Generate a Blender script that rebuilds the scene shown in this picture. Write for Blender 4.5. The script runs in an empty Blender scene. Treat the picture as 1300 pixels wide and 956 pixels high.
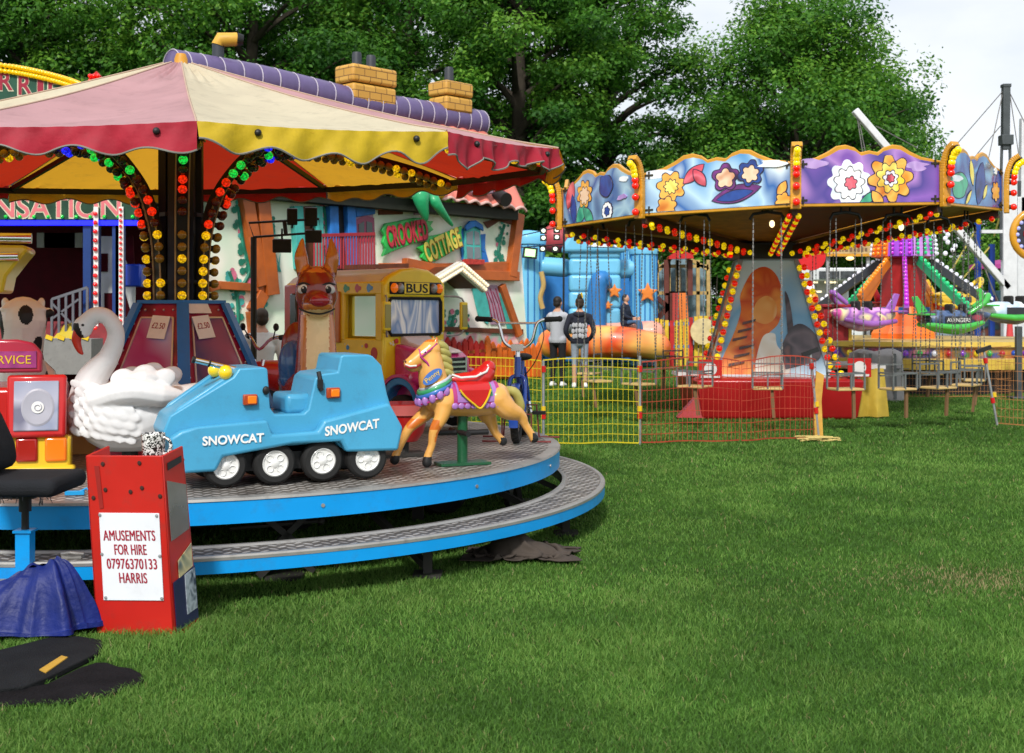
import bpy, bmesh, math, random
import numpy as np
from mathutils import Vector, Matrix, Euler
random.seed(7)
RNG = np.random.default_rng(7)
SC = bpy.context.scene
COL = SC.collection
PI = math.pi
R = math.radians
EYE, F, HOR = 1.5, 1560.0, 395.0     # eye height in metres, focal length and horizon of the 1300 wide photograph

def P(px, py, Y):                      # a point at a chosen distance Y
    return Vector(((px-650)/F*Y, Y, EYE+(HOR-py)/F*Y))
def G(px, py, z=0.0):                  # the point of the level z seen there
    Y = F*(EYE-z)/(py-HOR)
    return Vector(((px-650)/F*Y, Y, z))
def lin(h):
    h = h.lstrip('#')
    o = []
    for i in (0, 2, 4):
        c = int(h[i:i+2], 16)/255
        o.append(c/12.92 if c <= .04045 else ((c+.055)/1.055)**2.4)
    return tuple(o)

# ---------------------------------------------------------------- materials
MATS = {}
def mat(name, col, rough=.5, metal=0., var=.10, vscale=6., bump=0., bscale=80., coat=0., emit=None, es=0., trans=0., back=None, dirt=0., spec=.35):
    if name in MATS: return MATS[name]
    if isinstance(col, str): col = lin(col)
    m = bpy.data.materials.new(name); m.use_nodes = True
    nt = m.node_tree; N = nt.nodes; L = nt.links
    b = N['Principled BSDF']
    b.inputs['Roughness'].default_value = rough
    b.inputs['Metallic'].default_value = metal
    b.inputs['Specular IOR Level'].default_value = spec
    if coat: b.inputs['Coat Weight'].default_value = coat; b.inputs['Coat Roughness'].default_value = .12
    tc = N.new('ShaderNodeTexCoord')
    nz = N.new('ShaderNodeTexNoise'); nz.inputs['Scale'].default_value = vscale; nz.inputs['Detail'].default_value = 5
    L.new(tc.outputs['Object'], nz.inputs['Vector'])
    mr = N.new('ShaderNodeMapRange'); mr.inputs['From Min'].default_value = .25; mr.inputs['From Max'].default_value = .75
    mr.inputs['To Min'].default_value = 1-var; mr.inputs['To Max'].default_value = 1+var
    L.new(nz.outputs['Fac'], mr.inputs['Value'])
    mx = N.new('ShaderNodeVectorMath'); mx.operation = 'SCALE'
    mx.inputs[0].default_value = col[:3]
    L.new(mr.outputs['Result'], mx.inputs['Scale'])
    cout = mx.outputs['Vector']
    if back is not None:
        if isinstance(back, str): back = lin(back)
        ge = N.new('ShaderNodeNewGeometry'); mb_ = N.new('ShaderNodeMix'); mb_.data_type = 'RGBA'
        L.new(ge.outputs['Backfacing'], mb_.inputs['Factor']); L.new(cout, mb_.inputs['A'])
        mb_.inputs['B'].default_value = (*back[:3], 1); cout = mb_.outputs['Result']
    if dirt:
        n2 = N.new('ShaderNodeTexNoise'); n2.inputs['Scale'].default_value = vscale*2.7; n2.inputs['Detail'].default_value = 9; n2.inputs['Roughness'].default_value = .7
        L.new(tc.outputs['Object'], n2.inputs['Vector'])
        r2 = N.new('ShaderNodeMapRange'); r2.inputs['From Min'].default_value = .52; r2.inputs['From Max'].default_value = .72; r2.inputs['To Max'].default_value = dirt
        L.new(n2.outputs['Fac'], r2.inputs['Value'])
        m2 = N.new('ShaderNodeMix'); m2.data_type = 'RGBA'; L.new(r2.outputs['Result'], m2.inputs['Factor']); L.new(cout, m2.inputs['A'])
        m2.inputs['B'].default_value = (.06, .05, .04, 1); cout = m2.outputs['Result']
    L.new(cout, b.inputs['Base Color'])
    rr = N.new('ShaderNodeMapRange'); rr.inputs['To Min'].default_value = max(0, rough-.08); rr.inputs['To Max'].default_value = min(1, rough+.12)
    L.new(nz.outputs['Fac'], rr.inputs['Value']); L.new(rr.outputs['Result'], b.inputs['Roughness'])
    if bump:
        nb = N.new('ShaderNodeTexNoise'); nb.inputs['Scale'].default_value = bscale; nb.inputs['Detail'].default_value = 4
        L.new(tc.outputs['Object'], nb.inputs['Vector'])
        bp = N.new('ShaderNodeBump'); bp.inputs['Strength'].default_value = min(1, bump); bp.inputs['Distance'].default_value = .01
        L.new(nb.outputs['Fac'], bp.inputs['Height']); L.new(bp.outputs['Normal'], b.inputs['Normal'])
    if emit is not None:
        if isinstance(emit, str): emit = lin(emit)
        b.inputs['Emission Color'].default_value = (*emit[:3], 1); b.inputs['Emission Strength'].default_value = es
    if trans:
        tr = N.new('ShaderNodeBsdfTranslucent'); L.new(cout, tr.inputs['Color'])
        ms = N.new('ShaderNodeMixShader'); ms.inputs['Fac'].default_value = trans
        L.new(b.outputs['BSDF'], ms.inputs[1]); L.new(tr.outputs['BSDF'], ms.inputs[2])
        L.new(ms.outputs['Shader'], N['Material Output'].inputs['Surface'])
    MATS[name] = m
    return m

def art(name, cols, scale=2., rough=.35, dist=.35, coat=.25, coord='Object', stretch=(1, 1, 1)):
    """airbrushed paintwork: soft clouds of the given colours"""
    if name in MATS: return MATS[name]
    m = bpy.data.materials.new(name); m.use_nodes = True
    nt = m.node_tree; N = nt.nodes; L = nt.links; b = N['Principled BSDF']
    b.inputs['Roughness'].default_value = rough; b.inputs['Coat Weight'].default_value = coat
    tc = N.new('ShaderNodeTexCoord'); mp = N.new('ShaderNodeMapping'); mp.inputs['Scale'].default_value = stretch
    L.new(tc.outputs[coord], mp.inputs['Vector'])
    nz = N.new('ShaderNodeTexNoise'); nz.inputs['Scale'].default_value = scale; nz.inputs['Detail'].default_value = 1.2; nz.inputs['Distortion'].default_value = dist
    L.new(mp.outputs['Vector'], nz.inputs['Vector'])
    cr = N.new('ShaderNodeValToRGB'); el = cr.color_ramp.elements
    cs = [lin(c) if isinstance(c, str) else c for c in cols]
    n = len(cs)
    while len(el) < n: el.new(.5)
    for i, c in enumerate(cs):
        el[i].position = .28+.44*i/(n-1); el[i].color = (*c[:3], 1)
    L.new(nz.outputs['Fac'], cr.inputs['Fac']); L.new(cr.outputs['Color'], b.inputs['Base Color'])
    MATS[name] = m
    return m

def bulbmat(name, col, es):
    c = lin(col)
    new = name not in MATS
    m = mat(name, tuple(x*.7 for x in c), .12, coat=.8, var=.03, emit=c, es=es)
    if new:                               # faceted coloured glass: the glow is uneven
        nt = m.node_tree; N = nt.nodes; L = nt.links
        vo = N.new('ShaderNodeTexVoronoi'); vo.inputs['Scale'].default_value = 70
        tc = N.new('ShaderNodeTexCoord'); L.new(tc.outputs['Object'], vo.inputs['Vector'])
        mr = N.new('ShaderNodeMapRange'); mr.inputs['From Max'].default_value = .7; mr.inputs['To Min'].default_value = es*1.6; mr.inputs['To Max'].default_value = es*.25
        L.new(vo.outputs['Distance'], mr.inputs['Value']); L.new(mr.outputs['Result'], N['Principled BSDF'].inputs['Emission Strength'])
    return m

# ---------------------------------------------------------------- mesh builder
class MB:
    def __init__(s): s.v = []; s.f = []; s.m = []
    def add(s, vs, fs, mi=0, M=None):
        o = len(s.v)
        if M is not None: vs = [M @ Vector(v) for v in vs]
        s.v += [tuple(v) for v in vs]
        s.f += [tuple(i+o for i in f) for f in fs]
        s.m += [mi]*len(fs)
        return s
    def box(s, c, d, mi=0, rot=None, M=None):
        x, y, z = d[0]/2, d[1]/2, d[2]/2
        vs = [(-x,-y,-z),(x,-y,-z),(x,y,-z),(-x,y,-z),(-x,-y,z),(x,-y,z),(x,y,z),(-x,y,z)]
        T = Matrix.Translation(Vector(c))
        if rot: T = T @ Euler(rot).to_matrix().to_4x4()
        if M is not None: T = M @ T
        return s.add(vs, [(0,3,2,1),(4,5,6,7),(0,1,5,4),(1,2,6,5),(2,3,7,6),(3,0,4,7)], mi, T)
    def bar(s, a, b, w, h=None, mi=0, up=(0,0,1)):
        a = Vector(a); b = Vector(b); h = w if h is None else h
        d = (b-a); l = d.length
        if l < 1e-6: return s
        d.normalize(); u = Vector(up)
        if abs(d.dot(u)) > .98: u = Vector((0,1,0)) if abs(d.y) < .9 else Vector((1,0,0))
        sd = d.cross(u).normalized(); u = sd.cross(d)
        M = Matrix((sd, d, u)).transposed().to_4x4(); M.translation = (a+b)/2
        return s.box((0,0,0), (w, l, h), mi, M=M)
    def tube(s, pts, r, mi=0, n=8, closed=False, cap=True, sq=1.0):
        pts = [Vector(p) for p in pts]; k = len(pts)
        rs = r if isinstance(r, (list, tuple)) else [r]*k
        vs = []; fs = []
        T = []
        for i in range(k):
            if closed: t = pts[(i+1) % k]-pts[i-1]
            else: t = pts[min(i+1, k-1)]-pts[max(i-1, 0)]
            T.append(t.normalized() if t.length > 1e-9 else Vector((0,0,1)))
        u = T[0].orthogonal().normalized()
        if abs(T[0].z) < .9: u = (Vector((0,0,1))-T[0]*T[0].z).normalized()
        for i in range(k):
            u = (u-T[i]*u.dot(T[i]))
            u = u.normalized() if u.length > 1e-6 else T[i].orthogonal().normalized()
            w = T[i].cross(u)
            for j in range(n):
                a = 2*PI*j/n
                vs.append(pts[i]+(u*math.cos(a)+w*math.sin(a)*sq)*rs[i])
        for i in range(k if closed else k-1):
            a, b = i*n, ((i+1) % k)*n
            for j in range(n):
                fs.append((a+j, a+(j+1) % n, b+(j+1) % n, b+j))
        if cap and not closed:
            fs.append(tuple(range(n-1, -1, -1))); fs.append(tuple(range((k-1)*n, k*n)))
        return s.add(vs, fs, mi)
    def lathe(s, prof, c=(0,0,0), n=24, mi=0, a0=0., a1=2*PI, M=None, ex=1., ey=1., mf=None):
        full = abs(a1-a0-2*PI) < 1e-6
        k = n if full else n+1
        vs = [(p[0]*math.cos(a0+(a1-a0)*j/n)*ex, p[0]*math.sin(a0+(a1-a0)*j/n)*ey, p[1]) for p in prof for j in range(k)]
        T = Matrix.Translation(Vector(c))
        if M is not None: T = M @ T
        o = len(s.f)
        fs = []; ms = []
        for i in range(len(prof)-1):
            for j in range(n):
                j2 = (j+1) % k
                fs.append((i*k+j, i*k+j2, (i+1)*k+j2, (i+1)*k+j)); ms.append(mf(i, j) if mf else mi)
        s.add(vs, fs, mi, T); s.m[o:] = ms
        return s
    def ell(s, c, r, mi=0, n=16, m=10, rot=None, M=None):
        if not isinstance(r, (tuple, list)): r = (r, r, r)
        T = Matrix.Translation(Vector(c))
        if rot: T = T @ Euler(rot).to_matrix().to_4x4()
        if M is not None: T = M @ T
        vs = [(0,0,-r[2])]; fs = []
        for i in range(1, m):
            t = -PI/2+PI*i/m
            for j in range(n):
                a = 2*PI*j/n
                vs.append((r[0]*math.cos(t)*math.cos(a), r[1]*math.cos(t)*math.sin(a), r[2]*math.sin(t)))
        vs.append((0,0,r[2])); e = len(vs)-1
        for j in range(n): fs.append((0, 1+(j+1) % n, 1+j)); fs.append((e, e-n+j, e-n+(j+1) % n))
        for i in range(m-2):
            for j in range(n):
                a = 1+i*n
                fs.append((a+j, a+(j+1) % n, a+n+(j+1) % n, a+n+j))
        return s.add(vs, fs, mi, T)
    def prism(s, poly, t0, t1, M=None, mi=0, mside=None):
        n = len(poly)
        A = sum(poly[i][0]*poly[(i+1) % n][1]-poly[(i+1) % n][0]*poly[i][1] for i in range(n))
        if A < 0: poly = poly[::-1]
        vs = [(p[0], p[1], t0) for p in poly]+[(p[0], p[1], t1) for p in poly]
        s.add(vs, [tuple(range(n-1, -1, -1)), tuple(range(n, 2*n))], mi, M)
        o = len(s.v)-2*n
        s.f += [(o+i, o+(i+1) % n, o+n+(i+1) % n, o+n+i) for i in range(n)]
        s.m += [mi if mside is None else mside]*n
        return s
    def quad(s, a, b, c, d, mi=0): return s.add([a, b, c, d], [(0,1,2,3)], mi)
    def mesh(s, name, mats):
        me = bpy.data.meshes.new(name)
        me.from_pydata(s.v, [], s.f)
        if not isinstance(mats, (list, tuple)): mats = [mats]
        for m in mats: me.materials.append(m)
        me.polygons.foreach_set('material_index', [min(i, len(mats)-1) for i in s.m])
        me.validate(); me.update()
        return me
    def build(s, name, mats, parent=None, smooth=None, bevel=0., seg=2, label=None):
        me = s.mesh(name, mats)
        o = bpy.data.objects.new(name, me); COL.objects.link(o)
        if smooth: shade(me, smooth)
        if bevel:
            b = o.modifiers.new('Bevel', 'BEVEL'); b.width = bevel; b.segments = seg; b.limit_method = 'ANGLE'; b.angle_limit = R(35)
            shade(me, 40)
        if parent: o.parent = parent
        if label: o['label'] = label
        return o

def shade(me, ang=40):
    me.polygons.foreach_set('use_smooth', [True]*len(me.polygons))
    me.set_sharp_from_angle(angle=R(ang))

def fuse(mb, name, mats, parent=None, voxel=.012, it=4, matfn=None, sub=0):
    """weld overlapping volumes of one body into one continuous skin, then lay paint on it by place"""
    me = mb.mesh(name+'_tmp', mats[0] if isinstance(mats, (list, tuple)) else mats)
    o = bpy.data.objects.new(name, me); COL.objects.link(o)
    r = o.modifiers.new('r', 'REMESH'); r.mode = 'VOXEL'; r.voxel_size = voxel; r.use_smooth_shade = True
    s = o.modifiers.new('s', 'SMOOTH'); s.iterations = it; s.factor = .5
    dg = bpy.context.evaluated_depsgraph_get()
    m2 = bpy.data.meshes.new_from_object(o.evaluated_get(dg), depsgraph=dg)
    o.modifiers.clear(); o.data = m2; m2.name = name
    bpy.data.meshes.remove(me)
    m2.materials.clear()
    for m in (mats if isinstance(mats, (list, tuple)) else [mats]): m2.materials.append(m)
    n = len(m2.polygons)
    if matfn:
        m2.polygons.foreach_set('material_index', [matfn(p.center, p.normal) for p in m2.polygons])
    else: m2.polygons.foreach_set('material_index', [0]*n)
    m2.polygons.foreach_set('use_smooth', [True]*n)
    if parent: o.parent = parent
    return o

def empty(name, loc=(0,0,0), rz=0.):
    o = bpy.data.objects.new(name, None); COL.objects.link(o); o.location = loc; o.rotation_euler = (0,0,rz); o.empty_display_size = .1
    return o
def tag(o, label, cat, group=None):
    o['label'] = label; o['category'] = cat
    if group: o['group'] = group
    return o
def thing(name, label, cat, loc=(0,0,0), rz=0., group=None): return tag(empty(name, loc, rz), label, cat, group)
def struct(o, kind='structure'): o['kind'] = kind; return o
def kids(o): return [c for c in bpy.data.objects if c.parent == o]
def copy_tree(o, parent=None):
    c = o.copy(); COL.objects.link(c)
    if parent: c.parent = parent
    for k in kids(o): copy_tree(k, c)
    return c

def vplane(o, d, n=None):              # local x along d, local y up, local z out of the face
    d = Vector(d).normalized(); up = Vector((0,0,1)) if n is None else Vector(n)
    z = d.cross(up).normalized()
    M = Matrix((d, up, z)).transposed().to_4x4(); M.translation = Vector(o)
    return M
def text(body, M, cx, cy, w, h, m, parent=None, name='lettering', ext=.002, off=.0, lift=.001, shear=0., space=1., align=True):
    cu = bpy.data.curves.new('t', 'FONT'); cu.body = body; cu.size = 1; cu.extrude = .5; cu.offset = off; cu.shear = shear; cu.space_character = space; cu.align_x = 'CENTER'
    cu.resolution_u = 4; cu.space_line = .95
    o = bpy.data.objects.new('t', cu); COL.objects.link(o)
    dg = bpy.context.evaluated_depsgraph_get()
    me = bpy.data.meshes.new_from_object(o.evaluated_get(dg), depsgraph=dg)
    bpy.data.objects.remove(o); bpy.data.curves.remove(cu)
    n = len(me.vertices); co = np.empty(n*3); me.vertices.foreach_get('co', co); co = co.reshape(-1, 3)
    lo, hi = co.min(0), co.max(0)
    co[:, 0] = (co[:, 0]-(lo[0]+hi[0])/2)/(hi[0]-lo[0])*w+cx
    co[:, 1] = (co[:, 1]-(lo[1]+hi[1])/2)/(hi[1]-lo[1])*h+cy
    co[:, 2] = (co[:, 2]-lo[2])/(hi[2]-lo[2])*ext+lift
    me.vertices.foreach_set('co', co.ravel()); me.transform(M)
    me.materials.clear(); me.materials.append(m); me.polygons.foreach_set('material_index', [0]*len(me.polygons)); me.update()
    me.name = name
    ob = bpy.data.objects.new(name, me); COL.objects.link(ob)
    if parent: ob.parent = parent
    return ob
def arc(cx, cy, r, a0, a1, n, ry=None):
    ry = r if ry is None else ry
    return [(cx+r*math.cos(R(a0+(a1-a0)*i/n)), cy+ry*math.sin(R(a0+(a1-a0)*i/n))) for i in range(n+1)]
def smoothpath(pts, k=6):              # Catmull-Rom
    pts = [Vector(p) for p in pts]; out = []
    for i in range(len(pts)-1):
        a, b, c, d = pts[max(i-1, 0)], pts[i], pts[i+1], pts[min(i+2, len(pts)-1)]
        for j in range(k):
            t = j/k
            out.append(.5*((2*b)+(c-a)*t+(2*a-5*b+4*c-d)*t*t+(3*b-a-3*c+d)*t**3))
    out.append(pts[-1]); return out
def lerpl(rs, k):
    out = []
    for i in range(len(rs)-1):
        for j in range(k): out.append(rs[i]+(rs[i+1]-rs[i])*j/k)
    return out+[rs[-1]]
def limb(mb, pts, rs, k=5, n=12, mi=0):
    mb.tube(smoothpath(pts, k), lerpl(rs, k), mi, n)
    mb.ell(pts[0], rs[0], mi, n, 8); mb.ell(pts[-1], rs[-1], mi, n, 8)

# ---------------------------------------------------------------- camera, world, sun
cd = bpy.data.cameras.new('camera'); cam = bpy.data.objects.new('camera', cd); COL.objects.link(cam)
cam.location = (0, 0, EYE); cam.rotation_euler = (R(90), 0, 0)
cd.sensor_width = 36; cd.lens = 36*F/1300; cd.shift_y = -(478-HOR)/1300
cd.clip_end = 2000; cd.clip_start = .05
cd.dof.use_dof = True; cd.dof.focus_distance = 8.; cd.dof.aperture_fstop = 5.6
SC.camera = cam
SUN_EL, SUN_AZ = 43, 190               # behind the camera, veiled by cloud
w = bpy.data.worlds.new('World'); SC.world = w; w.use_nodes = True
nt = w.node_tree; N = nt.nodes; L = nt.links
sky = N.new('ShaderNodeTexSky'); sky.sky_type = 'NISHITA'; sky.sun_disc = False
sky.sun_elevation = R(SUN_EL); sky.sun_rotation = R(SUN_AZ); sky.air_density = 1.2; sky.dust_density = 2
tc = N.new('ShaderNodeTexCoord')
mp = N.new('ShaderNodeMapping'); mp.inputs['Scale'].default_value = (1, 1, 2.2)
nz = N.new('ShaderNodeTexNoise'); nz.inputs['Scale'].default_value = 2.6; nz.inputs['Detail'].default_value = 7
L.new(tc.outputs['Generated'], mp.inputs['Vector']); L.new(mp.outputs['Vector'], nz.inputs['Vector'])
mr = N.new('ShaderNodeMapRange'); mr.inputs['From Min'].default_value = .25; mr.inputs['From Max'].default_value = .55; mr.inputs['To Min'].default_value = .35; mr.inputs['To Max'].default_value = .97
L.new(nz.outputs['Fac'], mr.inputs['Value'])
mx = N.new('ShaderNodeMix'); mx.data_type = 'RGBA'
L.new(mr.outputs['Result'], mx.inputs['Factor']); L.new(sky.outputs['Color'], mx.inputs['A'])
mx.inputs['B'].default_value = (9.2, 9.6, 10.2, 1)     # the cloud deck
L.new(mx.outputs['Result'], N['Background'].inputs['Color'])
N['Background'].inputs['Strength'].default_value = .094
sd = bpy.data.lights.new('sun', 'SUN'); so = bpy.data.objects.new('sun', sd); COL.objects.link(so)
sd.energy = 3.3; sd.angle = R(8); sd.color = (1, .97, .92)
so.rotation_euler = (R(90-SUN_EL), 0, R(180-SUN_AZ)); so.location = (-5, -5, 30)
SC.view_settings.view_transform = 'Standard'; SC.view_settings.look = 'None'
SC.view_settings.exposure = 0.22; SC.view_settings.gamma = 1
# ---------------------------------------------------------------- lawn and grass
def lawnmat():
    m = bpy.data.materials.new('lawn'); m.use_nodes = True
    nt = m.node_tree; N = nt.nodes; L = nt.links; b = N['Principled BSDF']; b.inputs['Roughness'].default_value = .95; b.inputs['Specular IOR Level'].default_value = .1
    tc = N.new('ShaderNodeTexCoord')
    def noise(s, d=5):
        n = N.new('ShaderNodeTexNoise'); n.inputs['Scale'].default_value = s; n.inputs['Detail'].default_value = d
        L.new(tc.outputs['Object'], n.inputs['Vector']); return n.outputs['Fac']
    cr = N.new('ShaderNodeValToRGB'); e = cr.color_ramp.elements
    e[0].position = .3; e[0].color = (.028, .075, .012, 1); e[1].position = .7; e[1].color = (.066, .15, .024, 1)
    L.new(noise(.55, 9), cr.inputs['Fac'])
    c2 = N.new('ShaderNodeValToRGB'); e = c2.color_ramp.elements
    e[0].position = .3; e[0].color = (.4, .42, .35, 1); e[1].position = .72; e[1].color = (1.4, 1.35, 1.2, 1)
    L.new(noise(22, 9), c2.inputs['Fac'])
    mx = N.new('ShaderNodeMix'); mx.data_type = 'RGBA'; mx.blend_type = 'MULTIPLY'; mx.inputs['Factor'].default_value = 1
    L.new(cr.outputs['Color'], mx.inputs['A']); L.new(c2.outputs['Color'], mx.inputs['B'])
    L.new(mx.outputs['Result'], b.inputs['Base Color'])
    bp = N.new('ShaderNodeBump'); bp.inputs['Strength'].default_value = .8; bp.inputs['Distance'].default_value = .04
    L.new(noise(60, 6), bp.inputs['Height']); L.new(bp.outputs['Normal'], b.inputs['Normal'])
    return m
g = MB().quad((-600, -60, 0), (600, -60, 0), (600, 1200, 0), (-600, 1200, 0))
struct(g.build('ground', lawnmat()))

def bladesmat(name, c, tr):
    return mat(name, c, .6, var=.25, vscale=1.2, trans=tr, spec=.25)
GM = [bladesmat('grass_deep', (.058, .140, .022), .4), bladesmat('grass_mid', (.098, .225, .034), .42), bladesmat('grass_light', (.17, .305, .06), .42), bladesmat('grass_straw', (.30, .26, .12), .3)]
MATPOLY = [[(-60, 838), (0, 832), (72, 814), (112, 816), (131, 824), (118, 842), (62, 867), (30, 880), (-60, 890)],
           [(60, 872), (100, 852), (122, 845), (136, 845), (150, 850), (166, 852), (178, 858), (184, 866), (176, 873), (158, 876), (140, 886), (112, 888), (84, 897), (40, 896), (-60, 908), (-60, 895)]]
def inpoly(x, y, poly):
    r = np.zeros(len(x), bool)
    for i in range(len(poly)):
        (x0, y0), (x1, y1) = poly[i-1], poly[i]
        c = ((y0 > y) != (y1 > y)); xi = x0+(y-y0)*(x1-x0)/((y1-y0) or 1e-9); r ^= c & (x < xi)
    return r
def vnoise(x, y, s, seed):
    r = np.random.default_rng(seed); T = r.random((64, 64))
    x = x*s; y = y*s; xi = np.floor(x).astype(int); yi = np.floor(y).astype(int); fx = x-xi; fy = y-yi
    fx = fx*fx*(3-2*fx); fy = fy*fy*(3-2*fy)
    g = lambda a, b: T[a % 64, b % 64]
    return (g(xi, yi)*(1-fx)+g(xi+1, yi)*fx)*(1-fy)+(g(xi, yi+1)*(1-fx)+g(xi+1, yi+1)*fx)*fy
def grass():
    n = 980000
    px = RNG.uniform(-420, 1900, n); py = 395+np.exp(RNG.uniform(np.log(75), np.log(690), n))
    Y = F*EYE/(py-HOR); X = (px-650)/F*Y
    Y = Y+RNG.normal(0, .02, n)*Y*.2
    qx, qy = 650+F*X/Y, HOR+F*EYE/Y
    keep = ~(inpoly(qx, qy, MATPOLY[0]) | inpoly(qx, qy+3, MATPOLY[1]))
    keep &= ~((X > -2.1) & (X < -1.38) & (Y > 5.68) & (Y < 6.08) & (X < -1.5))
    keep &= ~((X-3.75)**2+(Y-18)**2 < .9)
    X = X[keep]; Y = Y[keep]; n = len(X)
    tall = vnoise(X, Y, 1.4, 3); fine = vnoise(X, Y, 6, 4); big = vnoise(X, Y, .45, 8)
    h = (.011+.013*tall*fine*2+.010*RNG.random(n))*(1+.03*np.maximum(Y-6, 0))
    near_box = np.exp(-(((X+1.7)/.5)**2+((Y-5.75)/.4)**2)); h *= 1+.7*near_box
    wd = (.0014+.0012*RNG.random(n))*np.maximum(1, Y/5.0)
    a = RNG.uniform(0, 2*PI, n); lean = RNG.uniform(.2, 1.3, n)*h; la = RNG.uniform(0, 2*PI, n)
    dx = np.cos(a)*wd; dy = np.sin(a)*wd; lx = np.cos(la)*lean; ly = np.sin(la)*lean
    z0 = np.full(n, -.004)
    V = np.empty((n, 5, 3), np.float32)
    V[:, 0] = np.stack([X-dx, Y-dy, z0], 1); V[:, 1] = np.stack([X+dx, Y+dy, z0], 1)
    V[:, 2] = np.stack([X+dx*.7+lx*.35, Y+dy*.7+ly*.35, h*.6], 1); V[:, 3] = np.stack([X-dx*.7+lx*.35, Y-dy*.7+ly*.35, h*.6], 1)
    V[:, 4] = np.stack([X+lx, Y+ly, h], 1)
    me = bpy.data.meshes.new('grass'); me.vertices.add(n*5); me.vertices.foreach_set('co', V.ravel())
    idx = (np.arange(n)*5)[:, None]+np.array([0, 1, 2, 3, 3, 2, 4])[None]
    me.loops.add(n*7); me.loops.foreach_set('vertex_index', idx.ravel().astype(np.int32))
    st = (np.arange(n)*7)[:, None]+np.array([0, 4])[None]
    me.polygons.add(n*2); me.polygons.foreach_set('loop_start', st.ravel().astype(np.int32))
    mid = vnoise(X, Y, 2.2, 21)
    k = big*.36+mid*.32+fine*.25+RNG.random(n)*.62-.09
    mi = np.where(k < .55, 0, np.where(k < .86, 1, 2))
    straw = RNG.random(n) < (.012+.10*np.exp(-(((X-2.55)/.42)**2+((Y-6.85)/.28)**2))*5+.06*np.exp(-(((X-2.4)/1.2)**2+((Y-6.7)/.5)**2)))
    mi = np.where(straw, 3, mi)
    me.polygons.foreach_set('material_index', np.repeat(mi, 2).astype(np.int32))
    for m in GM: me.materials.append(m)
    me.update(calc_edges=True); me.validate()
    o = bpy.data.objects.new('grass', me); COL.objects.link(o); struct(o, 'stuff')
grass()

# ---------------------------------------------------------------- trees
BARK = mat('bark', (.045, .036, .026), .95, var=.4, vscale=3, bump=1, bscale=12)
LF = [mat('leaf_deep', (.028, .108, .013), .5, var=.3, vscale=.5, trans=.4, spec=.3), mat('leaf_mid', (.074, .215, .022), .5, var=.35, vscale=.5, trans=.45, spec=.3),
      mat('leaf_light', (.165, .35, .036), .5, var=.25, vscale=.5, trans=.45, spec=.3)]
def leafmesh(name, clumps, nleaf, size, seed, shape=.55):
    r = np.random.default_rng(seed)
    C = np.array([c[:3] for c in clumps]); S = np.array([c[3] for c in clumps])
    wgt = S**2; wgt /= wgt.sum()
    ci = r.choice(len(C), nleaf, p=wgt)
    d = r.normal(size=(nleaf, 3)); d /= np.linalg.norm(d, axis=1)[:, None]
    rad = r.random(nleaf)**.45
    # sprays: leaves gather along twigs inside each clump
    p = C[ci]+d*(rad*S[ci])[:, None]*np.array([1.15, 1.15, .62])
    tw = r.normal(0, .10, (nleaf, 3))*S[ci][:, None]; q = np.floor(p*1.1/np.maximum(.25, S[ci])[:, None]*2.2)
    hsh = np.sin(q@np.array([12.9, 78.2, 37.7])+ci*1.3)*43758.5; hsh -= np.floor(hsh)
    keep = hsh > .43
    p = p[keep]+tw[keep]; d = d[keep]; ci = ci[keep]; n = len(p)
    nor = d*.6+r.normal(0, .55, (n, 3))+np.array([0, 0, .75]); nor /= np.linalg.norm(nor, axis=1)[:, None]
    t = np.cross(nor, r.normal(size=(n, 3))); t /= np.linalg.norm(t, axis=1)[:, None]; b = np.cross(nor, t)
    s = size*(.6+.8*r.random(n))[:, None]
    V = np.empty((n, 4, 3), np.float32)
    V[:, 0] = p-t*s; V[:, 1] = p-b*s*shape+nor*s*.12; V[:, 2] = p+t*s; V[:, 3] = p+b*s*shape+nor*s*.12
    me = bpy.data.meshes.new(name); me.vertices.add(n*4); me.vertices.foreach_set('co', V.ravel())
    me.loops.add(n*4); me.loops.foreach_set('vertex_index', np.arange(n*4, dtype=np.int32))
    me.polygons.add(n); me.polygons.foreach_set('loop_start', (np.arange(n)*4).astype(np.int32))
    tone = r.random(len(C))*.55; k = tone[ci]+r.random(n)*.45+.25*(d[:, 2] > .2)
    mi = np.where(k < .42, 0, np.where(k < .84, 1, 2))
    for m in LF: me.materials.append(m)
    me.polygons.foreach_set('material_index', mi.astype(np.int32))
    me.update(calc_edges=True); me.validate()
    return me
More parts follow.
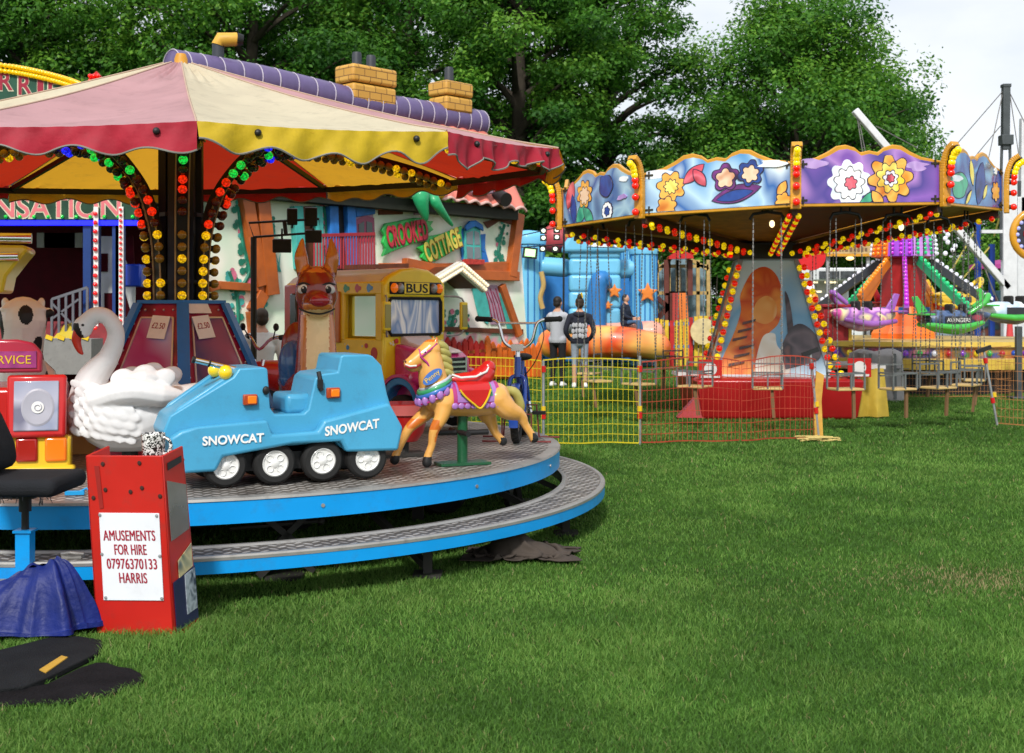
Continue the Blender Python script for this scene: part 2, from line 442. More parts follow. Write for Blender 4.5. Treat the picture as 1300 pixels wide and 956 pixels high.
def treeparts(H, rad, z0, nl, seed, nclump=70, size=.2, lean=0):
    """trunk with limbs; leaf clumps sit round the limb ends. returns (trunk MB, crown mesh)"""
    r = random.Random(seed); t = MB(); cl = []
    k = 7; tr = [Vector((lean*i/k+.25*r.uniform(-1, 1)*(i > 0), .25*r.uniform(-1, 1)*(i > 0), H*.92*i/k)) for i in range(k+1)]
    rb = H*.022
    t.tube(smoothpath(tr, 3), lerpl([rb*1.25, rb]+[rb*(1-.13*i) for i in range(1, k)], 3), 0, 10)
    nb = int(nclump*.55)
    for i in range(nb):
        f = z0/H+(1-z0/H)*((i+.5)/nb)**.9
        z = H*f*.96; u = (f-z0/H)/(1-z0/H)
        env = math.sin(PI*min(1, .16+.86*u)**.85)**.6 if u < .97 else .35
        a = i*2.399+r.uniform(-.4, .4); ln = rad*max(.28, env)*r.uniform(.7, 1.05)
        bz = max(.12*H, z-ln*r.uniform(.25, .6))
        b0 = Vector((lean*bz/H, 0, bz)); e = Vector((math.cos(a)*ln+lean*z/H, math.sin(a)*ln, z))
        mid = b0.lerp(e, .5)+Vector((r.uniform(-.3, .3), r.uniform(-.3, .3), .1*ln))
        r0 = rb*(.5-.25*u)
        t.tube(smoothpath([b0, mid, e], 4), lerpl([r0, r0*.6, r0*.18], 4), 0, 6)
        cs = rad*r.uniform(.2, .34)
        cl.append((*e, cs))
        cl.append((*(mid.lerp(e, .4)+Vector((r.uniform(-1, 1), r.uniform(-1, 1), r.uniform(-.4, .9)))*cs*.8), cs*r.uniform(.6, .9)))
        if i % 3 == 0: cl.append((*mid, cs*.8))
    return t, leafmesh('crown', cl, nl, size, seed)
def tree(name, label, H, rad, z0, nl, seed, loc, group=None, rz=0., cat='tree', **kw):
    T, c = treeparts(H, rad, z0, nl, seed, **kw)
    o = thing(name, label, cat, loc, rz, group)
    T.build('trunk', BARK, o, smooth=60)
    co = bpy.data.objects.new('crown', c); COL.objects.link(co); co.parent = o
    return o
def clone(src, loc, rz, s, label, group=None):
    o = copy_tree(src); o.location = loc; o.rotation_euler = (0, 0, rz); o.scale = (s[0], s[0], s[1]); o['label'] = label
    if group: o['group'] = group
    return o
TG = 'tall trees behind the fair'
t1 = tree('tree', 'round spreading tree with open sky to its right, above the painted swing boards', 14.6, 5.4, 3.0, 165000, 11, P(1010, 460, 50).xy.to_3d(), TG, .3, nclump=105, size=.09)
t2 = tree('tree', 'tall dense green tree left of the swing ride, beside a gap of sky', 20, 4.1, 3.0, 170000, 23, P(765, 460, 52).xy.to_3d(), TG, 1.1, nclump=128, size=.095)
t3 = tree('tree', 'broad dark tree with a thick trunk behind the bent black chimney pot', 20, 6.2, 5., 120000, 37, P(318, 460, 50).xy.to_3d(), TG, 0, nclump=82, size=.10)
def TP(px, Y): return Vector(((px-650)/F*Y, Y, 0))
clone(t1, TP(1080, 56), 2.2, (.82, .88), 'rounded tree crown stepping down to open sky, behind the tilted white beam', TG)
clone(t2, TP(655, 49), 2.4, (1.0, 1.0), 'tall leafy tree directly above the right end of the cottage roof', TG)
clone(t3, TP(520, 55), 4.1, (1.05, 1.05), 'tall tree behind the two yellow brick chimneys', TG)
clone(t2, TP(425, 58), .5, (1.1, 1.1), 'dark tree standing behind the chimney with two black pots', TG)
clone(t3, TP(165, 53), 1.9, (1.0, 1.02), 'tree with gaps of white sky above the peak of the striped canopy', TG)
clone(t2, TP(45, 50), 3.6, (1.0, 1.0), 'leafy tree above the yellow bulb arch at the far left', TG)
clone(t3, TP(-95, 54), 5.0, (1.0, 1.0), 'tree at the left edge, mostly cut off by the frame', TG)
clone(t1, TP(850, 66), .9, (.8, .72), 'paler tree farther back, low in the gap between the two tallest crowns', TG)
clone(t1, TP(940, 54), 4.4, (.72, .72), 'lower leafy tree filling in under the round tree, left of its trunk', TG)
BG = 'small trees beyond the rides'
t4 = tree('tree', 'small dark tree above the brown brick wall, behind the pale slanting beam', 6.6, 3.4, 1.0, 36000, 51, TP(1185, 62), BG, 0, nclump=40, size=.095)
clone(t4, TP(1120, 66), 1.3, (1.05, 1.0), 'silvery green small tree just right of the green crown panel', BG)
clone(t4, TP(1238, 70), 2.3, (1.15, 1.15), 'bushy small tree between the white posts and the fish blue panel', BG)
clone(t4, TP(1300, 72), 3.3, (1.1, 1.0), 'small tree behind the grey mast at the right edge', BG)
clone(t4, TP(1040, 72), 4.3, (1.1, .95), 'small dark tree above the white food trailer', BG)
def hedge(name, label, a, b, h, d, n, seed):
    r = random.Random(seed); cl = []
    a = Vector(a); b = Vector(b); m = int((b-a).length/(h*.45))
    for i in range(m+1):
        p = a.lerp(b, i/m)
        for z in (.25, .55, .8): cl.append((p.x+r.uniform(-.3, .3), p.y+r.uniform(-d, d)/2, h*z*r.uniform(.85, 1.1), h*r.uniform(.22, .32)))
    me = leafmesh('foliage', cl, n, .13, seed)
    o = thing(name, label, 'hedge', a)
    for q in [o]: pass
    f = bpy.data.objects.new('foliage', me); COL.objects.link(f); f.parent = o; f.location = -a
    s = MB()
    for i in range(m*2): 
        p = a.lerp(b, i/(m*2)); s.tube([p-a, p-a+Vector((r.uniform(-.2, .2), 0, h*.8))], [.05, .015], 0, 5)
    s.build('stem', BARK, o)
hedge('hedge', 'dark shady hedge along the foot of the tree line, behind the cottage and blue castle', TP(-60, 46), TP(985, 48), 3.6, 1.5, 42000, 61)
hedge('hedge', 'distant dark green hedge behind the brick wall at the far right', (13, 66, 0), (40, 68, 0), 4.6, 1.6, 42000, 67)
# ---------------------------------------------------------------- children's roundabout
CX, CY, DECK = -2.471, 9.173, .505
def pol(r, phi, z=0.): return Vector((r*math.sin(R(phi)), -r*math.cos(R(phi)), z))
def treadmat():
    m = bpy.data.materials.new('tread_plate'); m.use_nodes = True
    nt = m.node_tree; N = nt.nodes; L = nt.links; b = N['Principled BSDF']
    tc = N.new('ShaderNodeTexCoord'); mp = N.new('ShaderNodeMapping'); mp.inputs['Scale'].default_value = (15, 15, 15); mp.inputs['Rotation'].default_value = (0, 0, R(30))
    L.new(tc.outputs['Object'], mp.inputs['Vector'])
    fr = N.new('ShaderNodeVectorMath'); fr.operation = 'FRACTION'; L.new(mp.outputs['Vector'], fr.inputs[0])
    sb = N.new('ShaderNodeVectorMath'); sb.operation = 'SUBTRACT'; sb.inputs[1].default_value = (.5, .5, 0); L.new(fr.outputs['Vector'], sb.inputs[0])
    ck = N.new('ShaderNodeTexChecker'); ck.inputs['Scale'].default_value = 1; L.new(mp.outputs['Vector'], ck.inputs['Vector'])
    def pad(v):
        q = N.new('ShaderNodeVectorMath'); q.operation = 'MULTIPLY'; q.inputs[1].default_value = v; L.new(sb.outputs['Vector'], q.inputs[0])
        l = N.new('ShaderNodeVectorMath'); l.operation = 'LENGTH'; L.new(q.outputs['Vector'], l.inputs[0]); return l.outputs['Value']
    sx = N.new('ShaderNodeMix'); L.new(ck.outputs['Fac'], sx.inputs['Factor']); L.new(pad((1, 2.6, 0)), sx.inputs['A']); L.new(pad((2.6, 1, 0)), sx.inputs['B'])
    mr = N.new('ShaderNodeMapRange'); mr.inputs['From Min'].default_value = .4; mr.inputs['From Max'].default_value = .56; mr.inputs['To Min'].default_value = 1; mr.inputs['To Max'].default_value = 0
    L.new(sx.outputs['Result'], mr.inputs['Value'])
    nz = N.new('ShaderNodeTexNoise'); nz.inputs['Scale'].default_value = 3.5; nz.inputs['Detail'].default_value = 9; L.new(tc.outputs['Object'], nz.inputs['Vector'])
    cr = N.new('ShaderNodeValToRGB'); e = cr.color_ramp.elements; e[0].position = .35; e[0].color = (.26, .245, .23, 1); e[1].position = .68; e[1].color = (.60, .58, .55, 1)
    L.new(nz.outputs['Fac'], cr.inputs['Fac'])
    mx = N.new('ShaderNodeMix'); mx.data_type = 'RGBA'; L.new(mr.outputs['Result'], mx.inputs['Factor'])
    gr = N.new('ShaderNodeMix'); gr.data_type = 'RGBA'; gr.blend_type = 'MULTIPLY'; gr.inputs['Factor'].default_value = 1; gr.inputs['B'].default_value = (.30, .28, .26, 1); L.new(cr.outputs['Color'], gr.inputs['A'])
    L.new(gr.outputs['Result'], mx.inputs['A']); L.new(cr.outputs['Color'], mx.inputs['B']); L.new(mx.outputs['Result'], b.inputs['Base Color'])
    b.inputs['Metallic'].default_value = .3; b.inputs['Roughness'].default_value = .45
    bp = N.new('ShaderNodeBump'); bp.inputs['Strength'].default_value = .9; bp.inputs['Distance'].default_value = .006
    L.new(mr.outputs['Result'], bp.inputs['Height']); L.new(bp.outputs['Normal'], b.inputs['Normal'])
    return m
TREAD = treadmat()
BLUEB = mat('sky_blue_gloss', (.003, .29, .72), .35, var=.08, coat=.2, dirt=.22, vscale=3)
TRIM = mat('alu_trim', (.36, .35, .33), .45, .6, dirt=.4, vscale=5)
BLK = mat('black_paint', (.012, .012, .013), .5, var=.3, dirt=.1)
DKST = mat('dark_steel', (.035, .033, .03), .6, .3, var=.3)
RUB = mat('rubber', (.014, .014, .014), .75, var=.3)
CHR = mat('chrome', (.7, .7, .7), .18, 1., var=.05)
GALV = mat('galvanised', (.34, .35, .36), .5, .6, var=.2, vscale=10)
WHITE = mat('white_gloss', (.72, .72, .70), .3, var=.06, coat=.3)
RB = thing('childrens_roundabout', 'small roundabout under a faded red and yellow canopy, with a blue edged metal deck', 'roundabout', (CX, CY, 0))
m = MB(); m.lathe([(.02, DECK), (2.74, DECK)], n=96)
deck = m.build('deck', TREAD, RB)
m = MB(); m.lathe([(2.74, DECK+.001), (2.78, DECK+.003), (2.826, DECK+.002), (2.83, DECK-.012), (2.826, DECK-.014)], n=128); m.build('edge_trim', TRIM, deck, smooth=50)
m = MB(); m.lathe([(2.824, DECK-.014), (2.824, DECK-.135), (2.80, DECK-.137), (2.80, DECK-.02)], n=128); m.build('edge_band', BLUEB, deck, smooth=50)
m = MB()
m.lathe([(2.80, DECK-.03), (.3, DECK-.03)], n=48)
for k in range(12): m.bar(pol(.4, 15+30*k, DECK-.09), pol(2.78, 15+30*k, DECK-.09), .06, .09)
m.build('under_frame', DKST, deck)
for k in range(16):
    m = MB(); m.lathe([(.0, .006), (.011, .006), (.011, 0)], n=8, M=Matrix.Translation(pol(2.8245, k*22.5+8, DECK-.07)) @ Euler((R(90), 0, R(k*22.5+8))).to_matrix().to_4x4()); m.build('bolt', TRIM, deck)
# step ring
ZS = .257
m = MB(); m.lathe([(2.885, ZS), (3.118, ZS)], n=128)
step = m.build('step_ring', TREAD, RB)
m = MB(); p = pol(3.0, 5, ZS); m.box(p+Vector((0, 0, .012)), (.10, .05, .02)); m.tube([p+Vector((-.05, -.02, .025)), p+Vector((.0, -.04, .035)), p+Vector((.06, -.02, .025))], .008); m.build('latch', TRIM, step, smooth=40)
m = MB(); p = pol(3.1, -2, ZS-.10); m.tube([p+Vector((-.06, 0, .05)), p+Vector((-.05, 0, -.02)), p+Vector((.05, 0, -.02)), p+Vector((.06, 0, .05))], .012); m.build('bracket', BLUEB, step)
m = MB(); m.lathe([(3.118, ZS+.001), (3.125, ZS+.012), (3.15, ZS+.012), (3.158, ZS+.003), (3.158, ZS-.012)], n=128); m.lathe([(2.845, ZS-.06), (2.845, ZS+.012), (2.872, ZS+.012), (2.885, ZS+.001)], n=128); m.build('step_trim', TRIM, step, smooth=40)
m = MB(); m.lathe([(3.155, ZS-.012), (3.155, ZS-.078), (3.12, ZS-.08), (3.12, ZS-.02), (2.86, ZS-.02)], n=128); m.build('step_band', BLUEB, step, smooth=40)
for k in range(12):
    a = 12+30*k
    m = MB(); m.bar(pol(2.98, a, ZS-.03), pol(2.98, a, 0), .05, .05); m.bar(pol(2.98, a, .05), pol(2.3, a, .36), .04); m.box(pol(2.98, a, .01), (.16, .16, .02)); m.bar(pol(2.86, a, ZS-.045), pol(3.12, a, ZS-.045), .06, .04)
    m.build('step_leg', DKST, step)
def scissor(a):
    m = MB(); c = pol(2.55, a); t = pol(1, a+90)*.16
    for s in (-1, 1):
        m.bar(c+t*s+Vector((0,0,.02)), c-t*s*.3+Vector((0,0,.20)), .035); m.bar(c-t*s*.3+Vector((0,0,.20)), c+t*s+Vector((0,0,.38)), .035)
    m.tube([c-t*2+Vector((0,0,.30)), c+t*1.3+Vector((0,0,.30))], .01); m.box(c+Vector((0,0,.01)), (.2, .2, .02)); m.ell(c+t*1.3+Vector((0,0,.30)), .022)
    m.build('scissor_jack', DKST, RB)
for a in (28, 74, 100, -40, 160, 220, -100): scissor(a)
m = MB(); m.box((0, 0, .34), (3.6, 1.1, .12)); m.box((0, 0, .25), (1.2, 1.3, .2)); m.bar((-1.8, -.4, .2), (-1.8, -.4, 0), .08); m.bar((1.8, -.4, .2), (1.8, -.4, 0), .08)
ch = m.build('chassis', DKST, RB)
for x, y in ((.35, -.75), (.98, -.75), (1.95, -.1), (.35, .75), (.98, .75)):
    m = MB(); M = Matrix.Translation((x, y, .2)) @ Euler((R(90), 0, 0)).to_matrix().to_4x4()
    m.lathe([(.09, -.07), (.17, -.08), (.2, -.05), (.2, .05), (.17, .08), (.09, .07)], n=24, M=M); m.lathe([(0, .05), (.09, .06), (.09, -.06), (0, -.05)], n=16, mi=1, M=M); m.build('trailer_wheel', [RUB, GALV], ch, smooth=40)
# ---- canopy
RC, PH0, APX = 2.87, 16.7, 3.33
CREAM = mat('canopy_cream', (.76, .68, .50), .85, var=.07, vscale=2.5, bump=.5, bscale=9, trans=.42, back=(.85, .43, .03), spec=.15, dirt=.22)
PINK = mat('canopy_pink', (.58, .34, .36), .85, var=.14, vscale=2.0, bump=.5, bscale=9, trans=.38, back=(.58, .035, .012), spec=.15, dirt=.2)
HEMY = mat('hem_yellow', (.55, .38, .015), .7, var=.2, vscale=4, bump=.4, bscale=18, trans=.12, back=(.75, .38, .02), dirt=.15)
HEMR = mat('hem_crimson', (.36, .010, .028), .65, var=.2, vscale=4, bump=.4, bscale=18, trans=.1, back=(.5, .015, .012), dirt=.12)
PIPE = mat('hem_piping', (.2, .19, .17), .7)
def hemz(p): return 2.59+.043*p[1]+.02*p[0]
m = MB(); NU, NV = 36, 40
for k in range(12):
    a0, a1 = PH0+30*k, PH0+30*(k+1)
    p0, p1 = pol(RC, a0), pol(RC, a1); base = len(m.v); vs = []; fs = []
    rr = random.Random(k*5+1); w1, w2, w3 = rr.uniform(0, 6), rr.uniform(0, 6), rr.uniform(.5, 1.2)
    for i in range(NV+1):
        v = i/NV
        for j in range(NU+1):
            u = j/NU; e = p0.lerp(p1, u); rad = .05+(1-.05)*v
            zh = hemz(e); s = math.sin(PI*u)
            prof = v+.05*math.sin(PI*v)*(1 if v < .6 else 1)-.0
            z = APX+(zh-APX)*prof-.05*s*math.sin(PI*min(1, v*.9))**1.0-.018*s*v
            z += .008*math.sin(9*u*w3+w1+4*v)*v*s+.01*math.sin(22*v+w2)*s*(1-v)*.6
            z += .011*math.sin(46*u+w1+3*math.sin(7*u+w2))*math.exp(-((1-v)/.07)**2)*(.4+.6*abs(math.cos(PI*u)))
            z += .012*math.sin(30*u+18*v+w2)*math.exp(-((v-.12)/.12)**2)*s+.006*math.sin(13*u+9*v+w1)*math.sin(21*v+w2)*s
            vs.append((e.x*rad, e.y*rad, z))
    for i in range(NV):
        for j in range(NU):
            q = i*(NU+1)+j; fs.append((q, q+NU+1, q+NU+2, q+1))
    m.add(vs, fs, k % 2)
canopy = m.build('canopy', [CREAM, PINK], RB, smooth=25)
for k in range(12):
    a0, a1 = PH0+30*k, PH0+30*(k+1); p0, p1 = pol(RC+.004, a0), pol(RC+.004, a1)
    m = MB(); n = 64; rr = random.Random(k+40); ph = rr.uniform(-.5, .5); w = rr.uniform(0, 6)
    out = (p0+p1).normalized(); bot = []
    rows = 6; vs = []; fs = []
    for j in range(n+1):
        u = j/n; e = p0.lerp(p1, u); zt = hemz(e)-.018*math.sin(PI*u)+.006
        drop = .112+.014*math.sin(5*u+w)+.008*math.sin(19*u+2*w)+.027*(1-math.cos(2*PI*(4*u+ph)))*(1+.35*math.sin(3*u+w))
        if k == 1: drop *= 1+.12*math.sin(17*u)
        for i in range(rows+1):
            t = i/rows; wob = .018*t*math.sin(2*PI*(4*u+ph)+1)+.014*t*math.sin(23*u+w+2*t)+.010*t*math.sin(47*u+3*w)+.006*math.sin(70*u+5*t+w)*(1-t)+(.02 if k == 1 else .0)*t*math.sin(60*u)
            q = e+out*(wob+.012*t); vs.append((q.x, q.y, zt-drop*t))
    for j in range(n):
        for i in range(rows):
            q = j*(rows+1)+i; fs.append((q, q+1, q+rows+2, q+rows+1))
    m.add(vs, fs)
    va = m.build('valance', HEMR if k % 2 else HEMY, RB, smooth=60)
    m = MB(); m.tube([vs[j*(rows+1)+rows] for j in range(n+1)], .006, n=5); m.build('piping', PIPE, va)
    for u in (.22, .86):
        e = p0.lerp(p1, u); m = MB(); m.ell((e.x+out.x*.012, e.y+out.y*.012, hemz(e)-.045), .02, n=10, m=6); m.build('knob', BLK, va)
m = MB()
for k in range(12):                      # welted seams between the panels
    c0, c1 = [], []
    for i in range(NV+1):
        q = k*(NU+1)*(NV+1)+i*(NU+1); c0.append(Vector(canopy.data.vertices[q].co)+Vector((0, 0, .003)))
    m.tube(c0, .006, n=5)
m.build('seam', mat('seam_thread', (.42, .30, .22), .8), canopy)
m = MB()
for k in range(12):
    for off, zz in ((.04, .045),):
        a, b = pol(RC-off, PH0+30*k), pol(RC-off, PH0+30*(k+1)); m.bar((a.x, a.y, hemz(a)-zz), (b.x, b.y, hemz(b)-zz), .035, .05)
for k in range(6):
    a = PH0+30+60*k; e = pol(RC-.05, a); m.bar(pol(.15, a, 3.12), (e.x, e.y, hemz(e)-.03), .03, .04)
m.build('rim_frame', BLK, canopy)
m = MB(); m.lathe([(.0, .10), (.035, .10), (.05, .06), (.05, .0), (.09, -.06), (.1, -.08)], (0, 0, APX-.01), n=12); m.build('peak_cap', mat('peak_orange', (.6, .28, .03), .5, var=.3), canopy, smooth=50)
# ---- middle column
m = MB()
for a in (0, 60, 120, 180, 240, 300): m.bar(pol(.13, a-13, 1.45), pol(.13, a-13, 3.2), .055, .055)
for z in (1.7, 2.2, 2.7, 3.1): m.lathe([(.1, z), (.16, z), (.16, z+.03), (.1, z+.03)], n=12)
m.lathe([(.09, 1.5), (.09, 3.3)], n=12, mi=1)
m.build('column', [mat('navy_paint', (.012, .02, .05), .45, var=.2), BLK], RB)
tw = RB
ZT0, ZT1, RT0, RT1 = DECK, 1.555, .86, .345
TB = mat('tower_blue', (.012, .16, .48), .4, coat=.3, dirt=.15)
def tface(a0, a1):
    b0, b1, t0, t1 = pol(RT0, a0, ZT0), pol(RT0, a1, ZT0), pol(RT1, a0, ZT1), pol(RT1, a1, ZT1)
    return b0, b1, t0, t1
MARO = art('tower_border', ['#7a1030', '#a01840', '#5a0c28'], 6)
PAINTS = [art('tower_art_dusk', ['#6a5a90', '#8a7aa8', '#4a3a68', '#9a4468', '#b8a0c8'], 2.0), art('tower_art_rose', ['#c04880', '#b8b0d0', '#a83070', '#d080a8', '#c8b8d0'], 1.8)]
STAR = mat('stud_silver', (.6, .6, .62), .3, .7)
for k in range(6):
    a0, a1 = 17+60*k, 77+60*k
    b0, b1, t0, t1 = tface(a0, a1)
    m = MB(); m.add([b0, b1, t1, t0], [(0, 1, 2, 3)])
    pn = m.build('painted_panel', MARO, tw)
    nrm = (b1-b0).cross(t0-b0).normalized(); 
    if nrm.dot((b0+b1)/2) < 0: nrm = -nrm
    def pt(u, v, l=.004): return (b0.lerp(b1, u)).lerp(t0.lerp(t1, u), v)+nrm*l
    m = MB(); m.quad(pt(.14, .06), pt(.86, .06), pt(.82, .9), pt(.18, .9)); m.build('artwork', PAINTS[k % 2], pn)
    m = MB()
    ring = [pt(.14, .06, .006), pt(.86, .06, .006), pt(.82, .9, .006), pt(.18, .9, .006)]
    for i in range(4): m.bar(ring[i], ring[(i+1) % 4], .012, .012, up=nrm)
    m.build('silver_trim', STAR, pn)
    m = MB()
    for i in range(11):
        v = .05+.9*i/10
        for u in (.075, .925): m.ell(pt(u, v, .004), .009, n=6, m=4)
    for i in range(4): m.ell(pt(.2+.6*i/3, .955, .004), .009, n=6, m=4)
    m.build('studs', STAR, pn)
    # soft abstract figure-less brushwork
    m = MB(); 
    for (u, v, ru, cc) in ((.42, .42, .13, 0), (.62, .36, .10, 1), (.5, .24, .16, 0)):
        poly = [pt(u+ru*math.cos(t)*(1+.25*math.sin(3*t)), v+ru*.75*math.sin(t)*(1+.2*math.cos(2*t)), .006) for t in [2*PI*i/18 for i in range(18)]]
        m.add([p+nrm*(.0015*len(m.v)/18) for p in poly], [tuple(range(18))], cc)
    m.build('brushwork', [art('brush_cream', ['#e8c8a0', '#d8a878', '#f0e0c8'], 5), art('brush_violet', ['#402848', '#785080', '#281830'], 5)] if k % 2 else [art('brush_violet', ['#402848', '#785080', '#281830'], 5), art('brush_cream', ['#e8c8a0', '#d8a878', '#f0e0c8'], 5)], pn)
    m = MB(); m.bar(pol(RT0+.012, a0, ZT0), pol(RT1+.012, a0, ZT1), .085, .03, up=pol(1, a0)); m.build('corner_post', TB, tw)
m = MB(); m.lathe([(0, ZT1), (RT1+.02, ZT1), (RT1+.02, ZT1+.025), (0, ZT1+.026)], n=6, a0=R(17-90), a1=R(377-90)); m.build('tower_top', TB, tw)
CARD = mat('price_card', (.80, .76, .70), .6, var=.08, dirt=.12); CTXT = mat('price_red', (.32, .02, .03), .5)
def card(a0, u, tilt, w=.14, h=.175):
    b0, b1, t0, t1 = tface(a0, a0+60); nrm = (b1-b0).cross(t0-b0).normalized()
    if nrm.dot((b0+b1)/2) < 0: nrm = -nrm
    p = b0.lerp(b1, u).lerp(t0.lerp(t1, u), .83)+nrm*.025
    d = (b1-b0).normalized(); up = nrm.cross(d) if nrm.cross(d).z > 0 else -nrm.cross(d)
    d = Matrix.Rotation(R(tilt), 3, nrm) @ d; up = Matrix.Rotation(R(tilt), 3, nrm) @ up
    M = Matrix((d, up, d.cross(up))).transposed().to_4x4(); M.translation = p
    m = MB(); m.box((0, 0, -.003), (w, h, .006), M=M); c = m.build('price_card', CARD, tw)
    text('£2.50', M, 0, .01, w*.72, .045, CTXT, c, lift=.001)
    return c
card(-43, .58, -4); card(17, .36, 6)
m = MB(); b0, b1, t0, t1 = tface(17, 77); m.add([t0.lerp(t1, .1)+Vector((.0, -.02, 0)), t0.lerp(t1, .62)+Vector((0, -.02, 0)), t0.lerp(t1, .68)+Vector((.02, -.05, -.07)), t0.lerp(t1, .14)+Vector((.02, -.05, -.07))], [(0, 1, 2, 3)]); m.build('card_backing', CARD, tw)
# ---- arched ribs with coloured bulbs
BC = {'y': ('#ffcc10', .75), 'r': ('#ff2a0a', .8), 'g': ('#10f050', .75), 'b': ('#1420ff', 1.2)}
BL = {c: bulbmat('bulb_lit_'+n, BC[c][0], BC[c][1]) for c, n in (('y', 'yellow'), ('r', 'red'), ('g', 'green'), ('b', 'blue'))}
BD = {'y': mat('bulb_unlit_amber', (.30, .19, .03), .2, coat=.4), 'r': mat('bulb_unlit_red', (.09, .012, .01), .2, coat=.4), 'g': mat('bulb_unlit_green', (.01, .03, .012), .2, coat=.4), 'b': mat('bulb_unlit_blue', (.008, .01, .03), .2, coat=.4)}
def bulb(mb, p, d, r, mi, cap):
    d = Vector(d).normalized(); M = d.to_track_quat('Z', 'Y').to_matrix().to_4x4(); M.translation = p
    mb.lathe([(.55*r, -r*.6), (.6*r, 0)], n=8, mi=cap, M=M); mb.ell((0, 0, r*.75), (r, r, r*.95), mi, 10, 7, M=M)
RIBT = mat('rib_tan', (.34, .26, .15), .5, var=.15)
rbb = random.Random(77); stuffb = MB(); SM = [BL['y'], BL['r'], BL['g'], BL['b'], BD['y'], BD['r'], BD['g'], BD['b'], BLK]
KI = {'y': 0, 'r': 1, 'g': 2, 'b': 3}
nb = 0
for k in range(6):
    a = PH0+60*k; tdir = pol(1, a+90)
    path2 = [(.17, 1.60), (.175, 1.85), (.20, 2.1), (.28, 2.36), (.40, 2.54), (.58, 2.70), (.85, 2.80), (1.3, 2.82), (1.8, 2.78), (2.3, 2.70), (2.72, 2.60)]
    e = hemz(pol(RC, a))-2.60-.02
    pts = [pol(r, a, z-.03+(e*max(0, (r-.6)/2.1) if r > .6 else 0)) for r, z in path2]
    sp = smoothpath(pts, 5)
    rib = MB()
    for i in range(len(sp)-1): rib.bar(sp[i], sp[i+1]+(sp[i+1]-sp[i])*.08, .085, .05, up=pol(1, a) if sp[i].xy.length < .6 else (0,0,1))
    for s in (-1, 1):
        rib.tube([p+tdir*.046*s+Vector((0,0,-.028)) if p.xy.length > .4 else p+tdir*.046*s+pol(.028, a) for p in sp], .007, 1, 5)
    ro = rib.build('arched_rib', [BLK, RIBT], RB)
    # bulbs every 85 mm in two rows
    L_ = [0]
    for i in range(len(sp)-1): L_.append(L_[-1]+(sp[i+1]-sp[i]).length)
    nn = int(L_[-1]/.088)
    for q in range(nn):
        s_ = (q+.5)/nn*L_[-1]; i = max(j for j in range(len(L_)) if L_[j] <= s_); i = min(i, len(sp)-2)
        p = sp[i].lerp(sp[i+1], (s_-L_[i])/(L_[i+1]-L_[i])); tg = (sp[i+1]-sp[i]).normalized(); inn = tdir.cross(tg).normalized()
        if inn.dot(pol(1, a)-Vector((0,0,1))) < 0: inn = -inn
        c = 'y' if s_ < .52 else 'r' if s_ < 1.0 else 'g' if s_ < 1.35 else 'b' if s_ < 1.75 else 'y'
        for row, s in enumerate((-1, 1)):
            if k == 0 and row: continue
            if rbb.random() < .05: continue
            lit = ((q+row) % 3 == 0) != (rbb.random() < .10) and not (s_ > 1.75 and q % 2)
            pos = p+tdir*(.075*s if k else 0)+inn*(.035 if k else .03); dr = tdir*s*.7+inn*.8 if k else inn
            ind = k in (0, 1, 5) and s_ < 1.9 and nb < 98
            tgt = MB() if ind else stuffb
            if ind:
                bulb(tgt, pos, dr, .034, 0, 1); tgt.build('bulb', [BL[c] if lit else BD[c], BLK], ro, smooth=50); nb += 1
            else: bulb(stuffb, pos, dr, .034, KI[c]+(0 if lit else 4), 8)
sb = stuffb.build('bulbs', SM, RB, smooth=50); sb['kind'] = 'stuff'
# ---------------------------------------------------------------- rides standing on the deck
def DP(px, Y): return Vector(((px-650)/F*Y, Y, DECK+.004))
RED = mat('red_gloss', (.50, .012, .012), .28, var=.08, coat=.4, dirt=.05)
YEL = mat('yellow_gloss', (.72, .47, .02), .28, var=.06, coat=.4, dirt=.04)
ORL = mat('amber_lens', (.75, .16, .01), .12, coat=.6, emit='#ff7a10', es=.25)
RDL = mat('red_lens', (.35, .012, .01), .12, coat=.6)
GLASS = mat('tinted_glass', (.30, .36, .50), .04, .6, var=.5, vscale=2.2)
MX90 = Matrix(((1,0,0,0),(0,0,-1,0),(0,1,0,0),(0,0,0,1)))      # local z -> -y : a prism drawn in x,z and extruded across y
def side_prism(mb, poly, y0, y1, mi=0, taper=None):
    i0 = len(mb.v); mb.prism(poly, -y1, -y0, MX90, mi)
    if taper:
        for i in range(i0, len(mb.v)): x, y, z = mb.v[i]; mb.v[i] = taper(x, y, z)
SNOWB = mat('snowcat_blue', (.058, .32, .53), .40, var=.08, vscale=3, coat=.1, dirt=.16, bump=.08)
# -- blue tracked ride-on
s = thing('snow_vehicle_ride', 'pale blue ride-on snow vehicle lettered SNOWCAT, with four white hubbed wheels', 'kiddie ride', DP(372, 7.26), R(25))
s.location.x -= .095
prof = [(-.60, .13), (-.685, .32), (-.65, .41), (-.31, .62), (-.275, .668), (-.13, .672), (-.112, .66), (-.098, .44), (-.07, .40), (.10, .40), (.125, .425), (.165, .60), (.20, .625), (.30, .635), (.318, .725), (.335, .735), (.49, .735), (.515, .725), (.57, .67), (.605, .50), (.67, .30), (.645, .19), (.32, .19), (.28, .23), (-.36, .20), (-.42, .12)]
m = MB(); side_prism(m, prof, -.235, .235, taper=lambda x, y, z: (x, y*(1-.22*max(0, (-.35-x)/.33)), z))
body = m.build('body', SNOWB, s, bevel=.022, seg=3)
spon = [(-.595, .095), (-.665, .29), (-.60, .33), (-.515, .35), (-.125, .375), (-.10, .29), (.165, .300), (.20, .362), (.60, .45), (.685, .30), (.655, .165), (.335, .172), (.305, .235), (.02, .232), (-.375, .178), (-.415, .10)]
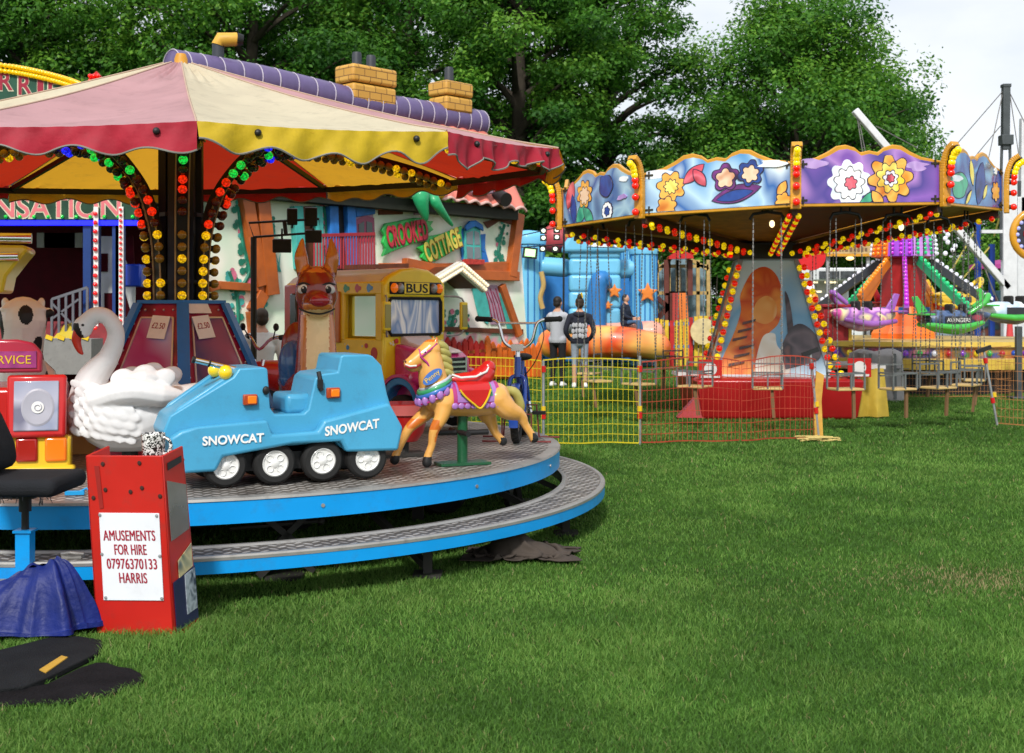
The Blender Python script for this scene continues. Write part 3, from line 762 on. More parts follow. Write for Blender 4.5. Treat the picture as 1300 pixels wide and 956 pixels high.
for a, b in ((-.295, -.215), (.215, .295)):
    m = MB(); side_prism(m, spon, a, b, taper=lambda x, y, z: (x, y*(1-.12*max(0, (-.42-x)/.26)), z)); m.build('side_sponson', SNOWB, s, bevel=.018, seg=3)
for sy in (-1, 1):
    m = MB(); side_prism(m, [(-.64, .40), (-.31, .60), (-.31, .645), (-.60, .455)], sy*.19-.03, sy*.19+.03, taper=lambda x, y, z: (x, y*(1-.22*max(0, (-.35-x)/.33)), z)); m.build('bonnet_ridge', SNOWB, s, bevel=.012)
m = MB(); m.box((-.45, 0, .505), (.30, .2, .012), rot=(0, R(-31), 0)); m.build('bonnet_recess_shade', mat('snowcat_shadow_blue', (.05, .20, .33), .5, dirt=.2), s)  # flat strip in darker blue, painting in the shade of the bonnet groove
m = MB(); m.box((.09, .0, .45), (.16, .34, .12)); m.build('seat', SNOWB, s, bevel=.03, seg=3)
wh = MB()
def tyre(mb, c, r, w, rim, ax=(R(90), 0, 0), n=28):
    M = Matrix.Translation(c) @ Euler(ax).to_matrix().to_4x4()
    mb.lathe([(rim, -w/2), (r*.86, -w/2), (r*.97, -w*.36), (r, -w*.2), (r, w*.2), (r*.97, w*.36), (r*.86, w/2), (rim, w/2)], n=n, mi=0, M=M)
    return M
for x in (-.355, -.075, .205, .475):
    for sy in (-1, 1):
        zc = .124; c = (x, sy*.222, zc)
        m = MB(); M = tyre(m, (0,0,0), .122, .085, .076); w_ = m.build('wheel', [RUB], s, smooth=35); w_.location = c
        m = MB(); M = Euler((R(90), 0, 0)).to_matrix().to_4x4() @ Matrix.Rotation(R(x*900), 4, 'Z')
        m.lathe([(0, -.03), (.079, -.03), (.079, .034), (.070, .040), (.06, .03), (.03, .030), (.022, .038), (0, .04)], n=28, M=M)
        m.lathe([(0, -.03), (.079, -.031), (.079, -.034), (.070, -.040), (.06, -.03), (.03, -.030), (.022, -.038), (0, -.04)], n=28, M=M)
        for k in range(4):
            a = k*PI/2+.4
            for zz in (.031, -.031): m.tube([(.041*math.cos(a)+.019*math.cos(t), .041*math.sin(a)+.019*math.sin(t), zz) for t in [2*PI*q/14 for q in range(14)]], .0055, n=5, closed=True, M=M) if False else m.lathe([(.014, zz), (.019, zz+math.copysign(.006, zz)), (.024, zz)], (0, 0, 0), n=14, M=M @ Matrix.Translation((.042*math.cos(a), .042*math.sin(a), 0)))
        m.build('hub', WHITE, w_, smooth=40)
m = MB(); m.box((.06, 0, .13), (1.0, .38, .1)); m.build('underbody', BLK, s)
for x, z in ((-.215, .49), (.27, .515)):
    m = MB(); m.box((x, -.243, z), (.082, .03, .062)); l = m.build('indicator_light', mat('indicator_housing', (.35, .05, .01), .3, coat=.4), s, bevel=.008)
    m = MB(); m.box((x+.008, -.261, z), (.05, .012, .044)); m.build('lens', ORL, l, bevel=.005)
YLN = mat('yellow_lens', (.75, .55, .02), .1, coat=.8, emit='#ffc800', es=.12)
for y in (-.20, .10):
    m = MB(); m.ell((-.345, y, .645), (.04, .042, .042), n=14, m=10); m.bar((-.335, y, .56), (-.335, y, .63), .03, mi=1); m.build('headlamp', [YLN, BLK], s, smooth=50)
m = MB(); m.tube([(-.50, -.10, .715), (-.26, -.10, .655)], .016, n=10); m.tube([(-.51, -.10, .718), (-.495, -.10, .714)], .02, 1, 10); m.tube([(-.42, -.10, .695), (-.41, -.10, .692)], .021, 1, 10); m.build('chrome_tube', [CHR, BLK], s, smooth=50)
m = MB(); m.tube([(.185, -.235, .64), (.19, -.245, .60), (.185, -.25, .56), (.20, -.25, .53)], .013, n=6); m.box((.19, -.252, .57), (.03, .02, .05)); m.build('strap', BLK, s)
m = MB(); m.ell((-.125, -.245, .54), (.02, .015, .025)); m.build('catch', BLK, s)
m = MB(); m.ell((-.62, -.17, .20), .026); m.ell((-.62, .17, .20), .026); m.build('front_lamp', mat('lamp_red', (.5, .01, .02), .15, coat=.6, emit='#ff1030', es=.4), s, smooth=60)
LET = mat('white_letter', (.78, .78, .76), .5, var=.03)
# lettering lies on the tapering side panels
def sidetext(body_, x0, z0, w_, h_, sl, x1y):
    y0 = -.295*(1-.12*max(0, (-.42-x0)/.26)); y1 = -.295
    d = Vector((w_, y1-y0, w_*sl)); up = Vector((0, 0, 1))
    return vplane((x0, y0-.003, z0), d)
M = sidetext('', -.50, .272, .34, .06, .02, 0); text('SNOWCAT', M, .18, 0, .34, .052, LET, s, lift=.002, off=.028)
M = vplane((.20, -.296, .285), (1, 0, .11)); text('SNOWCAT', M, .17, .012, .33, .056, LET, s, lift=.002, off=.028)
Mf = vplane((-.655, .20, .255), (-.0, -1, 0)); text('SNOWCAT', Matrix.Translation((-.012, 0, 0)) @ Matrix.Rotation(R(0), 4, 'Y') @ vplane((-.668, .0, .27), (0, -1, 0), n=(.36, 0, .93)), 0, 0, .30, .05, LET, s, lift=.004, off=.012)

# -- galloping horse on a green pole
HY = mat('horse_tan', (.72, .36, .085), .3, var=.14, vscale=4, coat=.5); HO = mat('horse_orange', (.62, .16, .02), .3, var=.2, coat=.5)
h = thing('horse_ride', 'golden galloping fairground horse with a red saddle, held up on a green pole', 'kiddie ride', DP(587, 7.96), R(22))
m = MB()
limb(m, [(-.17, 0, .44), (-.08, 0, .425), (.05, 0, .41), (.18, 0, .42), (.235, 0, .43)], [.105, .112, .105, .108, .095], n=16)
limb(m, [(-.18, 0, .47), (-.205, 0, .58), (-.215, 0, .68), (-.225, 0, .735)], [.105, .092, .078, .062], n=14)
limb(m, [(-.215, 0, .745), (-.28, 0, .70), (-.345, 0, .655)], [.068, .058, .044], n=14)
m.ell((-.245, 0, .69), (.062, .052, .068)); m.ell((-.36, 0, .655), (.036, .042, .038)); m.ell((-.335, 0, .622), (.036, .03, .02))
for y in (-.03, .03): m.tube([(-.195, y, .77), (-.19, y*1.2, .80), (-.185, y*1.25, .832)], [.02, .017, .004], n=8)
for y in (-.05,): 
    limb(m, [(-.14, y, .40), (-.17, y-.02, .31), (-.215, y-.02, .235), (-.23, y-.015, .14), (-.255, y-.015, .075), (-.262, y-.015, .03)], [.07, .046, .034, .026, .026, .034])
    limb(m, [(.22, y, .42), (.29, y-.02, .35), (.375, y-.02, .31), (.41, y-.02, .25), (.45, y-.02, .19), (.475, y-.02, .155)], [.09, .07, .042, .028, .026, .032])
y = .05
limb(m, [(-.16, y, .40), (-.25, y+.02, .31), (-.335, y+.02, .24), (-.385, y+.02, .155), (-.42, y+.02, .085), (-.435, y+.02, .04)], [.07, .046, .034, .026, .026, .034])
limb(m, [(.18, y, .40), (.20, y+.02, .31), (.225, y+.02, .265), (.25, y+.02, .2), (.285, y+.02, .155), (.31, y+.02, .13)], [.085, .065, .042, .03, .027, .032])
def hm(c, n):
    if .235 < c.z < .30 and c.x < -.19 and c.x > -.36 and n.x < .2: return 1
    if c.x < -.2 and c.z < .068: return 2
    if c.x > .455 and c.z < .19: return 2
    if .285 < c.x < .36 and c.z < .155: return 2
    if c.z > .795: return 1
    if c.x < -.18 and .16 < c.z < .26 and c.y*n.y > 0 and n.x > .2: return 1
    return 0
fuse(m, 'body', [HY, HO, BLK], h, voxel=.009, it=5, matfn=hm)
MANE = mat('mane_olive', (.34, .30, .08), .4, var=.3, vscale=12, coat=.3); 
m = MB()
for i, (x, z) in enumerate(((-.17, .775), (-.155, .735), (-.148, .69), (-.142, .645), (-.13, .60))):
    limb(m, [(x-.02, 0, z+.02), (x+.02, -.012, z), (x+.055, -.008, z-.025), (x+.06, 0, z-.055)], [.02, .028, .024, .008], 4, 8)
limb(m, [(-.19, 0, .80), (-.225, -.01, .785), (-.245, -.012, .76)], [.02, .02, .008], 4, 8)
m.build('mane', MANE, h, smooth=60)
m = MB(); limb(m, [(.31, 0, .47), (.37, 0, .45), (.41, 0, .36), (.40, 0, .29)], [.03, .035, .03, .008], 4, 8); m.build('tail', MANE, h, smooth=60)
for y in (-1, 1):
    m = MB(); m.ell((-.268, y*.053, .728), (.017, .011, .015), 0, 10, 8); m.ell((-.272, y*.062, .728), (.007, .005, .008), 1, 8, 6); m.build('eye', [WHITE, BLK], h, smooth=60)
m = MB(); m.tube([(-.392, -.022, .645), (-.37, -.04, .632), (-.33, -.045, .635), (-.295, -.05, .655)], .007, 0, 6); m.tube([(-.39, -.02, .652), (-.365, -.042, .642), (-.325, -.048, .645)], .0055, 1, 6); m.build('mouth', [mat('mouth_red', (.3, .02, .03), .4), WHITE], h)
m = MB()
for y in (-1, 1): m.ell((-.39, y*.02, .672), (.006, .008, .007), 0, 8, 6)
m.build('nostril', mat('nostril_brown', (.1, .03, .02), .5), h)
VIO = mat('harness_violet', (.36, .16, .46), .35, coat=.4); MAG = mat('harness_magenta', (.40, .03, .18), .35, coat=.4); GRN = mat('harness_green', (.04, .30, .12), .35, coat=.4); BLU = mat('harness_blue', (.04, .14, .45), .35, coat=.4)
m = MB()
def hoop(cx, cz, r, tilt, y_r, rt, mi, n=30, squash=.55):
    pts = [(cx+r*math.cos(t)*math.cos(tilt), y_r*math.sin(t), cz+r*math.cos(t)*math.sin(tilt)) for t in [2*PI*i/n for i in range(n)]]
    m.tube(pts, rt, mi, 6, closed=True)
hoop(-.185, .533, .104, R(25), .100, .012, 0); hoop(-.19, .512, .110, R(25), .106, .016, 1); hoop(-.192, .488, .116, R(25), .110, .015, 2)
for i in range(14):
    t = 2*PI*(i+.5)/14; m.ell((-.19+.118*math.cos(t)*.9, .112*math.sin(t), .460+.118*math.cos(t)*.42), (.024, .016, .032), 3, 10, 8)
hoop(-.19, .445, .118, R(25), .112, .006, 4)
m.build('breast_collar', [mat('silver_paint', (.5, .55, .6), .3, .3), GRN, BLU, VIO, MAG], h, smooth=60)
m = MB()
def shell(x0, x1, r, a0, a1, mi, rim=0., n=24, zc=.42, rx=1.0):
    vs = []; fs = []
    for j in range(n+1):
        a = R(a0+(a1-a0)*j/n)
        for i in range(9):
            x = x0+(x1-x0)*i/8
            rr = r+.006*math.sin(PI*i/8)
            vs.append((x, rr*math.sin(a), zc+rr*1.0*math.cos(a)))
    for j in range(n):
        for i in range(8):
            q = j*9+i; fs.append((q, q+1, q+10, q+9))
    m.add(vs, fs, mi)
shell(-.10, .22, .119, -110, 110, 0); shell(-.075, .195, .123, -95, 95, 1); shell(-.05, .165, .127, -78, 78, 2)
for sy in (-1, 1):
    for i in range(8):
        x = -.09+.30*i/7; a = R(106); m.ell((x, sy*.122*math.sin(a), .42+.122*math.cos(a)), (.022, .008, .022), 3, 8, 6)
    m.box((.055, sy*.128, .395), (.035, .01, .05), 4)
m.build('saddle_cloth', [MAG, VIO, mat('cloth_green', (.05, .26, .13), .35, coat=.4), VIO, GALV], h, smooth=60)
m = MB(); 
limb(m, [(-.08, 0, .555), (.0, 0, .535), (.08, 0, .535), (.14, 0, .565), (.18, 0, .62)], [.03, .06, .07, .075, .05], 5, 14)
shell(-.065, .155, .132, -62, 62, 0)
sd_ = m.build('saddle', RED, h, smooth=60)
for sy in (-1, 1): m = MB(); side_prism(m, [(-.06, .49), (.14, .49), (.12, .43), (.075, .375), (.03, .40), (-.03, .45)], sy*.131-.006, sy*.131+.006); m.build('flap', RED, sd_, bevel=.004)
for sy in (-1, 1): m = MB(); m.tube(smoothpath([(-.065, sy*.138, .49), (-.03, sy*.14, .447), (.03, sy*.14, .397), (.075, sy*.14, .37), (.12, sy*.14, .427), (.145, sy*.138, .49)], 4), .0065, n=6); m.build('gold_edge', YEL, sd_)
m = MB(); m.tube([(-.1, -.08, .585), (-.04, -.085, .565), (.06, -.09, .57), (.14, -.07, .60), (.185, -.02, .645)], .007, n=6); m.build('saddle_piping', WHITE, sd_)
m = MB(); m.tube([(0, 0, 0), (0, 0, .36)], .034, n=16); m.box((0, 0, .008), (.34, .16, .016)); pl = m.build('pole', mat('pole_green', (.008, .08, .03), .35, coat=.4, dirt=.1), h, smooth=40)
m = MB(); m.tube([(-.02, -.17, .21), (-.02, .17, .21)], .018, n=8); m.tube([(.0, -.02, .205), (.17, -.02, .205)], .018, n=8); m.tube([(-.16, .03, .205), (0, .03, .205)], .018, n=8); m.build('footrest', BLK, h, smooth=40)
m = MB(); m.tube([(-.30, -.058, .70), (-.262, -.066, .665), (-.235, -.068, .62)], .007, n=6); m.tube([(-.30, .058, .70), (-.30, .03, .745), (-.30, -.03, .745), (-.30, -.058, .70)], .007, n=6); m.tube([(-.30, -.058, .70), (-.24, -.066, .745), (-.19, -.05, .785)], .006, n=6); m.build('bridle', MAG, h)
M = vplane((-.235, -.094, .575), (1, -.0, .75), n=(-.6, .12, .8))
m = MB(); m.prism([(x*.075, y*.035) for x, y in arc(0, 0, 1, 0, 360, 16)[:-1]], .0, .006, M); nb_ = m.build('name_badge', BLU, h)
text('Penny', M, 0, 0, .11, .04, YEL, nb_, lift=.0065)

# -- swan
SWW = mat('swan_white', (.74, .745, .75), .42, var=.04, vscale=5, coat=.05, dirt=.10)
sw = thing('swan_ride', 'white swan ride with arched neck and carved feathers, behind the red box', 'kiddie ride', DP(165, 7.75), R(8))
m = MB()
limb(m, [(-.22, 0, .36), (-.10, 0, .33), (.10, 0, .33), (.24, 0, .38)], [.17, .225, .22, .12], n=20)
limb(m, [(-.24, 0, .36), (-.235, 0, .55), (-.13, 0, .70), (-.085, 0, .84), (-.13, 0, .945), (-.21, 0, .965), (-.275, 0, .905)], [.16, .10, .066, .054, .05, .052, .058], 7, 16)
m.ell((-.285, 0, .89), (.062, .05, .07)); 
for sy in (-1, 1):
    limb(m, [(-.18, sy*.15, .44), (.02, sy*.215, .50), (.22, sy*.17, .47), (.36, sy*.11, .46)], [.07, .085, .075, .02], 6, 12)
    limb(m, [(-.05, sy*.17, .52), (.12, sy*.16, .58), (.26, sy*.13, .56)], [.05, .055, .015], 5, 10)
    for i, (x, z) in enumerate(((-.02, .575), (.11, .60), (.23, .575))): m.ell((x, sy*.155, z), (.078, .026, .062), rot=(0, R(-20), 0))
    r = random.Random(3)
    for i in range(7):
        for j in range(6):
            x = -.30+.065*j+.03*(i % 2); z = .25+.048*i-.01*j+.03*(j > 5)
            yy = .235*math.sqrt(max(.05, 1-((x)/.37)**2))*math.sqrt(max(.1, 1-((z-.38)/.3)**2))
            m.ell((x, sy*yy*.985, z), (.055, .009, .032), 0, 8, 6, rot=(0, R(28), 0))
limb(m, [(.22, 0, .40), (.34, 0, .46), (.42, 0, .52)], [.12, .075, .02], 5, 12)
fuse(m, 'body', [SWW, BLK], sw, voxel=.008, it=4, matfn=lambda c, n: 1 if (c.x < -.255 and c.z < .915 and c.z > .82 and c.x+.3 < (.90-c.z)*.35) else 0)
m = MB(); m.tube(smoothpath([(-.31, 0, .87), (-.325, 0, .81), (-.305, 0, .745), (-.285, 0, .72)], 4), lerpl([.036, .032, .02, .006], 4), n=10, sq=.7); m.build('beak', mat('beak_red', (.55, .035, .015), .35, coat=.3), sw, smooth=60)
for sy in (-1, 1):
    m = MB(); m.ell((-.275, sy*.05, .905), (.013, .008, .012)); m.build('eye', BLK, sw, smooth=60)
m = MB(); m.tube([(0, 0, 0), (0, 0, .2)], .05, n=12); m.box((0, 0, .01), (.3, .3, .02)); m.build('mount', DKST, sw)

# -- deer
DRB = mat('deer_brown', (.24, .026, .010), .22, var=.2, vscale=3, coat=.6); DRO = mat('deer_amber', (.60, .19, .025), .22, var=.2, vscale=4, coat=.6); DRC = mat('deer_cream', (.88, .62, .28), .25, var=.12, coat=.6)
d = thing('deer_ride', 'glossy brown fairground fawn with upright ears and a cream throat, behind the pale blue vehicle', 'kiddie ride', DP(402, 8.35), R(8))
m = MB()
limb(m, [(.0, -.02, .30), (0, -.04, .60), (.0, -.03, .85), (0, 0, 1.0)], [.19, .145, .125, .115], n=18)
m.ell((0, -.01, 1.12), (.146, .155, .18)); m.ell((.01, -.13, 1.03), (.105, .10, .088)); m.ell((.02, -.20, 1.035), (.085, .06, .055))
for sx in (-1, 1):
    limb(m, [(sx*.085, .03, 1.24), (sx*.105, .03, 1.36), (sx*.095, .02, 1.49)], [.05, .05, .008], 5, 12)
limb(m, [(0, .0, .35), (-.05, .25, .45), (-.10, .5, .5)], [.2, .2, .19], n=16)
m.ell((-.14, .38, .72), (.12, .07, .20))
for sx in (-1, 1):
    limb(m, [(sx*.1, .02, .3), (sx*.11, .0, .15), (sx*.11, -.02, .04)], [.08, .05, .05]); limb(m, [(sx*.1-.08, .5, .4), (sx*.11-.08, .52, .2), (sx*.11-.08, .5, .04)], [.1, .055, .05])
def dm(c, n):
    if c.y < .02 and c.z < .97 and c.z > .2:
        if abs(c.x-.01) < .075 and n.y < -.3: return 2
        if abs(c.x-.01) < .115 and n.y < -.2: return 1
    if c.z < 1.035 and c.y < -.09 and c.z > .9: return 2 if c.z < 1.0 else 1
    if c.z > 1.25 and n.y < -.45: return 1
    return 0
fuse(m, 'body', [DRB, DRO, DRC], d, voxel=.012, it=5, matfn=dm)
for sx in (-1, 1):
    m = MB(); m.ell((sx*.088, -.118, 1.140), (.042, .022, .032), 0, 14, 10, rot=(0, R(sx*22), R(sx*32))); m.ell((sx*.080, -.141, 1.134), (.021, .010, .025), 1, 12, 8); m.ell((sx*.080-.007, -.151, 1.145), (.006, .003, .006), 0, 8, 6); m.build('eye', [WHITE, BLK], d, smooth=60)
    m = MB(); m.tube(smoothpath([(sx*.125, -.095, 1.168), (sx*.085, -.135, 1.180), (sx*.04, -.145, 1.165)], 4), .006, n=6); m.build('eyebrow', BLK, d)
m = MB(); m.ell((.025, -.255, 1.06), (.066, .034, .042)); m.build('nose', mat('nose_maroon', (.34, .010, .022), .15, coat=.8), d, smooth=60)
m = MB(); m.tube(smoothpath([(-.115, -.115, 1.01), (-.06, -.20, .985), (.02, -.232, .972), (.08, -.20, .985), (.12, -.14, 1.005)], 5), .006, n=6); m.build('mouth', BLK, d)
m = MB(); limb(m, [(-.20, .18, .52), (-.16, .20, .68), (-.05, .22, .74)], [.06, .09, .06]); m.ell((-.17, .22, .62), (.10, .13, .17)); m.build('saddle', mat('saddle_blue', (.03, .12, .32), .25, coat=.5), d, smooth=60)

# -- toy bus
BY = mat('bus_yellow', (.88, .64, .02), .35, var=.08, coat=.25); BDOT = mat('bus_white_dot', (.7, .66, .5), .4); BPK = mat('bus_pink', (.62, .03, .20), .25, coat=.6); BBL = mat('bus_blue', (.03, .22, .55), .25, coat=.6)
BOR = mat('bus_orange', (.55, .16, .02), .3, coat=.4)
hx, hy = .74, -.67
b = thing('bus_ride', 'yellow toy school bus ride marked BUS over its windscreen, with a pink bonnet', 'kiddie ride', (-1.066+.36*.67-0.01, 10.2+.36*.74, DECK+.004), math.atan2(hy, hx))
W = .36
def frontmask(): pass
m = MB()
# hull below the windows, posts and roof rail : open window bays
m.box((-.64, -W+.02, .46), (1.28, .04, .60)); m.box((-.64, W-.02, .46), (1.28, .04, .60)); m.box((-.64, 0, .18), (1.28, .68, .04)); m.box((-1.27, 0, .46), (.04, .68, .6)); m.box((-.02, 0, .56), (.05, .68, .50))
for y in (-W+.02, W-.02):
    for x, ww in ((-.045, .09), (-.52, .09), (-.60, .05), (-1.23, .09)): m.box((x, y, .95), (ww, .045, .42))
m.box((-.64, -W+.02, 1.185), (1.28, .05, .11)); m.box((-.64, W-.02, 1.185), (1.28, .05, .11)); m.box((-1.26, 0, .95), (.05, .68, .5))
hull = m.build('cabin', BY, b, bevel=.012)
for x in (-.56, -1.2):
    m = MB(); m.box((x, -W-.012, .94), (.06, .02, .44)); m.build('window_post', BOR, b, bevel=.006)
m = MB(); m.box((-1.14, -W-.012, .75), (.30, .03, .95)); m.box((-1.14, -W-.03, .95), (.10, .03, .40), 1); m.build('rear_door', [mat('bus_red', (.42, .03, .015), .3, coat=.5), mat('dark_window', (.02, .025, .03), .1, coat=.5)], b, bevel=.03)
pr = [(-W+.01, 1.20), (-W+.01, 1.23), (-W+.08, 1.285), (-.15, 1.345), (0, 1.36), (.15, 1.345), (W-.08, 1.285), (W-.01, 1.23), (W-.01, 1.20)]
MY = Matrix(((0,0,1,0),(1,0,0,0),(0,1,0,0),(0,0,0,1)))      # poly in (y,z), extruded along x
m = MB(); m.prism(pr, -1.30, -.06, MY); m.build('roof', mat('bus_roof', (.62, .58, .50), .3, coat=.3), b, bevel=.01)
m = MB(); m.prism([(-W, .80), (-W, 1.22), (-W+.06, 1.28), (-.16, 1.345), (0, 1.362), (.16, 1.345), (W-.06, 1.28), (W, 1.22), (W, .80), (W-.06, .80), (W-.06, 1.10), (-W+.06, 1.10), (-W+.06, .80)], -.06, .02, MY); m.build('front_frame', BY, b, bevel=.028, seg=4)
m = MB(); m.box((-.005, 0, .945), (.03, .60, .31)); m.build('windscreen', art('windscreen_sky_reflection', ['#a8bce0', '#e8eef8', '#7a98cc', '#ffffff', '#c0d0ea'], 2.6, rough=.25, coat=.2, stretch=(1, 2.4, .6), dist=1.0), b, bevel=.02, seg=3)  # pale blue and white swirls: a sky reflection painted onto the screen
m = MB()
ringp = [(.022, y*.30, .945+z*.155) for y, z in ((-1, -.8), (-.93, -1), (.93, -1), (1, -.8), (1, .8), (.93, 1), (-.93, 1), (-1, .8))]
m.tube(ringp, .014, n=6, closed=True); m.build('windscreen_seal', RUB, b)
m = MB(); m.box((.025, 0, 1.185), (.02, .60, .105)); bp_ = m.build('sign_panel', BLK, b, bevel=.02); 
m = MB(); m.box((.036, 0, 1.185), (.006, .29, .095)); m.build('sign_face', BY, bp_)
text('BUS', vplane((.040, 0, 1.185), (0, 1, 0)), 0, 0, .25, .078, BLK, bp_, lift=.0, off=.012)
for y, c in ((-.262, ORL), (-.195, GALV), (.195, GALV), (.262, ORL)):
    m = MB(); m.ell((.04, y, 1.185), (.03, .038, .042), n=12, m=8); m.build('warning_lamp', c, bp_, smooth=60)
hood = [(0, .24), (0, .72), (.12, .70), (.36, .655), (.44, .60), (.45, .30), (.42, .24)]
m = MB(); side_prism(m, hood, -.235, .235); m.build('bonnet', BPK, b, bevel=.03, seg=3)
m = MB(); side_prism(m, [(-.01, .60), (.0, .80), (.10, .735), (.40, .665), (.43, .64), (.30, .64)], -.16, .16); m.build('bonnet_top', mat('bonnet_white', (.72, .60, .55), .3, coat=.5), b, bevel=.02)
for sy in (-1, 1):
    m = MB(); ao = [(x, z) for x, z in arc(.19, .22, .23, 0, 180, 14)]; ai = [(x, z) for x, z in arc(.19, .22, .165, 180, 0, 14)]
    side_prism(m, ao+ai, sy*.285-.06, sy*.285+.06); w2 = m.build('wheel_arch', BBL, b, bevel=.01)
    m = MB(); ao = [(x, z) for x, z in arc(.19, .22, .255, 20, 175, 14)]; ai = [(x, z) for x, z in arc(.19, .22, .228, 175, 20, 14)]
    side_prism(m, ao+ai+[], sy*.285-.07, sy*.285+.07); m.ell((.36, sy*.29, .44), (.10, .075, .075)); m.build('wing', BPK, b, smooth=45)
    m = MB(); m.box((.445, sy*.29, .36), (.03, .12, .13)); m.build('headlight', GALV, b, bevel=.012)
    for x in (.19, -.95):
        m = MB(); tyre(m, (x, sy*.30, .155), .15, .11, .08); m.lathe([(0, .03), (.08, .04), (.08, -.04), (0, -.03)], n=16, mi=1, M=Matrix.Translation((x, sy*.30, .155)) @ Euler((R(90), 0, 0)).to_matrix().to_4x4()); m.build('wheel', [RUB, WHITE], b, smooth=40)
    m = MB(); m.tube(smoothpath([(.02, sy*.34, 1.12), (.14, sy*.44, 1.10), (.16, sy*.45, .95), (.14, sy*.44, .80), (.04, sy*.34, .78)], 4), .008, n=6); mr_ = m.build('mirror_arm', GALV, b)
    m = MB(); m.box((.15, sy*.45, .95), (.03, .085, .24)); m.build('mirror', BY, mr_, bevel=.012)
    m = MB(); m.box((.168, sy*.45, .95), (.006, .06, .19)); m.build('mirror_face', mat('mirror_mark', (.35, .3, .1), .2, .3), mr_)
m = MB(); m.box((.452, 0, .47), (.03, .30, .27)); gr = m.build('grille', BLK, b, bevel=.01)
m = MB()
for i in range(6): m.box((.468, 0, .37+.04*i), (.02, .27, .016))
m.box((.466, -.145, .47), (.03, .02, .28)); m.box((.466, .145, .47), (.03, .02, .28)); m.build('grille_bar', CHR, gr)
m = MB(); m.box((.48, 0, .25), (.07, .74, .09)); m.build('bumper', BBL, b, bevel=.02)
m = MB(); m.box((-.345, -W-.006, .50), (.30, .012, .20)); pic = m.build('side_picture', art('side_scene', ['#18204a', '#5a2048', '#c8a040', '#203878', '#a02830'], 9), b)
m = MB(); m.box((-.345, -W-.004, .50), (.34, .012, .24)); m.build('picture_frame', BOR, pic)
# balloons, hearts and dots painted on the yellow cab
m = MB(); r = random.Random(9)
for i in range(60):
    x, z = r.uniform(-1.0, -.03), r.uniform(.22, .76)
    if -.52 < x < -.17 and .37 < z < .63: continue
    q = r.uniform(.006, .013); m.prism([(x+q*math.cos(t), z+q*math.sin(t)) for t in [2*PI*k/8 for k in range(8)]], W-.001, W+.0015, MX90)
for i in range(34):
    y, z = r.uniform(-.33, .33), r.uniform(.70, .80); q = r.uniform(.006, .012)
    m.lathe([(0, .0015), (q, .0015)], n=8, M=Matrix.Translation((.021, y, z)) @ Euler((0, R(90), 0)).to_matrix().to_4x4())
m.build('painted_dots', BDOT, b)
for x, z, q, c in ((-.20, .70, .022, RED), (-.44, .68, .02, BBL), (-.56, .36, .025, GRN), (-.08, .42, .024, BPK), (-.75, .70, .02, BOR), (-.86, .40, .03, RED), (-.16, .30, .02, BBL)):
    m = MB(); m.prism([(x+q*math.cos(t), z+q*math.sin(t)) for t in [2*PI*k/14 for k in range(14)]], W-.001, W+.003, MX90); m.build('painted_spot', c, b)
for y, z, q, c in ((-.22, .74, .022, RED), (.05, .76, .02, BBL), (.24, .72, .022, BPK)):
    m = MB(); m.lathe([(0, .003), (q, .003), (q, 0)], n=14, M=Matrix.Translation((.020, y, z)) @ Euler((0, R(90), 0)).to_matrix().to_4x4()); m.build('painted_spot', c, b)
for x, z, q, c in ((-.10, .64, .05, RED), (-.95, .62, .05, BBL), (-.64, .55, .05, BPK)):
    m = MB(); m.prism([(x+q*math.cos(t)*.8, z+q*math.sin(t)*(1.15 if math.sin(t) < 0 else 1)) for t in [2*PI*k/16 for k in range(16)]], W-.001, W+.004, MX90); m.build('painted_balloon', c, b)
for x, c in ((-.15, BBL), (-.30, RED), (-.45, GRN), (-.75, MAG), (-.92, BBL)):
    m = MB(); m.prism([(x+.04*math.cos(t), 1.185+.03*math.sin(t)*(1+.4*math.cos(3*t))) for t in [2*PI*k/14 for k in range(14)]], W+.004, W+.008, MX90); m.build('painted_motif', c, b)
m = MB(); m.box((-.80, .0, .36), (.14, .6, .06)); m.box((-.88, 0, .52), (.05, .6, .36)); m.build('seat', RED, b, bevel=.02)

# -- child's bicycle
k = thing('bicycle_ride', "child's blue bicycle with wide chrome handlebars, on the right edge of the deck", 'bicycle', DP(656, 9.25), R(-6))
BB = mat('bike_blue', (.015, .07, .38), .3, coat=.5)
def wheelp(y, r):
    m = MB(); M = Matrix.Translation((0, y, r+.004)) @ Euler((0, R(90), 0)).to_matrix().to_4x4()
    m.lathe([(r-.05, -.02), (r-.03, -.03), (r-.008, -.028), (r, -.012), (r, .012), (r-.008, .028), (r-.03, .03), (r-.05, .02), (r-.05, -.02)], n=40, M=M)
    for q in range(60):
        a = 2*PI*q/60
        m.box(((r+.001)*math.cos(a), (r+.001)*math.sin(a), (-1)**q*.011), (.008, .014, .02), rot=(0, 0, a), M=M)
    w_ = m.build('wheel', RUB, k, smooth=35)
    m = MB(); m.lathe([(r-.052, -.012), (r-.066, -.012), (r-.066, .012), (r-.052, .012)], n=32, M=M); m.lathe([(.0, -.05), (.02, -.05), (.02, .05), (0, .05)], n=10, M=M)
    for q in range(16):
        a = 2*PI*q/16; m.bar(M @ Vector((.02*math.cos(a), .02*math.sin(a), (-1)**q*.03)), M @ Vector(((r-.06)*math.cos(a+.2), (r-.06)*math.sin(a+.2), 0)), .003)
    m.build('rim', CHR, w_)
wheelp(-.02, .21); wheelp(.60, .21)
m = MB(); m.lathe([(.232, -.033), (.238, 0), (.232, .033)], n=20, a0=R(-20), a1=R(200), M=Matrix.Translation((0, -.02, .214)) @ Matrix(((0,0,1,0),(-1,0,0,0),(0,1,0,0),(0,0,0,1)))); m.build('mudguard', BB, k, smooth=60)
m = MB()
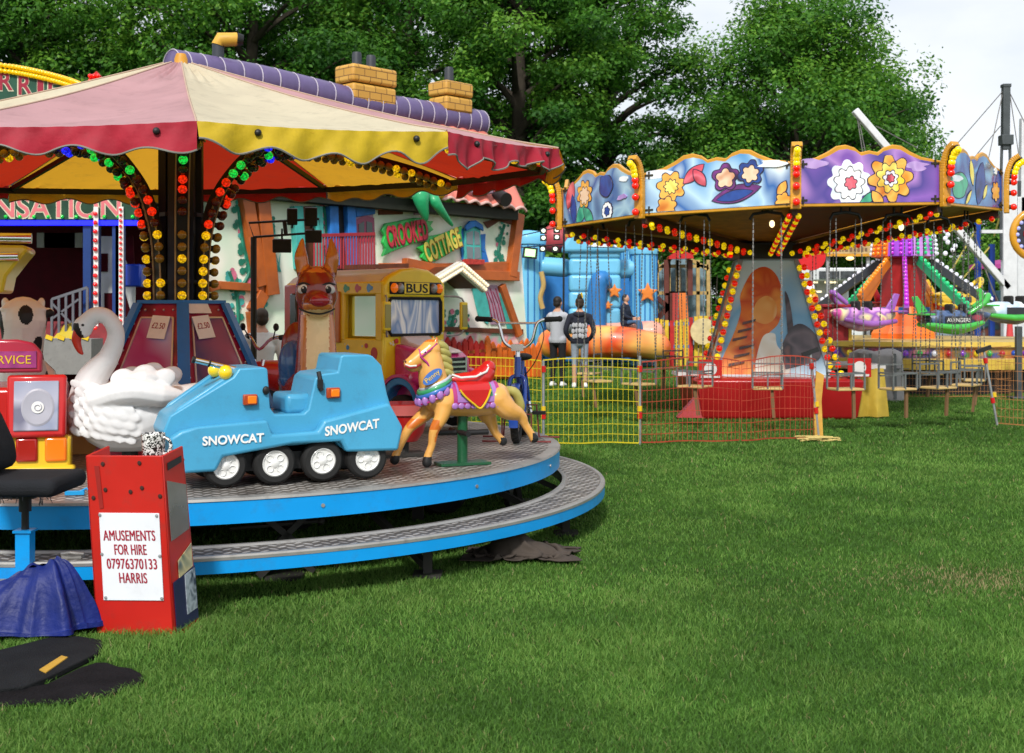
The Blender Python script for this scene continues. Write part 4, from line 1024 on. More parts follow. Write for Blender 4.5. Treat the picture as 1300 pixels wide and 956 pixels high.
for sx in (-1, 1): m.tube(smoothpath([(sx*.05, -.02, .214), (sx*.062, .0, .34), (sx*.055, .04, .47), (sx*.02, .06, .50)], 4), .016, n=8)
m.tube([(0, .055, .49), (0, .085, .64)], .026, n=12); m.tube([(0, .075, .60), (0, .30, .46), (0, .42, .30)], .024, n=10); m.tube([(0, .065, .54), (0, .42, .28)], .02, n=10); m.tube([(0, .40, .28), (0, .44, .60)], .018, n=10)
for sx in (-1, 1): m.tube([(sx*.03, .42, .28), (sx*.05, .60, .214)], .012, n=8); m.tube([(sx*.02, .44, .55), (sx*.05, .60, .214)], .01, n=8)
m.build('frame', BB, k, smooth=50)
m = MB(); m.tube([(0, .085, .64), (0, .095, .72)], .018, n=10); m.box((0, .07, .715), (.09, .07, .05)); m.build('stem', CHR, k, smooth=40)
m = MB()
hb = [(-.30, .14, .93), (-.2, .11, .925), (-.16, .09, .91), (-.14, .08, .88), (-.11, .075, .77), (-.06, .07, .722), (0, .07, .715), (.06, .07, .722), (.11, .075, .77), (.14, .08, .88), (.16, .09, .91), (.2, .11, .925), (.30, .14, .93)]
m.tube(smoothpath(hb, 5), .012, n=10); m.tube([(-.15, .085, .90), (.15, .085, .90)], .009, n=8); m.build('handlebar', CHR, k, smooth=50)
for sx in (-1, 1):
    m = MB(); m.tube([(sx*.20, .11, .926), (sx*.315, .145, .932)], .02, n=10); m.ell((sx*.315, .145, .932), .023); m.build('grip', RUB, k, smooth=50)
m = MB(); m.ell((0, .48, .63), (.075, .12, .03)); m.ell((0, .40, .635), (.035, .09, .025)); m.build('saddle', RUB, k, smooth=60)
for sx, z in ((1, .20), (-1, .36)):
    m = MB(); m.box((sx*.14, .34, z), (.10, .07, .025)); m.bar((sx*.06, .40, .28), (sx*.08, .34, z), .015, mi=1); m.build('pedal', [RUB, CHR], k)
m = MB(); m.tube([(-.26, -.02, .012), (-.11, -.02, .012), (-.11, 0, .214), (.11, 0, .214), (.11, -.02, .012), (.26, -.02, .012)], .008, n=6); m.build('floor_stand', mat('stand_red', (.16, .03, .03), .5), k)
m = MB(); m.tube([(-.30, .33, .012), (-.14, .35, .012), (-.12, .35, .26), (.12, .35, .26), (.14, .35, .012), (.30, .33, .012)], .008, n=6); m.build('floor_stand', mat('stand_red', (.16, .03, .03), .5), k)
m = MB(); m.tube(smoothpath([(.17, .1, .915), (.2, .06, .80), (.14, .05, .62), (.05, .1, .50)], 5), .004, n=5); m.build('brake_cable', BLK, k)

# -- red tub car behind the horse
t = thing('tub_ride', 'small red tub ride with a white lettered rim, half hidden between blue vehicle and horse', 'kiddie ride', DP(512, 8.45), R(20))
m = MB(); m.lathe([(.0, .10), (.10, .10), (.14, .16), (.175, .30), (.185, .36), (.175, .36), (.16, .30), (.1, .2), (0, .19)], n=32); m.build('tub', RED, t, smooth=50)
m = MB(); m.lathe([(.183, .285), (.1885, .355)], n=32); rb_ = m.build('rim_band', mat('band_pale_red', (.55, .13, .12), .35, coat=.4), t, smooth=50)
text('JOLLY'[-1], vplane((.10, -.162, .32), (.85, .5, 0)), 0, 0, .035, .04, LET, rb_)
m = MB(); m.tube([(0, 0, 0), (0, 0, .12)], .04); m.box((0, 0, .01), (.3, .2, .02)); m.build('mount', DKST, t)
# -- motorbike behind the pay tower
mb_ = thing('motorbike_ride', 'little red motorbike ride with chrome bars, peeping out between pay tower and fawn', 'kiddie ride', DP(313, 9.3), R(-40))
m = MB(); tyre(m, (0, 0, .18), .18, .09, .09, ax=(0, R(90), 0)); m.build('wheel', RUB, mb_, smooth=40)
m = MB(); tyre(m, (0, .75, .18), .18, .09, .09, ax=(0, R(90), 0)); m.build('wheel', RUB, mb_, smooth=40)
m = MB(); limb(m, [(0, .12, .52), (0, .35, .48), (0, .7, .42)], [.09, .13, .10]); m.build('body', RED, mb_, smooth=60)
m = MB()
for sx in (-1, 1): m.tube([(sx*.06, 0, .18), (sx*.05, .12, .62)], .016)
m.tube(smoothpath([(-.24, .2, .80), (-.12, .14, .78), (0, .12, .70), (.12, .14, .78), (.24, .2, .80)], 4), .012); m.build('fork', CHR, mb_, smooth=50)
for sx in (-1, 1):
    m = MB(); m.ell((sx*.2, .12, .87), (.03, .015, .03)); m.tube([(sx*.14, .14, .78), (sx*.2, .12, .87)], .005); m.tube([(sx*.18, .17, .79), (sx*.26, .21, .80)], .02); m.build('grip', BLK, mb_, smooth=50)

# -- cow
c = thing('cow_ride', 'white cow ride with black patches and a maroon collar, at the left of the deck', 'kiddie ride', DP(30, 8.4), R(20))
m = MB(); limb(m, [(0, .1, .40), (0, .0, .55), (0, -.05, .70), (0, -.08, .90)], [.19, .16, .125, .15]); m.ell((0, -.10, .93), (.155, .13, .16)); m.ell((0, -.12, 1.0), (.15, .09, .05))
for sx in (-1, 1): m.ell((sx*.15, -.06, .98), (.05, .035, .035)); m.ell((sx*.115, -.06, 1.045), (.025, .025, .04))
limb(m, [(0, .1, .42), (0, .4, .45), (0, .7, .42)], [.2, .23, .2])
for sx in (-1, 1):
    for y in (.05, .7): limb(m, [(sx*.12, y, .35), (sx*.13, y, .05)], [.08, .06])
def cm(p, n):
    for q, r_ in (((.02, -.22, .97), .055), ((-.16, -.1, .90), .085), ((.10, -.16, .76), .05), ((-.06, -.15, .80), .035), ((.165, -.08, .93), .06), ((-.1, .3, .6), .14), ((.15, .5, .5), .15), ((.1, 0, .5), .09)):
        if ((p.x-q[0])*1.2)**2+(p.y-q[1])**2+((p.z-q[2])*.8)**2 < r_*r_: return 1
    return 2 if .66 < p.z < .72 and p.y < .2 else 0
fuse(m, 'body', [mat('cow_white', (.80, .79, .76), .35, coat=.3, dirt=.06), BLK, mat('collar_maroon', (.20, .012, .018), .4)], c, voxel=.008, it=4, matfn=cm)

# -- service truck
v = thing('service_truck_ride', 'red and yellow toy service truck seen from behind, at the left edge', 'kiddie ride', DP(28, 7.45), R(14))
m = MB(); m.box((-.06, .35, .33), (.52, .75, .40)); m.build('body', RED, v, bevel=.03)
Mr = Matrix.Translation((0, -.10, 0)) @ Euler((R(-8), 0, R(0))).to_matrix().to_4x4()
m = MB(); m.box((.09, .0, .42), (.34, .06, .38), M=Mr); rp = m.build('rear_panel', RED, v, bevel=.02)
m = MB(); m.box((.09, -.035, .42), (.255, .012, .30), M=Mr); m.build('silver_panel', art('silver_swirl', ['#6a6a80', '#b0b0c0', '#8890a8', '#d8d8e0'], 3.5), rp, bevel=.01)
m = MB(); Md = Mr @ Matrix.Translation((.10, -.042, .41)) @ Euler((R(90), 0, 0)).to_matrix().to_4x4()
m.lathe([(.035, .0), (.085, .004), (.095, 0)], n=32, mi=1, M=Md, ey=1.2); m.lathe([(0, .006), (.036, .006)], n=28, M=Md)
m.tube([(Md @ Vector((.022*math.cos(t)*(.5+t/12), .022*math.sin(t)*(.5+t/12), .009))) for t in [.5+i*.35 for i in range(20)]], .0025, 1, 5); m.build('spiral_disc', [WHITE, mat('disc_grey', (.36, .36, .42), .4)], rp)
m = MB(); m.box((.055, .0, .13), (.46, .12, .21)); m.box((.06, -.03, .035), (.50, .10, .045)); bm = m.build('bumper', YEL, v, bevel=.02)
for x, cc in ((.035, RDL), (.20, ORL)):
    m = MB(); m.box((x, -.065, .155), (.125, .03, .145)); m.build('tail_light', cc, bm, bevel=.025, seg=3)
m = MB(); m.box((-.115, -.064, .14), (.06, .012, .11)); m.build('badge', BLK, bm); text('Z', vplane((-.115, -.071, .14), (1, 0, 0)), 0, 0, .03, .06, YEL, bm)
m = MB(); m.prism([(-.22, .62), (.12, .62), (.12, .74), (.07, .80), (-.02, .82), (-.22, .82)], -.03, .03, MX90 @ Matrix.Translation((0, 0, .03))); sg = m.build('top_sign', mat('sign_crimson', (.40, .02, .05), .3, coat=.4), v, bevel=.015)
m = MB(); m.box((-.06, -.065, .70), (.30, .008, .10)); m.build('sign_face', art('sign_purple', ['#7a2060', '#a03878', '#501850'], 6), sg); text('SERVICE', vplane((-.07, -.070, .70), (1, 0, 0)), 0, 0, .26, .05, YEL, sg)
m = MB(); m.add([(-.30, -.05, .05), (-.13, -.12, .05), (-.17, -.10, .62), (-.30, -.04, .72)], [(0, 1, 2, 3)]); m.build('side_decal', art('decal_confetti', ['#c8a050', '#3a5a8a', '#e8d8b0', '#9a3040', '#5a8a50'], 16), v)
m = MB(); m.prism([(-.80, 1.10), (-.10, 1.10), (-.08, 1.20), (0, 1.31), (.04, 1.36), (.02, 1.39), (-.80, 1.39)], -.35, .05, MX90); rf = m.build('roof', YEL, v, bevel=.03, seg=3)
m = MB(); m.tube([(-.80, -.08, 1.30), (-.01, -.08, 1.32)], .028, n=12); m.tube([(-.80, -.04, 1.43), (.06, -.04, 1.43)], .032, n=12); m.build('chrome_rail', CHR, rf, smooth=50)
for x in (-.6, -.26):
    m = MB(); m.bar((x, .1, .5), (x, .1, 1.12), .05); m.build('roof_post', YEL, v)
# -- small card box lying on the deck behind the swan
q = thing('cardboard_box', 'open brown cardboard box on the deck, just behind the swan\'s neck', 'box', DP(106, 8.6), R(15))
m = MB(); 
for x, y, sx, sy in ((-.13, 0, .008, .2), (.13, 0, .008, .2), (0, -.1, .26, .008), (0, .1, .26, .008)): m.box((x, y, .16), (sx, sy, .32))
m.box((0, 0, .005), (.25, .19, .008)); m.add([(-.13, -.1, .32), (.13, -.1, .32), (.13, -.17, .27), (-.13, -.17, .27)], [(0, 1, 2, 3)]); m.build('body', mat('cardboard', (.36, .20, .06), .8), q)

# ---------------------------------------------------------------- by the step: chair, red box, mug, tarpaulin, mats
ch = thing('operator_chair', 'black swivel chair with a worn seat, on a blue post at the left edge', 'chair', (-2.345, 6.02, 0))
FAB = mat('black_fabric', (.014, .015, .018), .9, var=.3, bump=.4, bscale=160, spec=.2)
m = MB(); m.box((-.06, 0, .66), (.50, .46, .085)); st = m.build('seat', FAB, ch, bevel=.035, seg=3)
m = MB(); vs = []; fs = []
pr = [(-.27, .70), (-.14, .72), (-.155, .84), (-.22, .98), (-.30, 1.12), (-.40, 1.12), (-.38, .9)]
m.prism(pr, -.2, .2, MX90); m.build('backrest', FAB, ch, bevel=.05, seg=3)
m = MB(); m.tube([(-.04, 0, .30), (-.04, 0, .62)], .018, n=12); m.tube([(-.04, 0, .52), (-.04, 0, .62)], .03, n=12); m.box((-.06, 0, .61), (.2, .2, .03)); m.build('stem', BLK, ch, smooth=40)
m = MB(); m.bar((-.04, 0, 0), (-.04, 0, .42), .07, .07); m.box((-.04, 0, .425), (.09, .09, .012)); m.bar((-.04, 0, .05), (-.45, 0, .05), .06); m.build('post', BLUEB, ch)
m = MB(); r = random.Random(2)
for i in range(30):
    x = r.uniform(-.3, .17); m.tube([(x, -.23, .625), (x+r.uniform(-.015, .015), -.235, .625-r.uniform(.01, .045))], .002, n=4)
m.build('frayed_edge', FAB, st)
m = thing('service_crate', 'low blue trestle with a bracket, behind the blue tarpaulin', 'trestle', (-2.52, 5.86, 0))
mm = MB(); mm.bar((-.35, 0, .06), (.28, .12, .16), .09, .05); mm.bar((-.3, 0, 0), (-.3, 0, .1), .05); mm.bar((.22, .1, 0), (.22, .1, .15), .05); mm.box((.10, .05, .19), (.14, .05, .035), 1); mm.build('rail', [BLUEB, GALV], m)

bx = thing('red_pay_box', 'worn red metal box with a white AMUSEMENTS FOR HIRE notice, standing on the grass', 'box', (-1.94, 5.735, 0))
dx = Vector((.39, -.095, 0)); W_ = dx.length; d_ = dx.normalized(); back = Vector((-d_.y, d_.x, 0)); lean = Vector((-.055, .01, 0))/.83
def bxp(u, b_, z): return d_*(u*W_)+back*b_+Vector((0, 0, z))+lean*z
BXR = mat('box_red', (.46, .012, .007), .42, var=.10, vscale=4, coat=.2, dirt=.30)
m = MB()
def slab(pts, th, n): 
    a = [p for p in pts]; b_ = [p+n*th for p in pts]
    m.add(a+b_, [(0,1,2,3), (7,6,5,4), (0,4,5,1), (1,5,6,2), (2,6,7,3), (3,7,4,0)])
slab([bxp(0, 0, -.02), bxp(1, 0, -.02), bxp(1, 0, .835), bxp(0, 0, .825)], .012, back)
slab([bxp(1, .0, -.02), bxp(1, .24, -.02), bxp(1, .19, .86), bxp(1, .0, .835)], -.012, d_)
slab([bxp(0, .0, -.02), bxp(0, .24, -.02), bxp(0, .19, .85), bxp(0, .0, .825)], .012, d_)
slab([bxp(0, .23, -.02), bxp(1, .23, -.02), bxp(1, .19, .80), bxp(0, .19, .80)], .012, -back)
slab([bxp(0, .012, .80), bxp(1, .012, .80), bxp(1, .20, .80), bxp(0, .20, .80)], .012, Vector((0, 0, -1)))
m.build('shell', BXR, bx, bevel=.004)
def bplane(l=.001):
    up = (bxp(0, 0, 1)-bxp(0, 0, 0)).normalized(); M = Matrix((d_, up, d_.cross(up))).transposed().to_4x4(); M.translation = bxp(0, 0, 0)+d_.cross(up)*l; return M
MB0 = bplane(.002)
SGN = mat('notice_white', (.70, .72, .76), .45, var=.05, dirt=.08); INK = mat('notice_red', (.30, .010, .03), .5)
m = MB(); m.prism([(.052, .155), (.362, .170), (.366, .572), (.056, .562)], 0, .004, MB0); nt_ = m.build('notice', SGN, bx, bevel=.001)
MT = MB0 @ Matrix.Translation((.21, .365, .0045)) @ Matrix.Rotation(R(2.2), 4, 'Z')
for tx, y, w_ in (('AMUSEMENTS', .098, .275), ('FOR HIRE', .033, .172), ('07976370133', -.033, .265), ('HARRIS', -.098, .15)): 
    ln = text(tx, MT, 0, y, w_-.008, .048, INK, nt_, off=0, space=1.05, lift=0, ext=.001)
    b_ = bmesh.new(); b_.from_mesh(ln.data); b_.faces.ensure_lookup_table()          # a heavier stroke: the same letters laid side by side
    for dx_, dz_ in ((-.0013, .0003), (.0013, .0006)):
        g_ = bmesh.ops.duplicate(b_, geom=b_.faces[:len(ln.data.polygons)])
        bmesh.ops.translate(b_, verts=[v for v in g_['geom'] if isinstance(v, bmesh.types.BMVert)], vec=(MT.to_3x3() @ Vector((dx_, 0, dz_)))); b_.faces.ensure_lookup_table()
    b_.to_mesh(ln.data); b_.free()
for x, y in ((.062, .552), (.355, .56), (.066, .168), (.355, .18), (.06, .37), (.358, .375)): m = MB(); m.lathe([(0, .006), (.007, .005), (.008, 0)], n=8, M=MB0 @ Matrix.Translation((x, y, .004))); m.build('screw', GALV, nt_)
for x, y in ((.09, .79), (.28, .80), (.095, .67), (.225, .665), (.285, .685), (.03, .63), (.375, .65)): m = MB(); m.lathe([(0, .005), (.009, .004), (.011, 0)], n=8, M=MB0 @ Matrix.Translation((x, y, 0))); m.build('bolt', mat('rusty_bolt', (.06, .025, .02), .7, .4), bx)
m = MB(); m.prism([(.045, .78), (.07, .78), (.08, .585), (.06, .58)], 0, .0015, MB0); m.build('scorch_mark', mat('worn_red', (.26, .012, .008), .6, var=.3), bx)
ds = (bxp(1, .2, .4)-bxp(1, 0, .4)).normalized()
def splane(): 
    up = Vector((lean.x, lean.y, 1)).normalized(); M = Matrix((ds, up, ds.cross(up))).transposed().to_4x4(); M.translation = bxp(1, 0, 0)+d_*.003; return M
MS = splane()
m = MB(); m.prism([(.02, .44), (.19, .47), (.185, .68), (.015, .72)], 0, .003, MS); m.build('silver_plate', mat('plate_silver', (.32, .28, .28), .25, .7, var=.35, vscale=4), bx)
m = MB(); m.prism([(.03, .765), (.16, .79), (.16, .82), (.03, .80)], 0, .002, MS); m.build('hand_slot', BLK, bx)
m = MB(); m.prism([(.02, .02), (.225, .04), (.22, .29), (.015, .25)], 0, .003, MS); dc = m.build('side_decal', mat('decal_navy', (.015, .015, .07), .35, coat=.3), bx)
m = MB(); m.prism([(.12, .08), (.215, .09), (.212, .28), (.118, .265)], .003, .006, MS); m.build('decal_grey', art('decal_grey_mix', ['#505868', '#a8b0b8', '#303848'], 20), dc)
m = MB(); m.prism([(.07, .26), (.20, .29), (.20, .40), (.07, .34)], 0, .003, MS); m.build('decal_flag', art('decal_green_mix', ['#1a4a30', '#c8b888', '#204858'], 12), bx)
def mugmat():
    m = bpy.data.materials.new('mug_print'); m.use_nodes = True; nt = m.node_tree; N = nt.nodes; L = nt.links; b = N['Principled BSDF']; b.inputs['Roughness'].default_value = .2
    tc = N.new('ShaderNodeTexCoord'); vo = N.new('ShaderNodeTexNoise'); vo.inputs['Scale'].default_value = 70; vo.inputs['Distortion'].default_value = 1.2; vo.inputs['Detail'].default_value = 1
    cr = N.new('ShaderNodeValToRGB'); cr.color_ramp.interpolation = 'CONSTANT'; e = cr.color_ramp.elements; e[0].color = (.02, .02, .02, 1); e[1].position = .5; e[1].color = (.75, .74, .72, 1)
    L.new(tc.outputs['Object'], vo.inputs['Vector']); L.new(vo.outputs['Fac'], cr.inputs['Fac']); L.new(cr.outputs['Color'], b.inputs['Base Color']); return m
mg = thing('mug', 'white mug with a busy black pattern, standing on top of the red box', 'mug', tuple(Vector((-1.94, 5.735, .802))+d_*.30+back*.09+lean*.802), R(0))
MUG = mugmat()
m = MB(); m.lathe([(0, .004), (.048, .004), (.052, .01), (.054, .125), (.051, .127), (.049, .12), (.047, .02), (0, .018)], n=32); m.build('cup', MUG, mg, smooth=40)
m = MB(); m.tube([(.05+.034*math.sin(t), -.01, .068+.038*math.cos(t)) for t in [PI*i/12 for i in range(13)]], .008, n=8); m.build('handle', MUG, mg, smooth=60)

def heap(name, label, cat, loc, sx_, sy_, lumps, m_, seed, n=58, squeeze=.55):
    """a sheet dropped over a few lumps : a small cloth simulation"""
    o = thing(name, label, cat, loc); r = np.random.default_rng(seed)
    u, v = np.meshgrid(np.linspace(-.5, .5, n), np.linspace(-.5, .5, n), indexing='ij')
    gx, gy = np.meshgrid(np.arange(n)*.11, np.arange(n)*.11, indexing='ij')
    p = np.stack([u*sx_*squeeze, v*sy_*squeeze, .36+.16*vnoise(gx+3, gy+7, 1, seed)+.20*vnoise(gx+30, gy+9, 2.2, seed+1)+.05*r.random((n, n))], -1)
    p[..., 0] += .09*(vnoise(gx+11, gy+5, 1.5, seed+2)-.5); p[..., 1] += .09*(vnoise(gx+15, gy+25, 1.5, seed+3)-.5)
    q = p.copy(); dx_, dy_ = sx_/(n-1), sy_/(n-1); dd_ = math.hypot(dx_, dy_)
    con = [((slice(None, -1), slice(None)), (slice(1, None), slice(None)), dx_, 1), ((slice(None), slice(None, -1)), (slice(None), slice(1, None)), dy_, 1),
           ((slice(None, -1), slice(None, -1)), (slice(1, None), slice(1, None)), dd_, .6), ((slice(1, None), slice(None, -1)), (slice(None, -1), slice(1, None)), dd_, .6),
           ((slice(None, -3), slice(None)), (slice(3, None), slice(None)), 3*dx_, .05), ((slice(None), slice(None, -3)), (slice(None), slice(3, None)), 3*dy_, .05)]
    for step in range(150):
        vel = (p-q)*.96; q = p.copy(); p = p+vel; p[..., 2] -= .0011
        for _ in range(9):
            for a, b_, l0, k_ in con:
                d = p[b_]-p[a]; L_ = np.sqrt((d*d).sum(-1, keepdims=True))+1e-9; c = d*(.5*.5*k_*(L_-l0)/L_); p[a] += c; p[b_] -= c
            for lx, ly, lz, lr in lumps:
                d = p-np.array([lx, ly, lz]); L_ = np.sqrt((d*d).sum(-1, keepdims=True))+1e-9; p = np.where(L_ < lr, np.array([lx, ly, lz])+d/L_*lr, p)
            low = p[..., 2] < .03; p[..., 2] = np.where(low, .03, p[..., 2])
            p[..., :2] = np.where(low[..., None], q[..., :2]*.7+p[..., :2]*.3, p[..., :2])
    fs = [(i*n+j, (i+1)*n+j, (i+1)*n+j+1, i*n+j+1) for i in range(n-1) for j in range(n-1)]
    mb = MB(); mb.add([tuple(x) for x in p.reshape(-1, 3)], fs); c = mb.build('cloth', m_, o, smooth=180)
    sb_ = c.modifiers.new('s', 'SUBSURF'); sb_.levels = sb_.render_levels = 1
    so_ = c.modifiers.new('t', 'SOLIDIFY'); so_.thickness = .004
    return o
TARP = mat('tarp_blue', (.003, .012, .12), .5, var=.3, vscale=9, bump=.5, bscale=30, spec=.3)
def drape(name, label, cat, loc, ridge, hz, spread, m_, seed, n=220, K=40):
    """stiff sheet bundled over a ridge, falling in long sharp folds"""
    o = thing(name, label, cat, loc); r = random.Random(seed); vs = []; fs = []
    tri = lambda x: 1-2*abs((x % 1)-.5)*1.0
    fold = [(r.choice((2, 3, 5, 7, 11)), r.uniform(0, 1), r.uniform(.4, 1)) for _ in range(6)]
    for i in range(K+1):
        v = i/K
        for a in range(n):
            t = 2*PI*a/n; cx_, sx_ = math.cos(t), math.sin(t)
            b0 = Vector(ridge[0]).lerp(Vector(ridge[1]), .5+.5*cx_)
            tw = .10*math.sin(3*v+t)
            f = sum(w_*(tri(k_*(t/(2*PI))+p_+tw*(.4 if k_ > 8 else .2))**1.6) for k_, p_, w_ in fold)/3.0
            rr = v**.75*(spread*(.85+.25*math.sin(2*t+seed)+.12*math.sin(5*t+1)))*(1+.55*(f-.55)*min(1, 2.2*v))
            cr = (vnoise(np.array([9+6*b0.x+7*rr*cx_]), np.array([9+7*rr*sx_]), 1.3, seed)[0]-.5)
            z = (hz*(.86+.28*(cx_*.5+.5)))*(1-v**1.35)*(1+.35*(f-.5)*(.3+v))+.07*abs(cr)*(1-v)+.05*cr*v*(1-v)*4
            z = max(z, .030+.035*f*(1 if v < .97 else .2))
            vs.append((b0.x+rr*cx_, b0.y+rr*sx_*.72, z))
    for i in range(K):
        for a in range(n): fs.append((i*n+a, (i+1)*n+a, (i+1)*n+(a+1) % n, i*n+(a+1) % n))
    mb = MB(); mb.add(vs, fs); mb.build('cloth', m_, o, smooth=50); return o
drape('tarpaulin', 'crumpled dark blue tarpaulin lying on the grass beside the red box', 'tarpaulin', (-2.17, 5.68, 0), ((-.13, .02), (.06, .03)), .30, .25, TARP, 5)
heap('cloth_cover', 'old brown cover dropped on the grass under the step', 'cloth', (.06, 7.46, 0), .95, .7, ((-.06, .0, .02, .15), (.10, .0, .0, .10)), mat('cover_brown', (.05, .038, .03), .85, var=.3, dirt=.2), 12, n=44)
MATB = mat('black_mat', (.010, .011, .012), .8, var=.4, bump=1, bscale=160, spec=.15)
def groundmat(name, label, poly, m_, z=.022):
    pts = [G(*p) for p in poly]; c = sum(pts, Vector())/len(pts); o = thing(name, label, 'mat', c)
    mb = MB(); mb.prism([((p-c).x, (p-c).y) for p in pts], .0, z); x = mb.build('sheet', m_, o, bevel=.005); return o, c
o, c = groundmat('rubber_mat', 'black ribbed rubber mat with one yellow strip, bottom left corner', [(-60, 838), (0, 832), (40, 822), (74, 813), (104, 815), (128, 819), (131, 824), (124, 836), (90, 853), (62, 867), (30, 880), (-60, 890)], MATB, .026)
mb = MB(); pts = [G(*p)-c for p in ((50, 859), (58, 863), (86, 843), (78, 841))]; mb.prism([(p.x, p.y) for p in pts], .026, .030); mb.build('yellow_strip', mat('strip_yellow', (.45, .26, .03), .6, dirt=.3), o)
groundmat('felt_mat', 'frayed black felt mat lying partly under the ribbed one', [(60, 872), (100, 852), (122, 845), (136, 845), (150, 850), (166, 852), (178, 858), (184, 866), (176, 873), (158, 876), (140, 886), (112, 888), (84, 897), (40, 896), (-60, 908), (-60, 895)], mat('felt_black', (.011, .010, .011), .95, bump=1, bscale=60, spec=.05, var=.4), .014)
m = thing('blue_clip', 'small bright blue plastic clip lying on the deck near the chair', 'clip', DP(95, 6.62), R(10))
mm = MB(); mm.box((0, 0, .012), (.10, .03, .022)); mm.tube([(.03, 0, .02), (.06, .005, .035), (.075, 0, .02)], .006); mm.build('body', mat('clip_blue', (.01, .28, .6), .4), m, bevel=.004)
# ---------------------------------------------------------------- crooked cottage fun house
A0 = Vector((-5.4, 21, 0)); DV = Vector((.692, .722, 0)).normalized(); FN = DV.cross(Vector((0,0,1)))   # FN looks at the lawn
ct = thing('fun_house', 'crooked painted fun house with pink tiled roof, purple ridge and green name boards', 'fun house', A0)
MF = vplane((0, 0, 0), DV)
def fp(px, py, off=0.):                 # a point of the facade (s along it, height)
    o = A0+FN*off; u = (px-650)/F
    s = (u*o.y-o.x)/(DV.x-u*DV.y); Y = o.y+s*DV.y
    return (s, EYE+(HOR-py)/F*Y)
CREAMW = art('wall_cream', ['#e4ead0', '#f4f0e0', '#d4e4cc', '#f6f2e6', '#ecdcd4'], .7, rough=.6, coat=.05)
BEAM = mat('beam_orange', (.42, .095, .015), .45, var=.35, vscale=2.5, bump=.3, bscale=9, coat=.2); BEAMD = mat('beam_brown', (.12, .03, .012), .55, var=.3)
TEAL = mat('paint_teal', (.06, .40, .36), .5, var=.3); VINE = mat('paint_vine', (.02, .20, .13), .5, var=.3); ROSE = mat('paint_rose', (.62, .16, .25), .5, var=.3); PBLU = mat('paint_blue', (.02, .16, .50), .5, var=.3); PMAU = mat('paint_mauve', (.35, .22, .30), .5, var=.3); PGRN = mat('paint_lime', (.12, .48, .08), .5, var=.3)
PORN = art('picket_paint', ['#c8321e', '#e8641e', '#f08030', '#b8201e'], 2)
m = MB(); m.prism([fp(262, 480), fp(672, 480), fp(658, 262), fp(262, 240)], -1.6, 0, MF); m.build('wall', CREAMW, ct)
def fpoly(pts, t0, t1, name, m_, par=ct, off=0, **kw):
    mb = MB(); mb.prism([fp(*p, off) for p in pts], t0, t1, MF); return mb.build(name, m_, par, **kw)
def fstrip(pts, w_, t, name, m_, par=ct):
    q = [Vector((*fp(*p), t)) for p in pts]; mb = MB()
    for i in range(len(q)-1): mb.bar(MF @ q[i], MF @ (q[i+1]+(q[i+1]-q[i])*.02), w_, w_, up=FN)
    return mb.build(name, m_, par, bevel=.01)
# beams
for pts, w_ in ((((306, 240), (316, 300), (328, 362)), .24), (((326, 240), (340, 372)), .26), (((330, 372), (318, 395), (326, 470)), .22), (((274, 362), (330, 366)), .14), (((262, 366), (275, 362)), .14), (((510, 334), (585, 349), (652, 351)), .20), (((655, 272), (645, 350)), .22), (((660, 262), (480, 262)), .14), (((480, 338), (585, 338)), .12), (((545, 452), (660, 440)), .08)):
    fstrip(pts, w_, .06, 'beam', BEAM)
fpoly([(566, 334), (650, 332), (648, 354), (585, 354), (520, 338)], .0, .10, 'log_sill', BEAM, bevel=.03)
# wall paintings : vines, flowers, leaves
r = random.Random(4)
def vine(pts, name='painted_vine', c=VINE):
    q = smoothpath([Vector((*fp(*p), .012)) for p in pts], 5); mb = MB()
    mb.tube([MF @ p for p in q], .035, 0, 5)
    for p in q:
        for _ in range(3): mb.lathe([(0, .004), (r.uniform(.03, .07), .004)], n=7, mi=r.choice((0, 0, 0, 1, 2)), M=MF @ Matrix.Translation((p.x+r.uniform(-.12, .12), p.y+r.uniform(-.12, .12), .012+r.uniform(0, .006))))
    mb.build(name, [c, ROSE, TEAL], ct)
for pts in (((302, 262), (308, 310), (316, 345), (300, 372)), ((290, 345), (300, 375), (302, 410)), ((322, 262), (330, 320), (338, 360)), ((340, 280), (336, 330), (336, 370)), ((330, 385), (328, 420), (332, 450)), ((560, 395), (558, 418)), ((575, 400), (573, 418)), ((590, 405), (588, 420)), ((640, 285), (632, 318), (640, 342)), ((410, 262), (415, 300), (418, 330))): vine(pts)
for px, py in ((345, 350), (352, 345), (470, 345), (420, 285), (345, 300), (570, 415), (590, 418)):
    mb = MB(); s, z = fp(px, py)
    for q in range(5): mb.prism([(s+.02*q-.04, z), (s+r.uniform(-.12, .12), z+r.uniform(.15, .35)), (s+.02*q, z)], .004, .008+.001*q, MF)
    mb.build('painted_leaf', r.choice((TEAL, VINE, ROSE)), ct)
